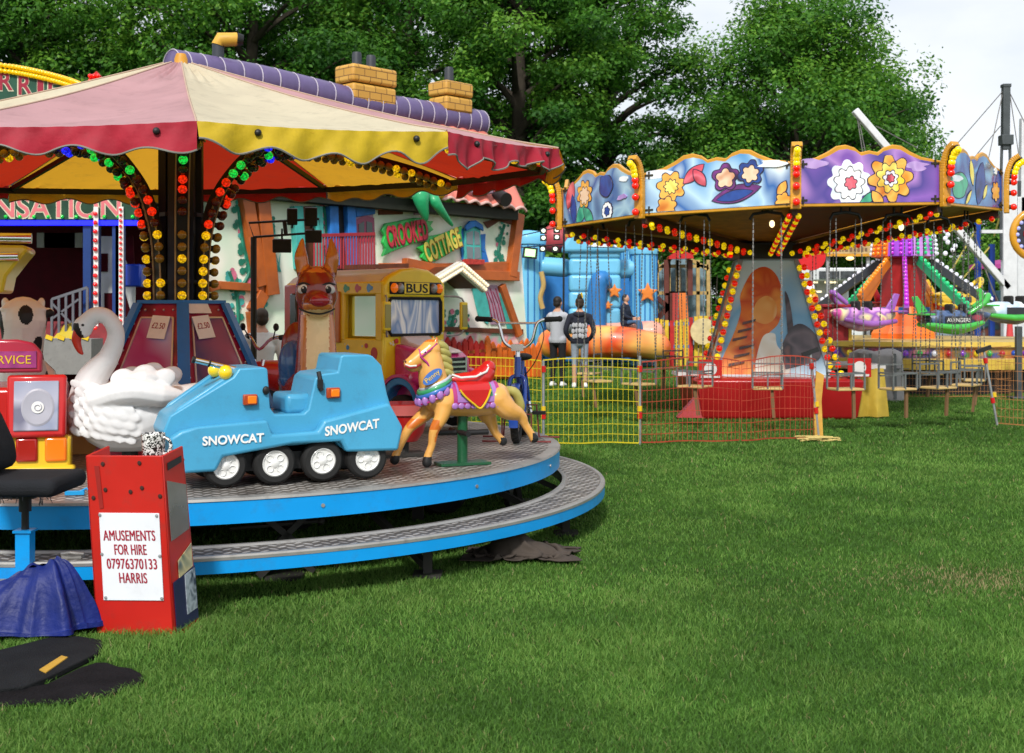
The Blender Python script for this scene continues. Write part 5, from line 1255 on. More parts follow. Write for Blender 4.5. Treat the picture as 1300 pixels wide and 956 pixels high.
# blue and teal posts, dark doorway, balcony
for pts, w_, c_ in ((((373, 262), (378, 340)), .20, TEAL), (((400, 262), (403, 340)), .16, TEAL), (((418, 262), (421, 345)), .20, PBLU), (((440, 262), (444, 345)), .20, PBLU)): fstrip(pts, w_, .05, 'painted_post', c_)
fpoly([(381, 262), (398, 262), (401, 345), (385, 345)], 0, .02, 'doorway', BEAMD)
fpoly([(424, 255), (438, 255), (442, 348), (425, 348)], 0, .02, 'doorway', BLK)
fpoly([(446, 272), (472, 262), (476, 345), (446, 345)], 0, .03, 'shutter', PMAU)
fpoly([(448, 262), (474, 258), (474, 272), (450, 276)], .02, .07, 'window_arch', PBLU, bevel=.02)
wn = fpoly([(449, 280), (462, 273), (473, 277), (474, 306), (451, 308)], .03, .05, 'window', mat('window_plum', (.25, .03, .09), .4, coat=.3))
for pts in ([(453, 285), (460, 281), (460, 303), (454, 303)], [(463, 281), (470, 283), (471, 303), (463, 303)]): fpoly(pts, .05, .06, 'pane', mat('pane_dark', (.03, .05, .05), .1, coat=.5), wn)
bal = fpoly([(398, 338), (480, 336), (480, 341), (398, 344)], .0, .9, 'balcony', BEAMD)
mb = MB(); a, b_ = fp(400, 299, .9), fp(476, 297, .9)
for i in range(22):
    t = i/21; s = a[0]+(b_[0]-a[0])*t; mb.bar(MF @ Vector((s, fp(400, 340, .9)[1], .88)), MF @ Vector((s, a[1]+(b_[1]-a[1])*t, .88)), .03)
mb.bar(MF @ Vector((a[0], a[1], .88)), MF @ Vector((b_[0], b_[1], .88)), .06); mb.build('balcony_rail', mat('rail_crimson', (.32, .02, .03), .4), bal)
# roof : eave, tiles, ridge
s0, s1 = -1.2, fp(668, 270, .45)[0]
ze = 3.72; ridge = [Vector((*fp(222-4, 84, -1.3), -1.3)), Vector((*fp(330, 103, -1.3), -1.3)), Vector((*fp(450, 131, -1.3), -1.3)), Vector((*fp(540, 146, -1.3), -1.3)), Vector((*fp(612, 158, -1.3), -1.3))]
mb = MB(); n = 30; vs = []; fs = []
rp_ = smoothpath(ridge, 8)
def ridge_at(s):
    for i in range(len(rp_)-1):
        if rp_[i].x <= s <= rp_[i+1].x: return rp_[i].lerp(rp_[i+1], (s-rp_[i].x)/(rp_[i+1].x-rp_[i].x))
    return rp_[0] if s < rp_[0].x else rp_[-1]
NT = 128
for j in range(NT+1):
    t = j/NT; sr = rp_[0].x+(rp_[-1].x-rp_[0].x)*t; se = s0+(s1-s0)*t; rr_ = ridge_at(sr)
    scal = .075*abs(math.sin(PI*t*26))
    eave = Vector((se, ze+.10*math.sin(3*t)-.05*t-.03, .45))
    for i in range(9):
        v = i/8; p = rr_.lerp(eave, v); p.z += .06*math.sin(PI*v)
        nudge = scal*(.4+.6*v); vs.append(MF @ Vector((p.x, p.y+nudge-(.12*v if i == 8 else 0)*0, p.z+nudge*.5)))
for j in range(NT):
    for i in range(8): fs.append((j*9+i, j*9+i+1, j*9+i+10, j*9+i+9))
mb.add(vs, fs); PTILE = mat('tile_pink', (.62, .175, .13), .5, var=.18, vscale=2, coat=.1, dirt=.08)
roof_ = mb.build('roof', PTILE, ct, smooth=60)
mb = MB(); mb.tube([vs[j*9+8]-Vector((0,0,.02)) for j in range(NT+1)], .03, n=6); mb.build('tile_edge', mat('tile_edge_pale', (.66, .42, .38), .6), roof_)
mb = MB(); mb.prism([(s0+.2, ze-.22), (s1-.15, ze-.27), (s1-.15, ze-.04), (s0+.2, ze+.02)], -.1, .36, MF); mb.build('eave_board', mat('eave_shadow', (.014, .016, .010), .7, var=.3), roof_)  # near-black colour paints in the shadowed band below the tiles
for i in range(4): fpoly([(480+i*45, 264), (480+i*45+30, 264), (480+i*45+30, 272), (480+i*45, 273)], 0, .04, 'frieze', (PMAU if i % 2 else BEAMD))
RID = mat('ridge_purple', (.115, .085, .20), .45, var=.12, coat=.15); SEAM = mat('seam_pale', (.42, .38, .46), .6)
mb = MB(); q = rp_; rs = []
sp = []
for i in range(len(q)-1):
    for j in range(4): sp.append(q[i].lerp(q[i+1], j/4))
sp.append(q[-1])
per = 6
rs = [.31*(1-.07*(abs(math.sin(PI*i/per)) < .2)) if i < len(sp)-2 else .22 for i in range(len(sp))]
mb.tube([MF @ p for p in sp], rs, n=16); rt = mb.build('ridge_tube', RID, ct, smooth=60)
mb = MB()
for i in range(0, len(sp)-1, per):
    c = MF @ sp[i]; t = (MF @ sp[min(i+1, len(sp)-1)]-MF @ sp[max(i-1, 0)]).normalized(); u = (Vector((0,0,1))-t*t.z).normalized(); w2 = t.cross(u)
    mb.tube([c+(u*math.cos(a)+w2*math.sin(a))*.302 for a in [2*PI*k/24 for k in range(24)]], .013, n=5, closed=True)
mb.build('ridge_seam', SEAM, rt)
BRK = bpy.data.materials.new('chimney_brick'); BRK.use_nodes = True
nt = BRK.node_tree; N = nt.nodes; L = nt.links; tc = N.new('ShaderNodeTexCoord'); bt = N.new('ShaderNodeTexBrick'); bt.inputs['Color1'].default_value = (.62, .34, .06, 1); bt.inputs['Color2'].default_value = (.52, .27, .04, 1); bt.inputs['Mortar'].default_value = (.14, .06, .012, 1)
bt.inputs['Scale'].default_value = 1; bt.inputs['Brick Width'].default_value = .30; bt.inputs['Row Height'].default_value = .15; bt.inputs['Mortar Size'].default_value = .012; bt.inputs['Mortar Smooth'].default_value = .6
sx = N.new('ShaderNodeSeparateXYZ'); cb = N.new('ShaderNodeCombineXYZ'); ad = N.new('ShaderNodeMath'); L.new(tc.outputs['Object'], sx.inputs[0]); L.new(sx.outputs['X'], ad.inputs[0]); L.new(sx.outputs['Y'], ad.inputs[1]); L.new(ad.outputs[0], cb.inputs['X']); L.new(sx.outputs['Z'], cb.inputs['Y']); L.new(cb.outputs[0], bt.inputs['Vector']); L.new(bt.outputs['Color'], N['Principled BSDF'].inputs['Base Color']); N['Principled BSDF'].inputs['Roughness'].default_value = .5
POT = mat('pot_black', (.035, .04, .05), .5, var=.2)
def fbox(x0, x1, y0, y1, d0, d1, name, m_, par, bevel=.06):
    a, b_ = fp(x0, y1, (d0+d1)/2), fp(x1, y0, (d0+d1)/2)
    o = empty('t'); bpy.data.objects.remove(o)
    mb = MB(); hz = (b_[1]-a[1])/2
    mb.box((0, 0, -hz/2), (b_[0]-a[0], d1-d0, hz)); mb.box((0, 0, hz/2+.01), ((b_[0]-a[0])*1.03, (d1-d0)*1.03, hz-.02))
    ob = mb.build(name, m_, par, bevel=bevel, seg=3); c = MF @ Vector(((a[0]+b_[0])/2, (a[1]+b_[1])/2, (d0+d1)/2)); ob.location = c; ob.rotation_euler = (0, 0, math.atan2(DV.y, DV.x)); return ob
def pot(px, y0, y1, d, r_, par, off=(0,0,0)):
    a, b_ = fp(px, y1, d), fp(px, y0, d); p = MF @ Vector((a[0], a[1]-.1, d)); h_ = b_[1]-a[1]+.1
    mb = MB(); mb.lathe([(0, 0), (r_, 0), (r_, h_-.06), (r_*.85, h_-.01), (0, h_)], tuple(p), n=16); return mb.build('chimney_pot', POT, par, smooth=50)
for x0, x1, y0, y1, pots in ((437, 492, 92, 130, ((453, 66), (471, 70))), (555, 589, 109, 142, ((570, 85),))):
    ob = fbox(x0, x1, y0, y1, -1.6, -1.0, 'chimney', BRK, ct)
    inv = None
    for px, py in pots:
        po = pot(px, py, y0+2, -1.3, .10, None); po.parent = ob
        po.matrix_parent_inverse = (Matrix.Translation(ob.location) @ Euler(ob.rotation_euler).to_matrix().to_4x4()).inverted()
a = MF @ Vector((*fp(277, 88, -1.3), -1.3)); zt = fp(277, 56, -1.3)[1]
mb = MB(); p0 = Vector((a.x, a.y, a.z)); mb.tube([p0, Vector((a.x, a.y, zt))], .11, 0, 14); mb.tube([Vector((a.x, a.y, zt-.02)), Vector((a.x+.03, a.y, zt+.08)), Vector((a.x+.33, a.y+.1, zt+.11))], [.125, .135, .125], 1, 14); mb.tube([Vector((a.x+.33, a.y+.1, zt+.11)), Vector((a.x+.44, a.y+.13, zt+.10))], [.13, .10], 2, 14); mb.build('bent_chimney', [POT, mat('pot_yellow', (.60, .33, .04), .5, var=.2), BLK], ct, smooth=50)
# dormer window, round vent, climbing green legs
fr = fpoly([(572, 238), (590, 236), (604, 236), (606, 248), (580, 250)], -.2, .5, 'dormer', PMAU, off=0, bevel=.03)
fpoly([(578, 232), (598, 231), (600, 243), (580, 245)], .5, .52, 'dormer_pane', mat('pane_sky', (.25, .5, .75), .15, coat=.5), fr)
c = MF @ Vector((*fp(630, 248, .3), .3)); mb = MB(); mb.tube([c, c+FN*.35+DV*-.06+Vector((0,0,-.12))], .15, 0, 14); mb.tube([c+FN*-.15+DV*.06+Vector((0,0,.08)), c+FN*.1], .152, 1, 14); mb.build('roof_vent', [BLK, mat('vent_pink', (.5, .05, .1), .4)], roof_, smooth=50)
LEGG = mat('leg_green', (.02, .34, .13), .4, var=.12, coat=.3)
mb = MB()
def leg(pts, rs): limb(mb, [MF @ Vector((*fp(x, y, d), d)) for x, y, d in pts], rs, 6, 14)
leg([(537, 232, .35), (534, 250, .62), (541, 278, .62)], [.17, .175, .06]); leg([(545, 236, .3), (552, 256, .68), (574, 286, .62)], [.13, .12, .04]); lg = fuse(mb, 'climbing_legs', LEGG, ct, voxel=.03, it=5)
c = MF @ Vector((*fp(558, 242, .45), .45)); mb = MB(); mb.ell(c, (.14, .14, .18)); mb.build('yellow_pack', mat('pack_yellow', (.6, .35, .03), .4, coat=.3), lg, smooth=60)
# name boards
BGRN = art('board_green', ['#10a030', '#20b848', '#0c8a38', '#2cc858'], 2.5)
def board(poly, word, p0, p1, h_, mt, edge):
    ob = fpoly(poly, .06, .14, 'name_board', BGRN, bevel=.015)
    a, b_ = Vector(fp(*p0)), Vector(fp(*p1)); d = (b_-a); ang = math.atan2(d.y, d.x)
    M = MF @ Matrix.Translation((*((a+b_)/2), .142)) @ Matrix.Rotation(ang, 4, 'Z')
    text(word, M, .015, -.02, d.length*.93, h_*.84, edge, ob, off=.05, lift=0, ext=.012, space=1.08)
    text(word, M, 0, 0, d.length*.91, h_*.80, mt, ob, off=.03, lift=.014, ext=.012, space=1.08)
board([(479, 293), (484, 284), (500, 281), (520, 277), (535, 277), (537, 281), (545, 281), (541, 287), (545, 292), (538, 297), (541, 306), (520, 309), (505, 315), (492, 320), (480, 326), (484, 316), (480, 308), (483, 300)], 'CROOKED', (482, 302), (538, 290), .52, mat('letter_crimson', (.50, .03, .05), .4), mat('letter_maroon', (.18, .01, .03), .4))
board([(524, 315), (533, 311), (540, 300), (556, 297), (572, 291), (581, 287), (580, 296), (582, 308), (574, 316), (562, 324), (548, 332), (536, 333), (529, 327), (532, 321)], 'COTTAGE', (531, 323), (579, 299), .52, mat('letter_yellow', (.72, .60, .10), .4), mat('letter_ochre', (.40, .16, .02), .4))
# right hand window with blue shutters
wf = fpoly([(586, 292), (597, 287), (606, 291), (608, 333), (586, 333)], .02, .10, 'window', TEAL, bevel=.02)
for p in ([(588, 296), (596, 293), (596, 311), (588, 310)], [(598, 293), (604, 296), (605, 311), (598, 311)], [(588, 313), (596, 314), (596, 329), (589, 328)], [(598, 314), (605, 314), (606, 328), (598, 329)]): fpoly(p, .10, .108, 'pane', mat('pane_grey', (.16, .20, .22), .1, coat=.5), wf)
fpoly([(581, 292), (586, 290), (588, 328), (585, 330)], .02, .06, 'shutter', PBLU); fpoly([(607, 298), (614, 297), (613, 320), (608, 318)], .02, .06, 'shutter', PBLU)
fpoly([(584, 288), (590, 281), (598, 280), (607, 286), (608, 294), (597, 288), (586, 294)], .1, .16, 'window_hood', PBLU, bevel=.02); fpoly([(585, 329), (606, 330), (606, 336), (585, 336)], .05, .22, 'flower_box', mat('box_flower_red', (.45, .04, .03), .5, var=.4, vscale=20))
fpoly([(582, 336), (610, 336), (614, 345), (598, 342), (584, 344)], .04, .07, 'painted_bush', TEAL)
fpoly([(612, 282), (640, 275), (650, 274), (648, 285), (632, 281), (618, 290)], .02, .04, 'painted_branch', BEAMD); fpoly([(606, 318), (614, 316), (620, 338), (612, 340)], .02, .05, 'painted_stone', PBLU)
# gabled porch edged with bulbs
LBW = bulbmat('bulb_white', '#ffedc8', 1.0)
pc = [(548, 360), (584, 338), (616, 366)]
q = [Vector((*fp(*p, .9), .9)) for p in pc]
pr_ = MB()
for i in range(2): pr_.bar(MF @ q[i], MF @ q[i+1], .20, .10, up=FN)
rf_ = pr_.build('porch_gable', mat('porch_white', (.62, .6, .55), .5), ct)
pr_ = MB()
for i in range(2):
    a, b_ = MF @ q[i], MF @ q[i+1]; pr_.quad(a, b_, b_-FN*.9, a-FN*.9)
pr_.build('porch_roof', BEAMD, ct)
mb = MB()
for i in range(2):
    n = 13 if i == 0 else 12
    for j in range(n):
        for o_ in (-.05, .05):
            p = q[i].lerp(q[i+1], (j+.5)/n); up = (q[i+1]-q[i]).normalized().cross(Vector((0,0,1))); mb.ell(MF @ (p+Vector((up.x*o_, up.y*o_, .075))), .033, 0, 6, 5)
x_ = mb.build('gable_bulbs', LBW, rf_, smooth=60); x_['kind'] = 'stuff'
# lower wall: teal and lilac door, painted rail, orange picket fence
fpoly([(598, 366), (612, 362), (618, 380), (622, 398), (618, 412), (606, 400)], .01, .03, 'painted_curtain', TEAL); fpoly([(612, 362), (630, 362), (640, 412), (622, 412), (618, 380)], .01, .03, 'door', PMAU); fpoly([(632, 372), (640, 372), (652, 420), (644, 420)], .01, .03, 'painted_curtain', TEAL)
fstrip([(634, 362), (656, 425)], .16, .04, 'beam', BEAM)
for i in range(5): fstrip([(614+i*3.4, 366+4*(i % 2)), (620+i*3.6, 388-3*(i % 2)), (624+i*4, 408)], .025, .03, 'painted_branch', mat('paint_wine', (.25, .02, .06), .5))
fpoly([(545, 414), (662, 418), (662, 424), (545, 420)], .02, .06, 'painted_rail', BEAMD); fpoly([(545, 420), (662, 424), (664, 444), (545, 440)], .012, .02, 'mural', art('mural_mix', ['#d8c890', '#e8e0d0', '#d890a0', '#80b8a0', '#e8d8b0'], 2.2))
PK = mat('picket_orange', (.70, .14, .015), .45, var=.3, vscale=3, coat=.2); PKR = mat('picket_red', (.42, .018, .015), .45, var=.3, coat=.2)
for i in range(19):
    x = 548+i*7.2; top = 432+4*math.sin(i*1.9)+(3 if i > 9 else 0)
    fpoly([(x, 478), (x+5.8, 478), (x+5.6, top+4), (x+2.9, top-2), (x+.2, top+4)], .04+.01*(i % 2), .10+.01*(i % 2), 'picket', PK if i > 8 else PKR)
fpoly([(545, 470), (684, 462), (684, 480), (545, 482)], .0, .05, 'plinth', PK)
# lighting bar in front of the fun house
lb = thing('lamp_bar', 'black flat lamp bar with four floodlights, in front of the fun house balcony', 'stage light', P(370, 295, 12.0).xy.to_3d())
o = lb.location; mb = MB()
def lp(px, py): return P(px, py, 12.0)-o
mb.tube([lp(316, 283), lp(405, 278), lp(407, 295), lp(322, 301)], .012, n=6, closed=True); mb.tube([lp(361, 280), lp(363, 298)], .02); mb.tube([lp(322, 301), lp(322, 395), Vector((lp(322, 395).x, 0, 0))], .03); mb.build('frame', BLK, lb)
for px, py, w_, h_ in ((371, 275, .10, .16), (395, 275, .12, .18), (358, 312, .18, .13), (398, 300, .16, .12)):
    mb = MB(); mb.box(lp(px, py), (w_, .08, h_), rot=(R(10), 0, R(8))); mb.bar(lp(px, py), lp(px, 290), .02); mb.build('floodlight', BLK, lb, bevel=.008)

# ---------------------------------------------------------------- ride at the left edge
B0 = Vector((-10.5, 19.0, 0))
sn = thing('sensation_ride', 'dark walled ride with blue posts, SENSATION letter band and yellow bulb arch', 'fairground ride', B0)
def sp_(px, py, Y=19.0): return P(px, py, Y)-B0
DRED = mat('ride_maroon', (.05, .002, .006), .7, var=.25, spec=.1); RBLU = mat('ride_blue', (.005, .035, .17), .4, coat=.2)
mb = MB(); a, b_ = sp_(-80, 440, 22.5), sp_(270, 250, 22.5); mb.box(((a.x+b_.x)/2, 3.5, 2.1), (b_.x-a.x, .1, 3.0)); mb.build('back_wall', DRED, sn)
mb = MB(); a, b_ = sp_(-80, 440), sp_(185, 440); mb.box(((a.x+b_.x)/2, 1.7, .45), (b_.x-a.x, 3.6, .9)); mb.build('floor', DRED, sn)
mb = MB(); mb.box(((a.x+b_.x)/2-.5, 1.7, 3.45), (b_.x-a.x+1.4, 3.6, .12)); mb.build('ceiling', BLK, sn)
for px in (-40, 112, 122, 149, 153):
    mb = MB(); p = sp_(px, 400, 19.0+(.0 if px not in (80, 122, 152) else .7)); mb.bar((p.x, p.y, 0), (p.x, p.y, 3.4), .12 if px != 111 else .2, .12); mb.build('post', RBLU, sn)
WTR = mat('strip_white', (.72, .72, .70), .5)
for px in (122, 154):
    p = sp_(px, 400, 18.85); mb = MB(); mb.bar((p.x, p.y, 1.0), (p.x, p.y, 3.1), .07, .03); bs = mb.build('light_strip', WTR, sn)
    mb = MB()
    for i in range(15 if px == 122 else 0): mb.ell((p.x, p.y-.04, 1.1+i*.135), .035, 0, 8, 6)
    for i in range(24 if px != 122 else 0): mb.ell((p.x, p.y-.04, 1.1+i*.085), .024, 0, 8, 6)
    x_ = mb.build('bulb_row', bulbmat('bulb_small_red', '#ff2020', .5), bs, smooth=60); x_['kind'] = 'stuff'
mb = MB(); a, b_ = sp_(-90, 281), sp_(176, 281); mb.box(((a.x+b_.x)/2, -.05, a.z+.20), (b_.x-a.x, .14, .36)); hd = mb.build('letter_band', mat('band_dark_green', (.01, .05, .025), .5, var=.4), sn)
mb = MB(); mb.box(((a.x+b_.x)/2, -.06, a.z-.03), (b_.x-a.x, .10, .075)); mb.build('blue_light_tube', mat('led_blue', (.02, .03, .6), .3, emit='#1010ff', es=1.5), hd)
M = vplane((0, -.125, 0), (1, 0, 0)); cxx = (sp_(-12, 268).x+sp_(157, 268).x)/2
text('SENSATION', M, cxx-.17, a.z+.21, 2.42, .37, mat('letter_cream', (.6, .55, .4), .5), hd, off=.04, lift=.0)
text('SENSATION', M, cxx-.17, a.z+.21, 2.38, .32, mat('letter_pink', (.62, .15, .17), .5), hd, off=.012, lift=.004)
mb = MB()
for i in range(30): mb.ell((a.x+(b_.x-a.x)*(i+.5)/30, -.14, a.z+.21+.15*(-1)**i), .03, 0, 6, 5)
x_ = mb.build('green_bulbs', bulbmat('bulb_green_small', '#10d040', .5), hd, smooth=60); x_['kind'] = 'stuff'
# arched top sign
ap = [(-160, 150), (-160, 84), (-60, 77), (10, 83), (50, 90), (85, 99), (106, 106), (112, 150)]
mb = MB(); mb.prism([(sp_(*p).x, sp_(*p).z) for p in ap], 0, .12, MX90 @ Matrix.Translation((0, 0, -.06))); ar = mb.build('arch_sign', mat('sign_dark_green', (.012, .07, .04), .5, var=.3), sn)
mb = MB(); top = smoothpath([sp_(*p) for p in ((-160, 86), (-60, 79), (10, 85), (50, 92), (85, 101), (107, 109))], 10)
acc = 0; 
for i in range(len(top)-1):
    for o_ in (0, -.085): p = top[i]; mb.ell((p.x, -.10, p.z+o_), .040, 0, 8, 6)
x_ = mb.build('arch_bulbs', bulbmat('bulb_yellow', '#ffc400', .5), ar, smooth=60); x_['kind'] = 'stuff'
for chh, x0, x1, y0, y1 in (('R', 0, 20, 91, 117), ('R', 24, 45, 95, 123), ('I', 49, 58, 99, 126), ('E', 62, 80, 102, 130), ('R', -26, -4, 90, 117)):
    p, q_ = sp_(x0, y1), sp_(x1, y0); M = vplane((0, -.065, 0), (1, 0, 0))
    text(chh, M, (p.x+q_.x)/2, (p.z+q_.z)/2, (q_.x-p.x), (q_.z-p.z), mat('letter_cream', (.6, .55, .4), .5), ar, off=.05, lift=0); text(chh, M, (p.x+q_.x)/2, (p.z+q_.z)/2, (q_.x-p.x)*.84, (q_.z-p.z)*.88, mat('letter_red_dark', (.30, .012, .035), .5), ar, off=.02, lift=.006)
mb = MB(); p = sp_(122, 98); mb.prism([(p.x-.12, p.z-.3), (p.x-.08, p.z-.02), (p.x+.03, p.z+.08), (p.x+.10, p.z), (p.x+.08, p.z-.3)], 0, .08, MX90); fin = mb.build('corner_finial', RED, sn)
mb = MB(); 
for i in range(9): mb.ell((p.x-.06+.06*(i % 3), -.1, p.z-.16+.08*(i//3)), .035, 0, 8, 6)
x_ = mb.build('finial_bulbs', bulbmat('bulb_red', '#ff1408', .7), fin, smooth=60); x_['kind'] = 'stuff'
# inside : white stair side with maroon triangles, blue cabinet, rails
for pts, c_ in ([[(128, 300), (150, 300), (172, 345), (172, 470), (128, 470)], WTR], [[(129, 322), (138, 322), (138, 345), (129, 345)], DRED], [[(134, 372), (160, 372), (168, 400), (134, 410)], DRED], [[(150, 306), (170, 300), (172, 340), (168, 345)], DRED]):
    mb = MB(); z_ = .2 if c_ is WTR else .16; mb.prism([(sp_(*p, 20).x, sp_(*p, 20).z) for p in pts], 0, .03, MX90 @ Matrix.Translation((0, 0, -1-z_*0-(0 if c_ is WTR else -.032)))); mb.build('stair_panel', c_, sn)
mb = MB(); p = sp_(168, 350, 19.6); mb.box(tuple(p), (.36, .3, .36)); mb.build('cabinet', mat('cabinet_blue', (.012, .05, .42), .3, coat=.5), sn, bevel=.03)
mb = MB()
for i in range(6): p = sp_(66+i*9, 380-i*3, 18.7); mb.bar((p.x, p.y, .9), (p.x, p.y, p.z), .035)
mb.bar(sp_(66, 380, 18.7), sp_(111, 365, 18.7), .04); mb.bar(sp_(66, 405, 18.7), sp_(100, 380, 18.7), .03); mb.bar(sp_(66, 385, 18.7), sp_(90, 410, 18.7), .03); mb.build('stair_rail', mat('rail_dull', (.13, .13, .15), .5, .3), sn)
mb = MB(); mb.add([sp_(50, 450, 18.4), sp_(82, 412, 18.8), sp_(102, 408, 18.8), sp_(78, 450, 18.4)], [(0, 1, 2, 3)]); mb.build('yellow_stripe', mat('stripe_yellow', (.45, .33, .02), .5), sn)
mb = MB(); mb.add([sp_(-80, 475, 18.2), sp_(175, 475, 18.2), sp_(175, 408, 18.9), sp_(-80, 408, 18.9)], [(0, 1, 2, 3)]); mb.build('ramp', mat('ramp_red', (.16, .012, .014), .5, var=.3), sn)
mb = MB(); mb.box((sp_(88, 450, 17.6).x, -1.4, sp_(110, 452, 17.6).z), (.8, .5, .5)); kb = mb.build('step_box', mat('step_grey', (.22, .21, .20), .6, dirt=.3), sn)
mb = MB()
for i in range(5): mb.box((sp_(88, 450, 17.6).x-.36+i*.17, -1.66, sp_(110, 452, 17.6).z+.27), (.10, .02, .06), rot=(0, R(20), 0))
mb.build('hazard_stripe', YEL, kb)
mb = MB()
for i in range(4): mb.box((sp_(66+i*9, 300, 21.8).x, 2.7, 2.75), (.42, .1, .26))
mb.build('ceiling_lamp', mat('lamp_grey', (.30, .30, .28), .5), sn)

# ---------------------------------------------------------------- bouncy castle
BC0 = TP(742, 34.0)
bc = thing('bouncy_castle', 'pale blue inflatable castle with round towers and an orange landing cushion', 'bouncy castle', BC0)
CB = mat('castle_blue', (.15, .47, .70), .45, var=.10, vscale=1.2, bump=.15, bscale=3, coat=.1); CD = mat('castle_deep_blue', (.025, .17, .45), .45, var=.12, coat=.1); CO = art('castle_orange', ['#e8622a', '#f0a040', '#d84a20', '#f4b860'], .8, rough=.4)
def cp(px, py, Y=34.0): return P(px, py, Y)-BC0
def cylv(mb, px, y0, y1, wpx, mi=0, Y=34.0, dome=True):
    p = cp(px, y1, Y); t = cp(px, y0, Y).z; r_ = wpx/2/F*Y
    prof = [(r_*.96, 0), (r_, .3), (r_, t-r_*.9)]
    prof += [(r_*1.10, t-r_*.88), (r_*1.14, t-r_*.5), (r_*1.06, t-r_*.30), (r_*.8, t-r_*.10), (0, t)] if dome else [(r_*.8, t-.05), (0, t)]
    ob = MB(); ob.lathe(prof, (p.x, p.y, 0), n=24, mi=0)
    w_ = ob.build('tower', CB, bc, smooth=50)
    ob = MB()
    for k in range(9): a_ = R(-180+k*22.5); ob.tube([(p.x+(r_+.003)*math.cos(a_), p.y+(r_+.003)*math.sin(a_), .2), (p.x+(r_+.003)*math.cos(a_), p.y+(r_+.003)*math.sin(a_), t-r_*.9)], .02, n=5)
    ob.build('seam', CD, w_); return w_
cylv(None, 670, 292, 462, 42); cylv(None, 817, 308, 462, 34); cylv(None, 655, 300, 462, 30, Y=36.5); cylv(None, 800, 306, 462, 26, Y=37.2)
mb = MB(); mb.box((cp(745, 0).x, 1.7, 1.35), (3.2, .3, 2.7)); mb.build('back_wall', CD, bc, bevel=.1)
for i in range(6):
    mb = MB(); y = 318+i*21; a, b_ = cp(722, y, 33.6), cp(787, y, 33.6); mb.box(((a.x+b_.x)/2, -.4, a.z), (b_.x-a.x, .62-.03*(i % 2), .475)); mb.build('front_roll', CB, bc, bevel=.10, seg=4)
mb = MB(); mb.prism([(cp(*p).x, cp(*p).z) for p in ((711, 322), (714, 312), (722, 300), (757, 284), (788, 304), (794, 314), (792, 322))], 0, .55, MX90 @ Matrix.Translation((0, 0, .28))); mb.build('gable', CB, bc, bevel=.12, seg=3)
mb = MB(); mb.prism([(cp(*p).x, cp(*p).z) for p in ((742, 315), (760, 298), (781, 316))], 0, .02, MX90 @ Matrix.Translation((0, 0, .84))); mb.build('gable_panel', art('panel_blue_white', ['#d8e8f0', '#8ab0d0', '#ffffff', '#4a80b0'], 4), bc)
for pts in (((690, 338), (716, 340)), ((788, 342), (812, 340))):
    mb = MB(); a, b_ = cp(*pts[0], 34), cp(*pts[1], 34); limb(mb, [a, b_], [.26, .26], 4, 14); mb.build('cross_tube', CB, bc, smooth=60)
mb = MB(); p = cp(762, 362, 33.2); limb(mb, [(p.x-.10, -.9, .4), (p.x-.10, -.9, 1.9), (p.x, -.9, 2.35), (p.x+.12, -.85, 2.3)], [.26, .26, .25, .2], 6, 14); mb.build('arch_tube', CD, bc, smooth=60)
mb = MB()
limb(mb, [cp(740, 440, 33)+Vector((0, 0, .1)), cp(790, 438, 32.6)+Vector((0, 0, .08)), cp(835, 440, 33)], [.50, .42, .36], 6, 14); limb(mb, [cp(700, 436, 33.2), cp(745, 432, 33.2)], [.40, .42], 5, 14); fuse(mb, 'landing_cushion', CO, bc, voxel=.05, it=4)
mb = MB(); limb(mb, [cp(770, 426, 33.4), cp(828, 424, 33.4)], [.36, .36], 5, 14); mb.build('rear_cushion', art('cushion_pink', ['#d88070', '#e8a890', '#c86858'], .9), bc, smooth=60)
mb = MB(); limb(mb, [cp(704, 303, 36), cp(716, 303, 36)], [.42, .38]); mb.build('red_bump', mat('bump_red', (.42, .06, .07), .45), bc, smooth=60)
for px, py, q in ((780, 370, .22), (822, 372, .30), (772, 388, .15)):   # plain orange starfish shapes
    p = cp(px, py, 33.2 if px < 800 else 33.55); mb = MB()
    mb.prism([(p.x+q*(1 if k % 2 == 0 else .45)*math.cos(2*PI*k/10+.3), p.z+q*(1 if k % 2 == 0 else .45)*math.sin(2*PI*k/10+.3)) for k in range(10)], -p.y-.02, -p.y+.06, MX90); mb.build('painted_star', mat('star_orange', (.68, .20, .03), .45), bc, bevel=.03)
mb = MB(); p = cp(688, 360, 33.3)
mb.tube(smoothpath([cp(687, 345, 33.42), cp(690, 362, 33.4), (cp(686, 378, 33.42)), cp(689, 392, 33.42)], 5), .07, n=8); mb.build('painted_weed', mat('weed_tan', (.45, .3, .1), .5), bc)
# lamp cluster mast in front of the castle
lm = thing('floodlight_mast', 'thin black mast carrying six small lit floodlights, before the blue castle tower', 'floodlight', TP(715, 30)); o = lm.location
mb = MB(); q_ = lambda px, py: P(px, py, 30)-o
mb.tube([(0, 0, 0), q_(716, 288)], .025); mb.tube([q_(648, 302), q_(712, 288), q_(716, 310), q_(650, 315)], .015, n=5, closed=True); mb.build('frame', BLK, lm)
FL = mat('flood_lit', (.8, .85, .7), .3, emit='#f4ffe0', es=1.4)
for i, (px, py) in enumerate(((690, 293), (707, 292), (690, 302), (707, 301), (689, 316), (705, 316))):
    mb = MB(); mb.ell(q_(px, py), (.048, .04, .045)); mb.box(q_(px, py)+Vector((0, .07, 0)), (.16, .1, .14), 1); mb.build('floodlight', [FL, BLK], lm)
gl = thing('green_floodlight', 'square floodlight glowing pale green on the left castle tower', 'floodlight', P(673, 321, 33.2))
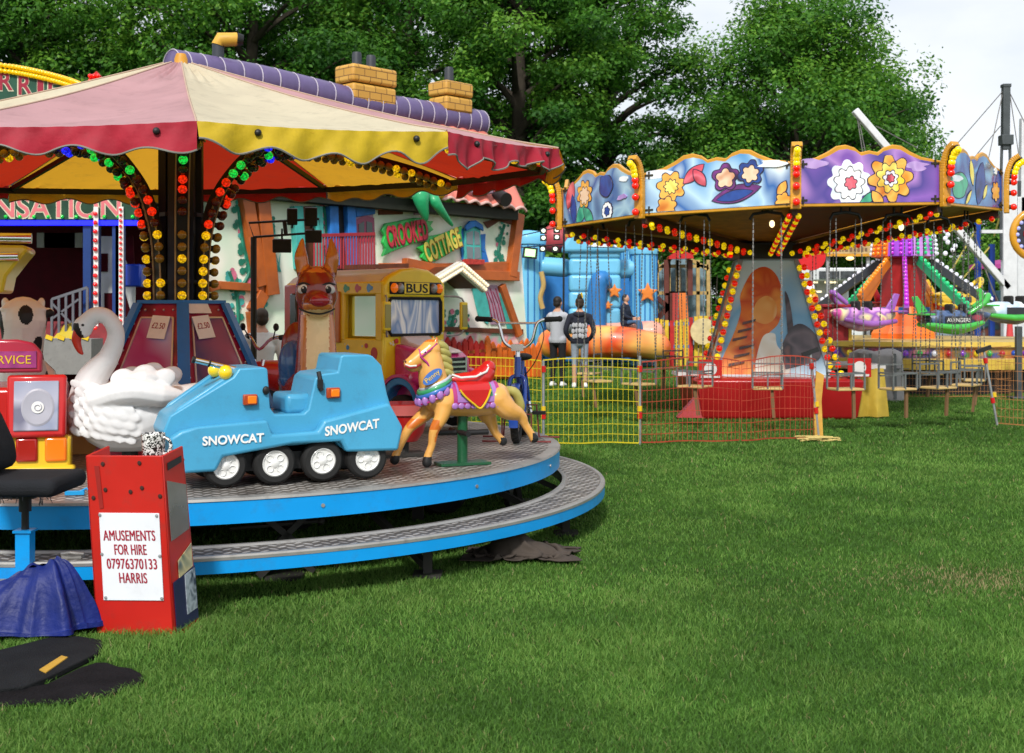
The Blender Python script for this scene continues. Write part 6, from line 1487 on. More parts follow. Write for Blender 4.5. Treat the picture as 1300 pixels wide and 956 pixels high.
mb = MB(); mb.box((0, 0, 0), (.28, .05, .20), rot=(0, R(6), 0)); mb.box((0, .05, 0), (.4, .08, .30), 1, rot=(0, R(6), 0)); mb.build('lamp', [mat('flood_green', (.6, .8, .5), .3, emit='#a0ff80', es=1.0), BLK], gl)

# ---------------------------------------------------------------- wooden play house with pickets
ph = thing('climbing_play_house', 'open framed wooden play house with red gable, behind yellow pickets', 'play house', TP(870, 36)); o = ph.location
q_ = lambda px, py, Y=36: P(px, py, Y)-o
WD = mat('timber_tan', (.42, .28, .10), .7, var=.3); WB = mat('timber_brown', (.12, .03, .02), .6, var=.3); SLG = mat('sheet_blue_grey', (.16, .24, .28), .5, var=.4)
mb = MB()
for x in (834, 848, 860, 886, 899): mb.bar(q_(x, 455), q_(x, 330), .10)
for a, b_ in (((834, 338), (899, 338)), ((834, 372), (899, 372)), ((834, 345), (860, 320)), ((860, 320), (899, 342)), ((849, 372), (874, 372)), ((849, 330), (849, 372)), ((861, 330), (861, 372)), ((874, 330), (874, 372))): mb.bar(q_(*a), q_(*b_), .10)
mb.build('frame', WD, ph)
mb = MB()
for a, b_ in (((847, 372), (847, 455)), ((851, 372), (851, 450)), ((834, 378), (848, 390)), ((848, 390), (834, 405)), ((870, 375), (870, 450)), ((846, 330), (846, 375)), ((876, 330), (876, 375))): mb.bar(q_(*a, 35.8), q_(*b_, 35.8), .14)
mb.build('brace', WB, ph)
mb = MB(); mb.prism([(q_(*p).x, q_(*p).z) for p in ((846, 327), (860, 317), (876, 325), (877, 329), (846, 330))], 0, .5, MX90 @ Matrix.Translation((0, 0, .1))); mb.build('red_gable', RED, ph)
mb = MB(); mb.prism([(q_(*p).x, q_(*p).z) for p in ((834, 440), (834, 340), (860, 322), (899, 342), (899, 440))], -.6, -.5, MX90); mb.build('back_sheet', SLG, ph)
mb = MB(); mb.bar(q_(866, 372, 35.6), q_(872, 455, 35.2), .25, .05); mb.build('slide', mat('slide_orange', (.6, .15, .02), .4), ph)
mb = MB(); mb.bar(q_(858, 372, 35.6), q_(858, 455, 35.4), .2, .05); mb.build('panel', mat('panel_red', (.35, .03, .02), .5), ph)
pf = thing('picket_fence', 'yellow picket fence with blue rail in front of the wooden play house', 'fence', TP(868, 33.5)); o2 = pf.location
mb = MB()
for i in range(12):
    x = 834+i*6.2; p = P(x, 455, 33.5)-o2; t = P(x, 404+3*math.sin(i*.5), 33.5)-o2; mb.bar((p.x, 0, 0), (p.x, 0, t.z), .10, .04, mi=i % 4 == 3)
mb.bar(P(832, 412, 33.5)-o2+Vector((0, .05, 0)), P(905, 410, 33.5)-o2+Vector((0, .05, 0)), .05, .09, mi=2); mb.bar(P(832, 440, 33.5)-o2+Vector((0, .05, 0)), P(905, 440, 33.5)-o2+Vector((0, .05, 0)), .05, .09, mi=2); mb.build('pickets', [mat('picket_yellow', (.62, .42, .03), .5, var=.2), PKR, PBLU], pf)
mb = MB(); p = P(893, 452, 33.3)-o2; mb.lathe([(0, .0), (.36, 0), (.36, .08), (0, .08)], n=20, M=Matrix.Translation((p.x, -.2, .95)) @ Euler((R(90), 0, 0)).to_matrix().to_4x4()); mb.build('round_panel', mat('panel_cream', (.6, .48, .25), .5, var=.2), pf)

# ---------------------------------------------------------------- mesh fences
def meshfence(name, label, pts, h0, m_, nv, group, posts=(), wave=.0, seed=1):
    """plastic barrier mesh strung between thin posts"""
    rr = random.Random(seed); o = thing(name, label, 'fence', pts[0], 0, group); c = Vector(pts[0]); mb = MB()
    seg = [(Vector(pts[i])-c, Vector(pts[i+1])-c) for i in range(len(pts)-1)]
    for a, b_ in seg:
        L_ = (b_-a).length; n = int(L_/.055); nr = random.Random(seed); ph = nr.uniform(0, 6)
        top = lambda t: h0-wave*math.sin(PI*t)*(1+.3*math.sin(5*t+ph))
        perp = Vector((-(b_-a).y, (b_-a).x, 0)).normalized()
        sw = lambda t: perp*.05*math.sin(2*PI*t*1.5+ph)
        for i in range(n+1):
            t = i/n; p = a.lerp(b_, t)+sw(t); mb.bar(p+Vector((0,0,.03)), p+sw(t)*.2+Vector((0,0,top(t))), .0042, .003)
        rows = [0, .1, .22, .36, .5, .64, .78, .9, 1.0]
        for v in rows:
            for i in range(14):
                t0, t1_ = i/14, (i+1)/14
                mb.bar(a.lerp(b_, t0)+sw(t0)*(1+.2*v)+Vector((0,0,.03+(top(t0)-.03)*v)), a.lerp(b_, t1_)+sw(t1_)*(1+.2*v)+Vector((0,0,.03+(top(t1_)-.03)*v)), .004, .013 if v in (0, 1.0) else .0065)
    mb.build('mesh', m_, o); return o
MY_ = mat('mesh_yellow', (.70, .58, .02), .45, var=.1, trans=.2); MR_ = mat('mesh_red', (.45, .06, .03), .5, var=.2, trans=.2); MO_ = mat('mesh_faded_orange', (.45, .20, .07), .5, var=.2, trans=.2)
FG = 'plastic mesh barriers'
y0 = meshfence('mesh_fence', 'bright yellow plastic mesh barrier running behind the striped roundabout', [(-1.05, 14.4, 0), (.35, 13.7, 0), (1.41, 13.75, 0)], .95, MY_, 60, FG, wave=-.03, seed=3)
y1_ = meshfence('mesh_fence', 'red plastic mesh barrier in front of the red base of the swing ride', [(1.45, 13.8, 0), (2.6, 14.0, 0), (3.58, 14.4, 0)], .93, MR_, 60, FG, wave=-.05, seed=5)
y2_ = meshfence('mesh_fence', 'faded orange mesh barrier at the far right edge of the lawn', [(6.34, 16.1, 0), (7.3, 15.4, 0), (8.6, 14.6, 0)], .93, MO_, 60, FG, wave=.02, seed=7)
y3_ = meshfence('mesh_fence', 'thin distant mesh barrier beyond the swing ride, before the flying vehicles', [(5.9, 21.5, 0), (7.2, 21.2, 0), (8.6, 21.2, 0)], .9, MO_, 60, FG, wave=.03, seed=9)
def fpost(o, pw, h_, cap=False, lean=0, tape=True):
    p = Vector(pw)-o.location; mb = MB(); mb.tube([p, p+Vector((lean, 0, h_))], .016, 0, 8)
    for z in (.3, .82): mb.tube([p+Vector((lean*z/h_, 0, z)), p+Vector((lean*(z+.07)/h_, 0, z+.07))], .03, 1, 8)
    mb.tube([p+Vector((lean*.2, 0, .38)), p+Vector((lean*.24, 0, .44))], .028, 2, 8)
    if cap: mb.box(p+Vector((lean, 0, h_)), (.20, .05, .05), 3, rot=(0, R(-20), 0))
    mb.build('post', [GALV, RED, YEL, BLK], o, smooth=50)
fpost(y1_, (1.43, 13.75, 0), 1.0); fpost(y1_, (3.6, 14.42, 0), 1.02, True, -.10); fpost(y2_, (6.34, 16.05, 0), 1.0, True, -.18); fpost(y0, (-1.05, 14.4, 0), .95); fpost(y0, (.35, 13.7, 0), .95)
mb = MB(); p = Vector((3.6, 14.4, 0))-y1_.location
mb.prism([(p.x-.05, .02), (p.x+.05, .02), (p.x+.03, .45), (p.x+.06, .75), (p.x-.03, .80), (p.x-.06, .4)], -p.y-.03, -p.y-.01, MX90); mb.build('tape_bundle', mat('tape_orange', (.55, .30, .05), .6, var=.3), y1_)
sc = thing('tape_scrap', 'tangle of yellow barrier tape on the grass at the foot of the leaning post', 'tape', (3.45, 14.1, 0)); mb = MB(); r = random.Random(8)
for i in range(9): mb.tube(smoothpath([(r.uniform(-.2, .3), r.uniform(-.1, .1), r.uniform(.01, .07)) for _ in range(5)], 5), .006, n=4, sq=.4)
mb.build('tape', mat('tape_pale', (.55, .42, .14), .6), sc)
# ---------------------------------------------------------------- chair swing ride
SX, SY = 3.8, 18.0
sr = thing('chair_swing_ride', 'chair swing ride with airbrushed boards, gold posts of red and yellow bulbs and red base', 'fairground ride', (SX, SY, 0))
GOLD = mat('gold_paint', (.58, .27, .015), .35, var=.12, coat=.3, dirt=.08)
RR = 3.15
def sz(x): return 2.77+.030*x
LR = bulbmat('bulb_scarlet', '#ff1c08', .55); LY = bulbmat('bulb_gold', '#ffd808', .75)
phis = [-6.8+36*k for k in range(10)]
ARTS = [['#4a90c8', '#b8d8ec', '#2a62a8', '#d8e8f0', '#f0c070'], ['#5c3a9a', '#8a5ab8', '#4a3a90', '#b080c8', '#7a4aa8'], ['#2a62b8', '#1a3a88', '#5aa0d8', '#103070', '#80b8e0'], ['#3a78b8', '#a8c8d8', '#2a5a98', '#8ab0d0', '#506890']]
kind = {0: 1, 9: 0, 8: 3, 1: 2}       # panels by corner index: k spans corner k to k+1
MOT = {'cream': art('motif_cream', ['#f4efe4', '#ffffff', '#d8ccd8'], 4), 'amber': art('motif_amber', ['#e8901c', '#f4b850', '#c86a10'], 4), 'rose': art('motif_rose', ['#c83048', '#e87080', '#a01828'], 4), 'navy': art('motif_navy', ['#142a70', '#204898', '#0c1c50'], 4), 'lilac': art('motif_lilac', ['#8a60b0', '#c0a0d8', '#5a3a90'], 4), 'skin': art('motif_peach', ['#e8b890', '#f0d0b0', '#c88860'], 4), 'teal': art('motif_teal', ['#1a8a70', '#50b890', '#0f5a50'], 4), 'yellow': art('motif_yellow', ['#f0d020', '#f8e878', '#d0a010'], 4), 'purple': art('motif_plum', ['#4a1a5a', '#7a3080', '#30103a'], 4), 'white': art('motif_white', ['#ffffff', '#e8eef4', '#c8d4e0'], 4)}
def blob(n, rx, ry, w_, s): 
    r_ = random.Random(s); a, b_ = r_.uniform(0, 6), r_.uniform(0, 6)
    return [(rx*math.cos(t)*(1+w_*math.sin(3*t+a)+w_*.6*math.sin(5*t+b_)), ry*math.sin(t)*(1+w_*math.sin(2*t+b_))) for t in [2*PI*i/n for i in range(n)]]
def spikes(k, r0, r1): return [((r1 if i % 2 == 0 else r0)*math.cos(PI*i/k+.2), (r1 if i % 2 == 0 else r0)*math.sin(PI*i/k+.2)) for i in range(2*k)]
def bloom(k, r_, dep=.28, ph=.3, sy_=1.): return [(r_*(1-dep*(.5-.5*math.cos(k*(t-ph)))**1.6)*math.cos(t), r_*sy_*(1-dep*(.5-.5*math.cos(k*(t-ph)))**1.6)*math.sin(t)) for t in [2*PI*i/72 for i in range(72)]]
def leaf(l, w_, a): 
    p = [(l*t-l/2, w_*math.sin(PI*t)**.8) for t in [i/12 for i in range(13)]]; p += [(x, -y) for x, y in p[::-1][1:-1]]
    return [(x*math.cos(a)-y*math.sin(a), x*math.sin(a)+y*math.cos(a)) for x, y in p]
# plain generic motifs : flowers, leaves, clouds, moon
MOTIFS = {0: [('white', .10, .50, blob(30, .22, .06, .12, 7)), ('amber', .20, .34, bloom(7, .19)), ('yellow', .20, .34, bloom(9, .09)), ('amber', .17, .10, bloom(6, .13)), ('rose', .35, .47, leaf(.34, .07, .7)), ('rose', .39, .42, leaf(.26, .06, 2.2)), ('purple', .63, .20, leaf(.62, .10, .22)), ('navy', .62, .18, leaf(.46, .06, .18)), ('purple', .56, .40, bloom(5, .17)), ('skin', .56, .39, bloom(5, .12)), ('navy', .72, .43, bloom(6, .16)), ('skin', .72, .42, bloom(6, .105)), ('amber', .92, .22, leaf(.2, .05, 1.1)), ('amber', .93, .08, bloom(6, .10)), ('white', .86, .52, blob(30, .16, .05, .2, 9))],
          1: [('lilac', .82, .46, blob(30, .16, .05, .3, 20)), ('lilac', .12, .5, blob(30, .18, .05, .3, 21)), ('white', .36, .27, bloom(9, .29, .20)), ('cream', .36, .27, bloom(9, .20, .25, .1)), ('rose', .37, .27, bloom(6, .08)), ('teal', .50, .10, leaf(.3, .05, .5)), ('amber', .64, .32, bloom(8, .30, .30, .1)), ('yellow', .64, .33, bloom(8, .19, .3, .5)), ('cream', .64, .32, bloom(7, .10)), ('rose', .64, .32, bloom(6, .05)), ('amber', .55, .08, leaf(.24, .06, 2.2))],
          2: [('teal', .26, .26, blob(40, .24, .17, .1, 31)), ('white', .22, .34, blob(30, .16, .05, .2, 32)), ('yellow', .46, .44, leaf(.34, .06, 1.8)), ('navy', .60, .32, leaf(.60, .14, 1.3)), ('yellow', .68, .22, leaf(.22, .04, 1.0)), ('amber', .86, .24, bloom(7, .13)), ('yellow', .40, .12, leaf(.28, .03, .8)), ('white', .86, .50, bloom(5, .05))],
          3: [('rose', .12, .42, leaf(.40, .10, 1.2)), ('navy', .16, .22, leaf(.42, .07, 1.7)), ('teal', .27, .16, leaf(.40, .09, .9)), ('teal', .36, .10, leaf(.34, .08, 2.3)), ('amber', .31, .40, bloom(8, .19)), ('skin', .31, .38, bloom(8, .12)), ('navy', .58, .46, blob(30, .15, .15, .06, 45)), ('white', .80, .50, blob(30, .10, .04, .2, 46)), ('cream', .60, .13, bloom(12, .12, .1)), ('navy', .60, .13, bloom(6, .06)), ('lilac', .78, .28, blob(30, .10, .04, .3, 48))]}
for k in range(10):
    a, b_ = pol(RR, phis[k]), pol(RR, phis[(k+1) % 10]); za, zb = sz(a.x), sz(b_.x)
    d = Vector((b_.x-a.x, b_.y-a.y, zb-za)); L_ = d.length; M = vplane((a.x, a.y, za), d); nout = M.to_3x3() @ Vector((0, 0, 1))
    if nout.dot(Vector((a.x+b_.x, a.y+b_.y, 0))) < 0: M = vplane((b_.x, b_.y, zb), -d)
    prof = [(0, 0), (L_, 0), (L_, .55), (L_*.93, .575), (L_*.86, .60), (L_*.78, .67), (L_*.72, .74), (L_*.66, .755), (L_*.60, .72), (L_*.56, .66), (L_*.5, .685), (L_*.44, .66), (L_*.40, .72), (L_*.34, .755), (L_*.28, .74), (L_*.22, .67), (L_*.14, .60), (L_*.07, .575), (0, .55)]
    def inset(p, e): return (L_/2+(p[0]-L_/2)*(1-2*e/L_), .33+(p[1]-.33)*(1-2*e/.70))
    mb = MB(); mb.prism(prof, -.05, 0, M); bd = mb.build('rounding_board', GOLD, sr, bevel=.012)
    ki = kind.get(k, (k*3) % 4)
    inn = [inset(p, .045) for p in prof]
    mb = MB(); mb.prism(inn, 0, .006, M); pa = mb.build('artwork', art('board_art_%s' % ['sky', 'violet', 'sea', 'dusk'][ki], ARTS[ki], 1.7, coat=.5, rough=.25), bd)
    for q, (cn, u, v, pl_) in enumerate(MOTIFS[ki]):
        mb = MB(); cl = lambda x, y: (max(.06, min(L_-.06, u*L_+x)), max(.05, min(.62, v*1.05+y)))
        if cn not in ('white', 'lilac'): mb.prism([cl(x*1.0+.014*x/(math.hypot(x, y)+1e-6), y+.014*y/(math.hypot(x, y)+1e-6)) for x, y in pl_], .0062, .0075+.0012*q, M, 1)
        mb.prism([cl(x, y) for x, y in pl_], .0062, .008+.0012*q, M, 0); mb.build('motif', [MOT[cn], mat('art_outline', (.03, .02, .05), .4)], bd)
    for u, v in ((.05, .5), (.05, .06), (.95, .5), (.95, .06)):
        mb = MB(); mb.box((u*L_, v+.02, .012), (.11, .022, .014), M=M); mb.box((u*L_, v+.02, .0125), (.022, .09, .014), M=M)
        mb.build('scroll_bracket', mat('scroll_black', (.03, .025, .015), .4, var=.3), bd)
for k in range(10):
    a = pol(RR+.05, phis[k]); z0 = sz(a.x)-.03; n_ = pol(1, phis[k]); t_ = pol(1, phis[k]+90)
    pts = [a+Vector((0, 0, z0)), a+Vector((0, 0, z0+.38)), a+n_*.015+Vector((0, 0, z0+.56)), a+n_*.07+Vector((0, 0, z0+.70)), a+n_*.16+Vector((0, 0, z0+.77))]
    mb = MB(); sp2 = smoothpath(pts, 5)
    for i in range(len(sp2)-1): mb.bar(sp2[i], sp2[i+1]+(sp2[i+1]-sp2[i])*.15, .13, .07, up=n_)
    po = mb.build('light_post', GOLD, sr, bevel=.01)
    for q in range(9):
        t = (q+.6)/9*(len(sp2)-1); i = int(t); p = sp2[i].lerp(sp2[min(i+1, len(sp2)-1)], t-i)
        tg = (sp2[min(i+1, len(sp2)-1)]-sp2[i]).normalized(); nn = tg.cross(t_); nn = nn if nn.dot(n_-Vector((0,0,.5))) > 0 else -nn
        mb = MB()
        if abs((phis[k]+180) % 360-180) < 100: mb.ell(p+nn*.09, .046, 0, 10, 8); mb.tube([p+nn*.03, p+nn*.07], .03, 1, 8); mb.build('bulb', [LR if q < 4 else LY, BLK], po, smooth=60)
# centre, sweeps, underside, bulbs on sweeps (counted in hundreds)
SB = MB(); swp = MB(); under = MB(); HZ = 2.34
UND = mat('underside_maroon', (.12, .025, .012), .6, var=.4)
for k in range(10):
    e = pol(RR-.05, phis[k]); e.z = sz(e.x)-.03; c = pol(.22, phis[k], HZ)
    mb = MB(); mb.bar(c, e, .07, .11); mb.build('sweep_arm', mat('sweep_brown', (.06, .025, .012), .5, var=.3), sr)
    t_ = pol(1, phis[k]+90)
    for i in range(17):
        p = c.lerp(e, (i+.7)/17.2)
        for s_ in (-1, 1): SB.ell(p+t_*.055*s_+Vector((0, 0, -.06)), .038, (i+(s_ > 0)) % 2, 8, 6)
    e2 = pol(RR-.06, phis[(k+1) % 10]); e2.z = sz(e2.x)-.02
    under.add([pol(.3, phis[k], HZ+.14), e+Vector((0,0,.05)), e2+Vector((0,0,.05)), pol(.3, phis[(k+1) % 10], HZ+.14)], [(0, 1, 2, 3)], k % 2)
under.build('underside', [UND, mat('underside_gold', (.34, .17, .04), .6, var=.4)], sr)
for x, y in ((-.52, -2.5), (1.3, -1.9), (-1.6, -1.7)):
    mb = MB(); mb.ell((x, y, 2.60), (.034, .034, .046)); mb.build('lamp', mat('lamp_warm', (.8, .8, .7), .3, emit='#ffe2a8', es=2.), sr, smooth=60)
# tower : four tapering faces
tz0, tz1, hb, ht = .58, 2.25, .80, .38
RT = R(-4)
def tc_(sx_, sy_, z): 
    f = (z-tz0)/(tz1-tz0); h_ = hb+(ht-hb)*f; x, y = sx_*h_, sy_*h_; return Vector((x*math.cos(RT)-y*math.sin(RT)-.10, x*math.sin(RT)+y*math.cos(RT), z))
mb = MB(); mb.add([tc_(-1,-1,tz0), tc_(1,-1,tz0), tc_(1,1,tz0), tc_(-1,1,tz0), tc_(-1,-1,tz1), tc_(1,-1,tz1), tc_(1,1,tz1), tc_(-1,1,tz1)], [(0,3,2,1), (4,5,6,7), (0,1,5,4), (1,2,6,5), (2,3,7,6), (3,0,4,7)])
TWART = art('tower_art_savanna', ['#a8d0e8', '#78b0d8', '#d0e4f0', '#b8dcf0'], 1.0, coat=.1, rough=.45)
twr = mb.build('tower', TWART, sr)
for k, (s0_, s1_) in enumerate((((-1,-1), (1,-1)), ((1,-1), (1,1)), ((-1,1), (-1,-1)))):
    b0, b1, t0, t1 = tc_(*s0_, tz0), tc_(*s1_, tz0), tc_(*s0_, tz1), tc_(*s1_, tz1); nn = (b1-b0).cross(t0-b0).normalized()
    if nn.dot(b0+b1) < 0: nn = -nn
    def fpt(u, v, l): return b0.lerp(b1, u).lerp(t0.lerp(t1, u), v)+nn*l
    AM = art('tower_amber', ['#e05a08', '#f07a18', '#d84a04', '#f89838', '#e86a10'], 2.2, coat=.1, rough=.45); CRM = art('tower_cream', ['#e8d8c0', '#f4ece0', '#d0b898'], 3); GRYA = art('tower_grey', ['#3a3038', '#6a5a60', '#241c24', '#8a5a50'], 3.2); OCH = art('tower_ochre', ['#f8b060', '#f0983c', '#fcd8a0'], 3, coat=.1, rough=.45)
    shapes = [(AM, [(.02, .01), (.46, .01), (.50, .20), (.46, .34), (.60, .46), (.68, .70), (.62, .86), (.44, .93), (.22, .88), (.10, .70), (.14, .55), (.10, .36), (.04, .18)]),
              (CRM, [(.34, .01), (.62, .01), (.66, .14), (.56, .26), (.54, .36), (.42, .34), (.36, .18)]),
              (OCH, [(.28, .48), (.44, .44), (.56, .50), (.58, .62), (.46, .68), (.32, .62)]),
              (GRYA, [(.62, .06), (.78, .10), (.96, .16), (.98, .34), (.86, .44), (.72, .40), (.60, .24)]),
              (GRYA, [(.68, .36), (.74, .34), (.76, .62), (.72, .72), (.70, .60)]),
              (AM, [(.14, .30), (.30, .34), (.28, .28), (.14, .25)])]
    mb = MB(); ms = []
    for q, (mm_, pl_) in enumerate(shapes):
        if mm_ not in ms: ms.append(mm_)
        pl2 = smoothpath([(u, v, 0) for u, v in pl_]+[(pl_[0][0], pl_[0][1], 0)], 5)[:-1]; mb.add([fpt(min(.99, max(.01, p.x)), min(.99, max(.01, p.y)), .006+.003*q) for p in pl2], [tuple(range(len(pl2)))], ms.index(mm_))
    # dark stripes on the amber ground
    ms.append(art('tower_stripe', ['#5a2408', '#3a1806', '#7a3410'], 4))
    for i in range(6): u, v = .10+.04*(i % 3), .08+.07*i; mb.add([fpt(u, v, .03), fpt(u+.14, v+.03, .03), fpt(u+.15, v+.05, .03), fpt(u, v+.025, .03)], [(0, 1, 2, 3)], len(ms)-1)
    pa = mb.build('tower_artwork', ms, twr)
    mb = MB(); 
    for p, q in ((fpt(0, 0, .02), fpt(0, 1, .02)), (fpt(1, 0, .02), fpt(1, 1, .02)), (fpt(0, .0, .02), fpt(1, .0, .02)), (fpt(0, 1, .02), fpt(1, 1, .02))): mb.bar(p, q, .05, .03, up=nn)
    mb.build('tower_frame', GALV, twr)
    for e_ in ((0, 1) if k == 0 else (1,) if k == 1 else (0,)):
        for i in range(14):
            for c2 in ((0,) if k else (0, 1)):
                SB.ell(fpt(e_+(.02 if e_ else -.02)+(.07*c2 if e_ else -.0), .02+.96*i/14, .05+.03*c2), .046, (i+c2) % 2, 8, 6)
for i in range(10): 
    for s_ in (-1, 1): SB.ell((.55*s_-.1, -.3-.0*i, 2.3+.03*(i % 2)), .035, i % 2, 8, 6)
x_ = SB.build('bulbs', [LR, LY], sr, smooth=60); x_['kind'] = 'stuff'
mb = MB(); mb.box((-.10, 0, 2.36), (.9, .9, .22)); mb.lathe([(0, 2.3), (.35, 2.3), (.35, 2.6), (0, 2.6)], n=16); mb.build('slewing_head', BLK, sr)
mb = MB(); mb.lathe([(0, 2.2), (.12, 2.2), (.12, 3.1), (0, 3.15)], n=12); mb.build('king_post', GALV, sr)
# red skirted base and outrigger flaps
BRED = mat('skirt_red', (.33, .008, .010), .38, var=.2, vscale=1.5, bump=.3, bscale=4, coat=.2, dirt=.1)
mb = MB(); o_ = []
for z, h_ in ((.0, 1.02), (.03, 1.05), (.54, 1.12), (.56, 1.08), (.585, .86)): o_.append([(-h_-.12, -h_*.95, z), (h_-.06, -h_*.95, z), (h_-.06, h_*.95, z), (-h_-.12, h_*.95, z)])
vs = [p for l in o_ for p in l]; fs = [(i*4+j, i*4+(j+1) % 4, i*4+4+(j+1) % 4, i*4+4+j) for i in range(4) for j in range(4)]+[(16, 17, 18, 19)]
mb.add(vs, fs); mb.build('base_skirt', BRED, sr, bevel=.02)
mb = MB(); mb.add([(-1.15, -.9, .40), (-1.5, -.95, .02), (-1.12, -.99, .02)], [(0, 1, 2)]); mb.add([(-1.15, -.7, .40), (-1.5, -.75, .02), (-1.12, -.79, .02)], [(0, 2, 1)]); mb.quad((-1.15, -.9, .40), (-1.15, -.7, .40), (-1.5, -.75, .02), (-1.5, -.95, .02)); mb.build('base_flap', BRED, sr)
NWHT = mat('notice_pale', (.65, .62, .6), .5, var=.1)
for x, z in ((-1.06, .70), (1.00, .72)):
    mb = MB(); mb.box((x, -1.02, z), (.32, .03, .26)); nb2 = mb.build('notice_plate', RED, sr)
    mb = MB(); mb.lathe([(0, 0), (.09, 0)], n=20, M=vplane((x, -1.037, z), (1, 0, 0))); mb.box((x, -1.037, z-.105), (.26, .004, .03)); mb.build('notice_mark', NWHT, nb2)
    mb = MB(); mb.bar((x, -.98, .5), (x, -.98, .8), .04); mb.build('notice_stake', GALV, nb2)
mb = MB(); vs = []; fs = []
for i in range(10):
    for j in range(9):
        u, v = i/9, j/8; vs.append((.98+.42*u+.06*math.sin(6*u)*v+.12*v*u, -.80-.06*math.sin(9*u+2*v)*(.3+v), .68*(1-v)+.02))
for i in range(9):
    for j in range(8): q = i*9+j; fs.append((q, q+1, q+10, q+9))
mb.add(vs, fs); mb.build('yellow_sheet', mat('sheet_yellow', (.60, .42, .06), .5, var=.15, trans=.15, bump=.2, bscale=8), sr, smooth=60)
for bx_ in (((1.18, -.2, .72), (.5, 1.2, .06)), ((-1.2, -.2, .60), (.5, .6, .05))): mb = MB(); mb.box(*bx_); mb.build('loading_step', NWHT, sr)

# ---------------------------------------------------------------- swing chairs, each on four chains
STW = mat('seat_wood', (.52, .36, .14), .5, var=.15); GSTL = mat('chair_grey', (.16, .17, .17), .5, .4, var=.2); CHN = mat('chain_steel', (.22, .21, .20), .45, .7, var=.2)
LBL = [(-70, 'empty swing chair on chains, leftmost of the ride, hanging beside the two standing visitors'), (-50, 'swing chair hanging in front of the castle cushion, left of the leaning fence post'), (-32, 'swing chair with tan seat hanging just left of the tiger striped tower base'), (-13, 'swing chair hanging close before the foot of the painted tower'), (7, 'swing chair hanging between the red skirt and the yellow sheet'), (22, 'swing chair hanging right in front of the big grey sack'), (37, 'swing chair hanging in front of the orange rocket stand'), (54, 'swing chair hanging below the green flying vehicle'), (78, 'rightmost swing chair, hanging before the bulb studded ride edge'), (110, 'swing chair at the far right back of the ring, behind the front right ones'), (150, 'swing chair hanging behind the right corner of the painted tower'), (205, 'swing chair hanging behind the left corner of the painted tower'), (250, 'swing chair at the far left back of the ring, before the wooden play house')]
c0 = None
for i, (ph_, lab) in enumerate(LBL):
    p = pol(2.78, ph_); loc = (SX+p.x, SY+p.y, .53+.012*math.sin(i*7)); rz = R(ph_)+R(6)*math.sin(i*5)
    if c0 is None:
        c0 = thing('swing_chair', lab, 'swing chair', loc, rz, 'chairs of the swing ride')
        mb = MB(); mb.box((0, 0, 0), (.36, .30, .03)); mb.build('seat', STW, c0, bevel=.008)
        mb = MB(); u = [(-.18, .14, 0), (-.18, .14, .30), (.18, .14, .30), (.18, .14, 0)]
        for a, b_ in ((0, 1), (1, 2), (2, 3)): mb.bar(u[a], u[b_], .02)
        for sx_ in (-1, 1): mb.bar((sx_*.18, .14, .20), (sx_*.18, -.14, .20), .02); mb.bar((sx_*.18, -.14, .20), (sx_*.18, -.14, 0), .02)
        mb.bar((-.18, -.14, .20), (.18, -.14, .20), .024); mb.bar((0, -.14, .20), (0, -.14, 0), .022); mb.bar((-.18, .14, .16), (.18, .14, .16), .018); mb.build('frame', GSTL, c0)
        mb = MB(); mb.bar((.05, -.1, 0), (.08, -.06, -.36), .04, .03); mb.build('foot_bar', mat('foot_bar_brown', (.20, .11, .05), .6), c0)
        for sx_ in (-1, 1):
            for y in (-.14, .14):
                mb = MB(); a, b_ = Vector((sx_*.18, y, .20 if y < 0 else .30)), Vector((sx_*.17, y*.5, 2.12))
                n = 40
                for j in range(n): mb.bar(a.lerp(b_, j/n), a.lerp(b_, (j+.8)/n), .007 if j % 2 else .015, .015 if j % 2 else .007)
                mb.build('chain', CHN, c0)
        mb = MB(); mb.tube([(-.21, .0, 2.10), (-.17, .0, 2.17), (0, 0, 2.195), (.17, 0, 2.17), (.21, 0, 2.10)], .02, n=6); mb.bar((-.06, 0, 2.19), (-.06, 0, 2.32), .02); mb.bar((.06, 0, 2.19), (.06, 0, 2.32), .02); mb.build('hanger', BLK, c0)
    else:
        c = copy_tree(c0); c.location = loc; c.rotation_euler = (0, 0, rz); c['label'] = lab

# ---------------------------------------------------------------- flying vehicle ride
OX, OY = 7.97, 25.0
oc = thing('flying_vehicle_ride', 'round ride with coloured crown, bulb lined lifting arms and a bulb studded yellow edge', 'fairground ride', (OX, OY, 0))
mb = MB(); mb.lathe([(0, .95), (3.3, .95), (3.32, .86), (3.26, .84), (3.26, .66), (3.32, .64), (3.32, .46), (3.05, .44), (3.05, 0)], n=64, mf=lambda i, j: (0, 1, 0, 2, 0, 1, 1, 3)[min(i, 7)]); pf_ = mb.build('platform', [mat('platform_tan', (.50, .36, .12), .5, var=.2), mat('platform_yellow', (.62, .42, .06), .4, coat=.3), art('platform_art', ['#2a7a40', '#a02828', '#c89030', '#28508a', '#b85a80', '#e8d8a0'], 1.6), BLK], oc, smooth=30)
mb = MB(); cols = [bulbmat('rim_bulb_%s' % n_, h_, .35) for n_, h_ in (('violet', '#8040c0'), ('yellow', '#f0d020'), ('green', '#30b050'), ('white', '#e8e8f0'), ('crimson', '#c02030'), ('blue', '#2858c0'))]
for k in range(84):
    a = 2*PI*k/84; mb.ell((3.28*math.cos(a), 3.28*math.sin(a), .75), .055, (k*7+k//3) % 6, 8, 6)
x_ = mb.build('rim_bulbs', cols, pf_, smooth=60); x_['kind'] = 'stuff'
OORG = art('drum_orange', ['#e85a10', '#f07a20', '#c84008'], 1.0)
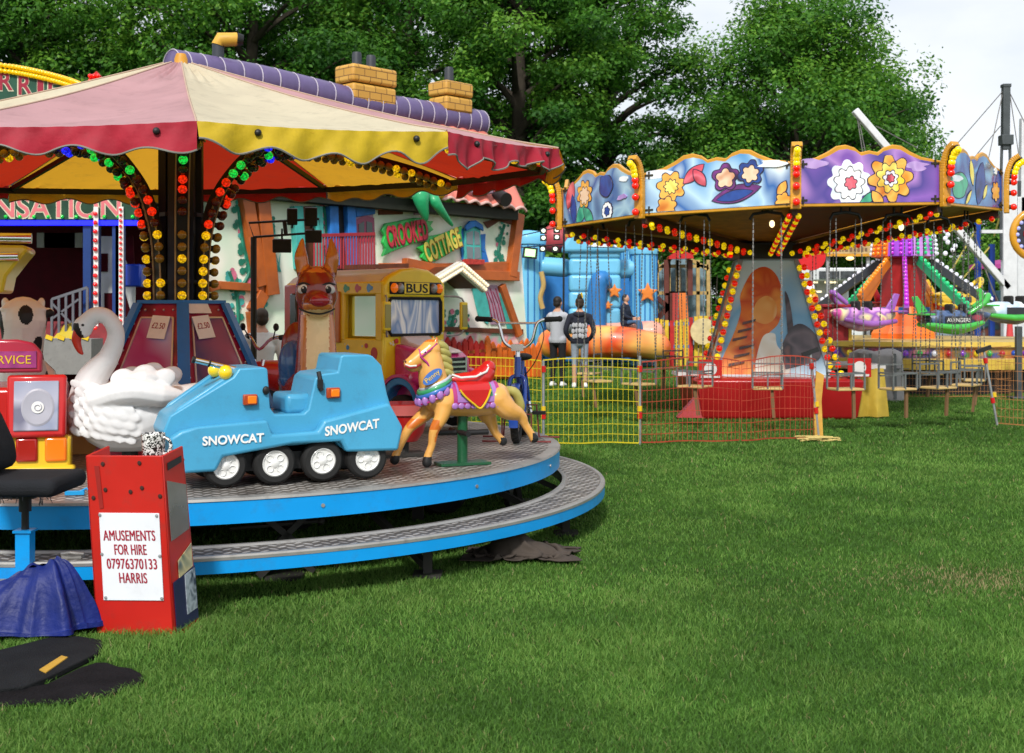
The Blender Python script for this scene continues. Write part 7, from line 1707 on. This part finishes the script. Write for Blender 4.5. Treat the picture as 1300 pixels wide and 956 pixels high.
mb = MB(); mb.lathe([(.66, .95), (.66, 1.05), (.56, 1.2), (.50, 1.45), (.44, 1.62), (.38, 1.65)], n=8); dm_ = mb.build('lower_drum', OORG, oc)
for k in range(8):
    a = R(22.5+45*k-90); mb = MB(); mb.box((.45*math.cos(a), .45*math.sin(a), 1.52), (.10, .12, .12), rot=(0, 0, a)); mb.build('blue_square', PBLU, dm_)
mb = MB(); mb.lathe([(.46, 1.6), (.46, 2.56), (.56, 2.57), (.56, 2.60)], n=8); mb.build('red_drum', mat('drum_red', (.30, .008, .01), .4, var=.2, coat=.3), oc)
CRN = [art('crown_orange', ['#f07820', '#e85a10', '#f8a050'], 2), art('crown_purple', ['#7a20b0', '#a040d0', '#5a1090'], 2), art('crown_lilac', ['#b060c8', '#d090e0', '#8a40a8'], 2), art('crown_green', ['#109a50', '#30c070', '#0a7038'], 2)]
CB_ = [bulbmat('crown_bulb_%s' % n_, h_, .4) for n_, h_ in (('amber', '#ff9a20'), ('magenta', '#d030e0'), ('green', '#20d080'), ('pale', '#f0f0ff'))]
for k in range(8):
    a0, a1 = R(45*k-135), R(45*k-90); mb = MB()
    vs = [(r_*math.cos(a), r_*math.sin(a), z) for r_, z in ((.56, 2.58), (.66, 2.60), (.60, 3.15), (.36, 3.36)) for a in (a0, a1)]
    mb.add(vs, [(0, 1, 3, 2), (2, 3, 5, 4), (4, 5, 7, 6)]); cw = mb.build('crown_panel', CRN[(k+1) % 4], oc)
    mb = MB()
    for i in range(3):
        for j in range(6):
            u, v = (i+.5)/3, (j+.5)/6; a = a0+(a1-a0)*u; r_ = (.66+(.60-.66)*v)*.97+.01; mb.ell((r_*math.cos(a), r_*math.sin(a), 2.62+.52*v), .036, 0, 8, 6)
    x_ = mb.build('crown_bulbs', CB_[(k+1) % 4], cw, smooth=60); x_['kind'] = 'stuff'
mb = MB()
for i in range(12): mb.ell((.74+.05*(i % 2)+(.2 if i < 4 else 0)*(i % 3)/2, -.3, 2.66+.075*i), .05, 0, 8, 6)
x_ = mb.build('finial_bulbs', CB_[3], oc, smooth=60); x_['kind'] = 'stuff'
ARMC = [(mat('arm_orange', (.55, .15, .02), .4, coat=.3), CB_[0]), (mat('arm_purple', (.22, .05, .32), .4, coat=.3), CB_[1]), (mat('arm_green', (.02, .30, .14), .4, coat=.3), CB_[2]), (mat('arm_dark', (.03, .035, .045), .4, coat=.3), CB_[3])]
for k, (x_, y_, z_, ci) in enumerate(((-1.15, -.9, 1.75, 0), (-.55, -1.9, 1.5, 1), (.62, -1.9, 1.5, 2), (1.55, -.7, 1.6, 3), (1.2, 1.6, 1.6, 0), (.3, 2.0, 1.6, 1), (-.6, 1.9, 1.6, 2), (-1.4, 1.2, 1.6, 3))):
    b_ = Vector((x_, y_, z_)); dd = Vector((x_, y_, 0)).normalized(); a = dd*.5+Vector((0, 0, 2.5)); mb = MB(); mb.bar(a, b_, .09, .15)
    if ci == 0: mb.prism([(0, 0), ((b_-a).xy.length, b_.z-a.z), ((b_-a).xy.length, b_.z-a.z-.35)], -.03, .03, vplane((a.x, a.y, a.z-.05), dd))
    am = mb.build('lifting_arm', ARMC[ci][0], oc); mb = MB()
    for i in range(13): mb.ell(a.lerp(b_, (i+.5)/13)+Vector((0, 0, .11)), .05, 0, 8, 6)
    x9 = mb.build('arm_bulbs', ARMC[ci][1], am, smooth=60); x9['kind'] = 'stuff'
def veh(name, label, p, deg, c1, c2, c3, word=None):
    o = thing(name, label, 'ride vehicle', (OX+p.x, OY+p.y, p.z), R(deg), 'vehicles of the flying ride'); o.scale = (.82, .82, .85)
    mb = MB(); limb(mb, [(-.75, 0, .15), (-.45, 0, .08), (.1, 0, .05), (.55, 0, .12), (.85, 0, .22)], [.12, .24, .28, .2, .05], 6, 14); fuse(mb, 'hull', [c1, c2], o, voxel=.03, it=4, matfn=lambda c, n: 1 if c.z < .02 else 0)
    mb = MB(); limb(mb, [(-.7, -.24, .0), (0, -.30, -.06), (.6, -.2, .04)], [.05, .075, .05], 5, 10); limb(mb, [(-.7, .24, .0), (0, .30, -.06), (.6, .2, .04)], [.05, .075, .05], 5, 10); mb.build('side_float', c3, o, smooth=60)
    mb = MB(); limb(mb, [(.3, -.2, .25), (.62, -.22, .46), (.78, -.1, .62), (.82, .1, .60), (.6, .2, .4)], [.05, .06, .07, .06, .05], 5, 10); mb.build('screen_hoop', c3, o, smooth=60)
    mb = MB(); mb.add([(-.55, 0, .2), (-.85, 0, .62), (-.98, 0, .60), (-.8, 0, .15)], [(0, 1, 2, 3)]); mb.prism([(-.55, .2), (-.85, .62), (-.98, .60), (-.8, .15)], -.03, .03, MX90); mb.box((-.75, 0, .22), (.25, .9, .04)); mb.build('tail_fin', c3, o, bevel=.01)
    for sx_ in (-.1, .22):
        mb = MB(); mb.box((sx_, 0, .30), (.08, .36, .3)); mb.build('seat', RUB, o, bevel=.04)
    mb = MB(); mb.box((.0, -.27, .10), (.62, .03, .16)); bd = mb.build('name_panel', mat('veh_black', (.02, .022, .03), .3, coat=.4), o)
    if word: text(word, vplane((0, -.289, .10), (1, 0, 0)), 0, 0, .56, .085, WHITE, bd)
    return o
VG = mat('veh_green', (.05, .40, .06), .3, var=.1, coat=.5); VP = art('veh_pink', ['#b85ac8', '#e8a8d8', '#8a48a8', '#f0e0a0', '#c84898'], 2.4); VW = art('veh_white', ['#e8eef4', '#a8c0d8', '#ffffff', '#4870a8'], 2); VD = art('veh_dusk', ['#20304a', '#486088', '#101828', '#a03040'], 3)
def vp(px, py, Y): q = P(px, py, Y); return Vector((q.x-OX, q.y-OY, q.z))
veh('flying_vehicle', 'pink and purple flying ride vehicle under the purple bulb arm', vp(1096, 408, 23.0), 200, VP, MOT['lilac'], mat('veh_purple', (.30, .10, .42), .3, coat=.5))
veh('flying_vehicle', 'green flying ride vehicle lettered AVENGERS, under the green bulb arm', vp(1210, 412, 22.8), 6, VD, VG, VG, 'AVENGERS')
veh('flying_vehicle', 'white and blue flying ride vehicle with green nose, under the white bulb arm', vp(1285, 400, 24.3), 12, VW, VD, VG)
veh('flying_vehicle', 'yellow flying ride vehicle seen between the green and white arms', vp(1212, 386, 26.6), 20, mat('veh_yellow', (.60, .40, .03), .3, coat=.5), RED, mat('veh_yellow2', (.66, .45, .02), .3, coat=.5))
veh('flying_vehicle', 'blue grey flying ride vehicle hidden behind the red drum', vp(1140, 395, 27.2), 30, VD, RED, RED)
# ---- things round the rides
sk = thing('bulk_sack', 'big wrinkled grey woven sack with dark straps, standing among the swing chairs', 'sack', (6.1, 20.6, 0))
mb = MB(); mb.lathe([(0, 0), (.50, 0), (.52, .10), (.44, .35), (.45, .6), (.43, .78), (.30, .84), (.1, .78), (0, .8)], n=28, ex=1, ey=.8)
r = random.Random(5); mb.v = [(x*(1+.05*math.sin(9*z+5*math.atan2(y, x))+r.uniform(-.01, .01)), y*(1+.05*math.sin(7*z+4*math.atan2(y, x))), z+.03*math.sin(2*math.atan2(y, x)+1)*(z > .5)) for x, y, z in mb.v]
mb.build('bag', mat('sack_grey', (.34, .32, .31), .8, var=.15, bump=.5, bscale=12, dirt=.2), sk, smooth=60)
mb = MB()
for x in (-.2, .2): mb.bar((x, -.40, .05), (x, -.37, .8), .05, .012, up=(0, -1, 0))
mb.bar((-.44, -.10, .55), (.44, -.36, .55), .05, .012); mb.build('strap', GSTL, sk)
bo = thing('ticket_booth', 'small dark red booth with a yellow edge post, left of the flying vehicles', 'booth', TP(1057, 23.2)); 
mb = MB(); mb.box((0, 0, .95), (.46, .5, 1.25)); mb.box((0, 0, .2), (.40, .44, .4)); mb.box((0, -.02, 1.60), (.54, .56, .06)); mb.build('cabin', mat('booth_red', (.26, .012, .018), .5, var=.2), bo, bevel=.015)
mb = MB(); mb.box((0, -.256, 1.0), (.30, .015, 1.0)); mb.build('door', mat('booth_door', (.32, .02, .025), .5, var=.2), bo, bevel=.01)
mb = MB(); mb.bar((.27, -.2, .3), (.27, -.2, 1.45), .06); mb.bar((.20, -.2, 1.45), (.27, -.2, 1.45), .06); mb.build('edge_post', YEL, bo)
sg = thing('lollipop_sign', 'round bright red sign on a grey pole, behind the swing ride tower', 'sign', TP(1030, 27)); h_ = EYE+(HOR-326)/F*27
mb = MB(); mb.tube([(0, 0, 0), (0, 0, h_-.3)], .045); mb.build('pole', GALV, sg, smooth=50)
mb = MB(); mb.lathe([(0, -.02), (.30, -.02), (.30, .02), (0, .02)], n=24, M=vplane((0, -.05, h_), (1, 0, 0))); mb.build('disc', mat('sign_red', (.55, .015, .02), .4), sg)
mb = MB(); mb.lathe([(0, -.02), (.10, -.01), (.32, .10), (.34, .10), (.12, -.04)], n=24, M=vplane((-.02, -.10, h_+.28), (1, 0, 0), n=(0, -.5, .8))); mb.build('top_disc', RED, sg)
st_ = thing('food_trailer', 'long white food trailer with a lit serving hatch, behind the rides', 'food trailer', TP(1047, 40)); o = st_.location
t_ = lambda px, py, Y=40.: P(px, py, Y)-o
mb = MB(); a, b_ = t_(985, 420), t_(1096, 340); mb.box(((a.x+b_.x)/2, .9, 1.0), (b_.x-a.x, 1.8, 1.2)); mb.box(((a.x+b_.x)/2, .9, (b_.z+t_(0, 356).z)/2), (b_.x-a.x, 1.9, b_.z-t_(0, 356).z)); mb.box(((a.x+b_.x)/2, 1.75, 1.6), (b_.x-a.x, .08, 2.2)); mb.build('body', mat('trailer_white', (.6, .62, .62), .5, var=.1), st_, bevel=.04)
mb = MB(); mb.box(((a.x+b_.x)/2, 1.0, 1.45), (b_.x-a.x-.2, 1.2, .5)); mb.build('counter', mat('counter_tan', (.35, .28, .16), .6, var=.3), st_)
mb = MB(); 
for px, py, w_ in ((1005, 371, .75), (1038, 370, .5), (1060, 358, .4), (1035, 358, .4)): mb.box(t_(px, py)+Vector((0, .5, 0)), (w_, .06, .06))
mb.build('tube_lamp', mat('tube_lit', (.8, .8, .7), .4, emit='#ffeab8', es=1.3), st_)
mb = MB()
for px in (1052, 1079): mb.box(t_(px, 349)+Vector((0, -.08, 0)), (.66, .03, .24))
fs_ = mb.build('menu_board', mat('menu_dark', (.05, .055, .06), .4, var=.6, vscale=9), st_)
for px in (994, 1090):
    mb = MB(); tyre(mb, (t_(px, 0).x, .1, .32), .32, .2, .18); mb.build('wheel', RUB, st_, smooth=40)
sn2 = thing('menu_sign', 'wide tan lettered signboard on posts, between swing ride and coloured crown', 'sign', TP(1075, 30)); o = sn2.location
t_ = lambda px, py, Y=30.: P(px, py, Y)-o
mb = MB(); a, b_ = t_(1049, 323), t_(1106, 301); mb.box(((a.x+b_.x)/2, 0, (a.z+b_.z)/2), (b_.x-a.x, .1, b_.z-a.z)); mb.build('board', mat('board_tan', (.48, .34, .16), .5, var=.3, vscale=5), sn2, bevel=.02)
mb = MB(); mb.bar(a+Vector((0, 0, -.02)), Vector((b_.x, 0, a.z-.02)), .14, .06); mb.build('gold_edge', GOLD, sn2)
mb = MB(); r = random.Random(3)
for row in range(2):
    x = a.x+.06
    while x < b_.x-.12: w_ = r.uniform(.04, .09); mb.box((x+w_/2, -.055, a.z+.12+.17*row), (w_*.8, .02, .11*r.uniform(.7, 1))); x += w_+.02
mb.build('worn_lettering', mat('letters_worn', (.18, .10, .06), .5), sn2)
for px in (1052, 1103): mb = MB(); p = t_(px, 320); mb.bar((p.x, .08, 0), (p.x, .08, p.z), .08); mb.build('post', GALV, sn2)
mb = MB(); mb.ell(t_(1079, 328), (.10, .08, .05)); mb.build('lamp', mat('lamp_warm2', (.8, .7, .5), .3, emit='#ffd080', es=1.6), sn2)
rb2 = thing('inflatable_toy', 'white and orange inflatable toy shapes hanging left of the dark red booth', 'inflatable', TP(1024, 23.6)); o = rb2.location
t_ = lambda px, py: P(px, py, 23.6)-o
mb = MB(); mb.tube([(0, .1, 0), (0, .1, 1.75)], .03); mb.build('stand', GALV, rb2)
for q, (px, py, rr_, c_) in enumerate(((1015, 386, .16, MOT['white']), (1030, 380, .14, MOT['amber']), (1022, 400, .17, MOT['amber']), (1034, 396, .12, MOT['navy']), (1016, 372, .10, MOT['rose']), (1028, 366, .10, MOT['white']), (1024, 415, .13, MOT['white']))):
    mb = MB(); mb.ell(t_(px, py), (rr_, rr_*.8, rr_*1.1)); mb.build('balloon', c_, rb2, smooth=60)
# bungee frame
bf = thing('bungee_frame', 'tall bungee trampoline frame with grey masts, white legs and slanting white booms', 'bungee trampoline', TP(1284, 30)); o = bf.location
t_ = lambda px, py, Y=30.: P(px, py, Y)-o
WST = mat('frame_white', (.62, .63, .65), .4, var=.1, dirt=.1); GDK = mat('mast_grey', (.07, .08, .085), .5, .3, var=.2)
mb = MB(); mb.bar(t_(1276, 190), t_(1277, 110), .17, .17); mb.bar(t_(1270.5, 240), t_(1272, 180), .06); mb.bar(t_(1283.5, 300), t_(1282, 180), .06); mb.bar(t_(1271, 330), t_(1270.5, 230), .06); mb.box(t_(1277, 178), (.28, .28, .24)); mb.box(t_(1277, 109), (.2, .2, .08)); mb.bar(t_(1290, 300, 31), t_(1292, 230, 31), .18, .18); mb.build('mast', GDK, bf, bevel=.01)
mb = MB(); p = t_(1281, 0); 
for a, b_, w_ in ((t_(1281, 470), t_(1281, 218), .34), (t_(1299, 470, 31), t_(1299, 250, 31), .36), (t_(1302, 150, 31), t_(1300, 300, 31), .26)): mb.bar((a.x, a.y, 0 if a.z < 1 else a.z), b_, w_, .2)
mb.build('leg', WST, bf, bevel=.02)
mb = MB(); mb.bar(t_(1085, 140), t_(1280, 366), .20, .16); mb.build('boom', WST, bf, bevel=.02)
mb = MB(); mb.bar(t_(1246, 294), t_(1281, 294), .08); mb.build('strut', WST, bf)
for a, b_ in (((1088, 148), (1097, 205)), ((1090, 150), (1101, 205)), ((1112, 160), (1165, 188)), ((1273, 116), (1200, 200)), ((1273, 118), (1254, 206)), ((1281, 116), (1303, 160)), ((1282, 118), (1296, 215)), ((1270, 160), (1232, 206)), ((1235, 290), (1262, 375)), ((1228, 288), (1268, 385))): mb = MB(); mb.tube([t_(*a), t_(*b_)], .012, n=5); mb.build('cable', CHN, bf)
for a, b_ in (((1245, 282), (1207, 345)), ((1258, 312), (1212, 366)), ((1275, 255), (1262, 300))): mb = MB(); mb.tube([t_(*a, 31), t_(*b_, 31)], .022, n=6); mb.build('bungee_cord', mat('cord_yellow', (.45, .38, .08), .6), bf)
for px in (1241, 1259): mb = MB(); p = t_(px, 400, 31); mb.bar((p.x, p.y, 0), t_(px, 280 if px < 1250 else 310, 31), .12); mb.build('blue_post', mat('post_blue', (.012, .05, .30), .4), bf)
wn2 = thing('wheel_of_bulbs', 'round dark game wheel with gold rim and blue white bulbs, cut by the right edge', 'game wheel', P(1316, 298, 24.5).xy.to_3d()); zc = P(1316, 298, 24.5).z
mb = MB(); M = vplane((0, 0, zc), (1, 0, 0)); mb.lathe([(0, -.05), (.42, -.05), (.42, .03), (0, .03)], n=32, M=M); mb.build('disc', mat('wheel_dark', (.02, .02, .03), .3, coat=.4), wn2)
mb = MB(); mb.tube([M @ Vector((.47*math.cos(t), .47*math.sin(t), 0)) for t in [2*PI*i/32 for i in range(32)]], .075, n=8, closed=True); mb.build('rim', GOLD, wn2, smooth=60)
mb = MB()
for i in range(20): mb.ell(M @ Vector((.40*math.cos(2*PI*i/20), .40*math.sin(2*PI*i/20), .05)), .04, 0, 8, 6)
x_ = mb.build('rim_bulbs', bulbmat('bulb_blue_white', '#b0b8ff', .6), wn2, smooth=60); x_['kind'] = 'stuff'
mb = MB(); mb.box(M @ Vector((-.1, .02, .05)), (.35, .04, .10)); mb.box(M @ Vector((.0, -.5, .02)), (.3, .05, .2)); mb.build('red_flash', RED, wn2)
mb = MB(); mb.bar((0, .15, 0), (0, .15, zc), .12); mb.build('post', GDK, wn2)
gp = thing('grey_post', 'plain dark grey post standing at the right edge of the lawn', 'post', TP(1293, 21)); mb = MB(); mb.box((0, 0, .62), (.10, .10, 1.24)); mb.box((0, 0, .02), (.3, .3, .04)); mb.build('shaft', GDK, gp, bevel=.01)
# far edge : wall, cars, tower
wl = thing('brick_wall', 'long brown brick wall under the small trees at the far right', 'wall', (26, 58, 0)); mb = MB(); mb.box((0, 0, .95), (40, .35, 1.9)); mb.box((0, 0, 1.95), (40, .45, .1)); mb.build('brickwork', mat('wall_brick', (.11, .06, .04), .9, var=.35, vscale=2, bump=.6, bscale=14), wl)
bt_ = thing('brick_tower', 'distant brick chimney stack above the hedge line, beside the grey mast', 'building', TP(1270, 90)); zt = P(0, 226, 90).z; w_ = 20/F*90
mb = MB(); mb.box((0, 0, zt/2), (w_, 1.2, zt)); mb.box((-.1, 0, zt-.25), (w_+.25, 1.4, .3)); mb.build('stack', mat('stack_brick', (.16, .07, .05), .9, var=.3), bt_)
mb = MB()
for x in (-.35, 0, .35): mb.lathe([(0, zt), (.12, zt), (.1, zt+.4), (0, zt+.4)], (x, 0, 0), n=10)
mb.build('chimney_pot', mat('clay_pot', (.25, .09, .05), .8), bt_)
def car(label, px, Y, c_, rz):
    o = thing('parked_car', label, 'car', TP(px, Y), rz, 'cars parked beyond the rides')
    body = [(-2.1, .35), (-2.1, .75), (-1.95, .92), (-1.2, 1.0), (-.6, 1.42), (.7, 1.48), (1.5, 1.05), (2.1, .92), (2.15, .4)]
    mb = MB(); side_prism(mb, body, -.82, .82); mb.build('body', c_, o, bevel=.09, seg=3)
    mb = MB(); side_prism(mb, [(-1.05, 1.02), (-.55, 1.38), (.65, 1.42), (1.3, 1.06)], -.835, .835); mb.build('window', mat('car_glass', (.03, .04, .05), .06, coat=.6), o, bevel=.02)
    for x in (-1.35, 1.35):
        for y in (-.78, .78): mb = MB(); M_ = tyre(mb, (x, y, .33), .33, .2, .2); mb.lathe([(0, .08), (.2, .09), (.2, -.09), (0, -.08)], n=16, mi=1, M=M_); mb.build('wheel', [RUB, GALV], o, smooth=40)
    for y in (-.55, .55): mb = MB(); mb.box((-2.1, y, .72), (.06, .3, .14)); mb.build('headlight', GALV, o, bevel=.02)
car('silver parked car far behind the white legs of the bungee frame', 1282, 50, mat('car_silver', (.45, .47, .5), .25, .5, coat=.5), R(10))
car('pale blue parked car seen between the white bulb arm and green arm', 1190, 52, mat('car_pale', (.35, .42, .5), .25, .4, coat=.5), R(170))
car('white parked car beside the silver one, behind the blue posts', 1243, 54, mat('car_white', (.6, .6, .62), .25, .1, coat=.5), R(5))
mp_ = thing('mural_board', 'dark teal painted board standing in front of the silver car', 'board', TP(1262, 34)); o = mp_.location
mb = MB(); a, b_ = P(1243, 410, 34)-o, P(1282, 369, 34)-o; mb.box((0, 0, b_.z/2), (b_.x-a.x, .08, b_.z)); mb.build('panel', art('mural_teal', ['#102838', '#2a6070', '#0a1820', '#804030', '#4a90a0'], 2.5), mp_)
pk = thing('parasol', 'flat magenta parasol top beyond the blue posts', 'parasol', TP(1270, 44)); zt = P(0, 333, 44).z
mb = MB(); mb.lathe([(0, zt+.1), (1.1, zt-.1), (1.12, zt-.25), (1.05, zt-.22), (0, zt)], n=10); mb.build('canopy', mat('parasol_magenta', (.42, .05, .25), .6, trans=.2), pk)
mb = MB(); mb.tube([(0, 0, 0), (0, 0, zt)], .03); mb.build('pole', GALV, pk)
cn = thing('traffic_cone', 'small pink red cone standing on the far ride edge near the white legs', 'cone', P(1282, 403, 28.8).xy.to_3d()); mb = MB(); z_ = 0; mb.box((0, 0, .02), (.36, .36, .04)); mb.lathe([(.15, .04), (.03, 1.6), (0, 1.6)], n=14); mb.build('cone', mat('cone_pink', (.6, .06, .06), .5), cn, smooth=50)

# ---------------------------------------------------------------- people
SKIN = mat('skin', (.50, .27, .18), .55, var=.06, spec=.3); HAIR = mat('hair_dark', (.014, .010, .008), .6, var=.3)
def person(label, loc, rz, H_, tops, legs, shoe, hair, arms='down', hood=False, seated=False, bare=None, longhair=False):
    o = thing('person', label, 'person', loc, rz); s_ = H_/1.75
    S = lambda *p: Vector(p)*s_
    mb = MB(); hipz = .92 if not seated else .30
    tz = hipz
    limb(mb, [S(0, .0, tz), S(0, .01, tz+.18), S(0, .0, tz+.36), S(0, .0, tz+.50)], [.150*s_, .145*s_, .165*s_, .11*s_], 5, 16)
    for sx_ in (-1, 1): mb.ell(S(sx_*.13, 0, tz+.46), (.09*s_, .09*s_, .08*s_)); mb.ell(S(sx_*.09, .01, tz), (.095*s_, .11*s_, .1*s_))
    limb(mb, [S(0, .01, tz+.5), S(0, -.01, tz+.60)], [.065*s_, .055*s_], 4, 12)
    mb.ell(S(0, -.02, tz+.72), (.078*s_, .095*s_, .115*s_)); mb.ell(S(0, -.115, tz+.70), (.014*s_, .02*s_, .022*s_))
    for sx_ in (-1, 1): mb.ell(S(sx_*.08, 0, tz+.71), (.012*s_, .022*s_, .032*s_))
    for sx_ in (-1, 1):
        if arms == 'down': A_ = [S(sx_*.19, 0, tz+.46), S(sx_*.245, .02, tz+.20), S(sx_*.23, -.06, tz-.02), S(sx_*.225, -.08, tz-.10)]
        elif arms == 'pocket': A_ = [S(sx_*.19, 0, tz+.46), S(sx_*.27, .05, tz+.20), S(sx_*.20, -.06, tz+.04), S(sx_*.16, -.10, tz+.0)]
        else: A_ = [S(sx_*.18, 0, tz+.44), S(sx_*.22, -.08, tz+.22), S(sx_*.15, -.28, tz+.14), S(sx_*.13, -.34, tz+.14)]
        limb(mb, A_, [.064*s_, .052*s_, .040*s_, .032*s_], 5, 10)
        h_ = A_[-1]; d_2 = (A_[-1]-A_[-2]).normalized(); mb.ell(h_+d_2*.05*s_, (.03*s_, .04*s_, .05*s_))
        for f_ in range(4): q = h_+d_2*.08*s_+Vector((0, (f_-1.5)*.018*s_, 0)); limb(mb, [q, q+d_2*.05*s_, q+d_2*(.08-.008*abs(f_-1.5))*s_+Vector((-sx_*.015*s_, 0, 0))], [.010*s_, .009*s_, .007*s_], 3, 6)
        limb(mb, [h_+d_2*.03*s_+Vector((-sx_*.01, -.03*s_, 0)), h_+d_2*.07*s_+Vector((-sx_*.02, -.05*s_, 0))], [.011*s_, .008*s_], 3, 6)
        if not seated: Lg = [S(sx_*.09, 0, tz-.02), S(sx_*.095, -.01, tz-.42), S(sx_*.105, .02, .10), S(sx_*.11, .02, .06)]
        else: Lg = [S(sx_*.09, -.02, tz), S(sx_*.10, -.40, tz+.04), S(sx_*.11, -.48, .0), S(sx_*.11, -.50, -.10)]
        limb(mb, Lg, [.095*s_, .062*s_, .042*s_, .045*s_], 6, 12)
        f = Lg[-1]; limb(mb, [f+S(0, .03, -.02), f+S(0, -.10, -.025), f+S(0, -.16, -.03)], [.048*s_, .042*s_, .03*s_], 4, 10)
    anklez = .11 if not seated else -.05
    def pm(c, n):
        z = c.z/s_; x = abs(c.x)/s_
        if z > tz+.60 or (z > tz+.545 and x < .07): return 3
        if arms == 'down' and z < tz-.075 and x > .185: return 3
        if arms == 'lap' and c.y/s_ < -.30 and z > tz+.05 and x < .2 and z < tz+.22 and not seated: return 3
        if arms == 'lap' and seated and c.y/s_ < -.31 and z > tz+.09: return 3
        if z > tz-.06 and not (seated and c.y/s_ < -.14 and z < tz+.09): return 0
        if z < anklez: return 2
        if bare and z < bare: return 3
        return 1
    fuse(mb, 'body', [tops, legs, shoe, SKIN], o, voxel=.014*s_, it=3, matfn=pm)
    mb = MB(); mb.ell(S(0, .008, tz+.755), (.088*s_, .098*s_, .095*s_)); 
    if longhair: limb(mb, [S(0, .07, tz+.74), S(0, .09, tz+.6), S(0, .09, tz+.5)], [.08*s_, .07*s_, .04*s_], 4, 10)
    mb.ell(S(0, .045, tz+.70), (.078*s_, .06*s_, .075*s_)); fuse(mb, 'hair', hair, o, voxel=.014*s_, it=2)
    for sx_ in (-1, 1): mb = MB(); mb.ell(S(sx_*.03, -.108, tz+.725), (.012*s_, .008*s_, .007*s_)); mb.build('eye', HAIR, o)
    mb = MB(); mb.ell(S(0, -.112, tz+.655), (.025*s_, .008*s_, .006*s_)); mb.build('mouth', mat('lip', (.35, .12, .10), .5), o)
    if hood: mb = MB(); limb(mb, [S(-.09, .06, tz+.52), S(0, .11, tz+.50), S(.09, .06, tz+.52)], [.04*s_, .06*s_, .04*s_], 4, 10); mb.build('hood', tops, o, smooth=60)
    return o
gq = lambda px, Y: TP(px, Y)
person('person from behind in light grey sweatshirt and black trousers, short dark hair', gq(708, 24.4), R(180-26), 1.78, mat('sweat_grey', (.42, .43, .47), .9, var=.06), mat('trouser_black', (.012, .012, .014), .9), WHITE, HAIR, 'lap')
hd = person('person from behind in black hooded top with big grey print, hair tied up', gq(736, 24.0), R(180-4), 1.76, mat('hoodie_black', (.016, .017, .028), .9, var=.1), mat('jeans_pale', (.26, .30, .36), .9, var=.15), WHITE, mat('hair_brown', (.03, .018, .010), .6), 'pocket', hood=True, bare=.45)
mb = MB(); r = random.Random(6); PRN = mat('print_grey', (.38, .38, .40), .8, var=.25, vscale=14)
for row in range(3):
    for q in range(5): mb.ell((-.12+.06*q+r.uniform(-.01, .01), .172-.045*abs(q-2)/2*.8, 1.22-.10*row+r.uniform(-.015, .015)), (.034, .006, .048), 0, 8, 6)
mb.build('back_print', PRN, hd, smooth=60)
mb = MB(); mb.ell((0, .05, 1.78), (.05, .05, .06)); mb.tube([(-.05, .05, 1.76), (-.03, .06, 1.86)], .02, 1); mb.build('hair_bun', [mat('hair_brown', (.03, .018, .010), .6), YEL], hd, smooth=60)
person('person in dark top and blue jeans sitting on the pink castle cushion', P(794, 423, 33.0), R(60), 1.6, mat('top_navy', (.012, .018, .035), .9), mat('jeans_blue', (.05, .12, .24), .9), WHITE, HAIR, 'lap', seated=True)
person('person in a white shirt and dark trousers, standing behind the fawn, mostly hidden', gq(332, 13.2), R(-160), 1.52, mat('shirt_white', (.62, .60, .58), .85), mat('trouser_navy', (.015, .018, .03), .9), BLK, mat('hair_brown', (.03, .018, .010), .6), 'down')
person('person in a pale pink top far off at the right, beside the blue post', gq(1231, 42), R(150), 1.7, mat('top_pink', (.55, .32, .36), .85), mat('trouser_grey', (.08, .08, .1), .9), BLK, HAIR, 'down', longhair=True)
person('person in a black top far off at the right, between pink top and blue posts', gq(1246, 41), R(170), 1.72, mat('top_black', (.012, .012, .014), .9), mat('trouser_black', (.012, .012, .014), .9), BLK, HAIR, 'down')
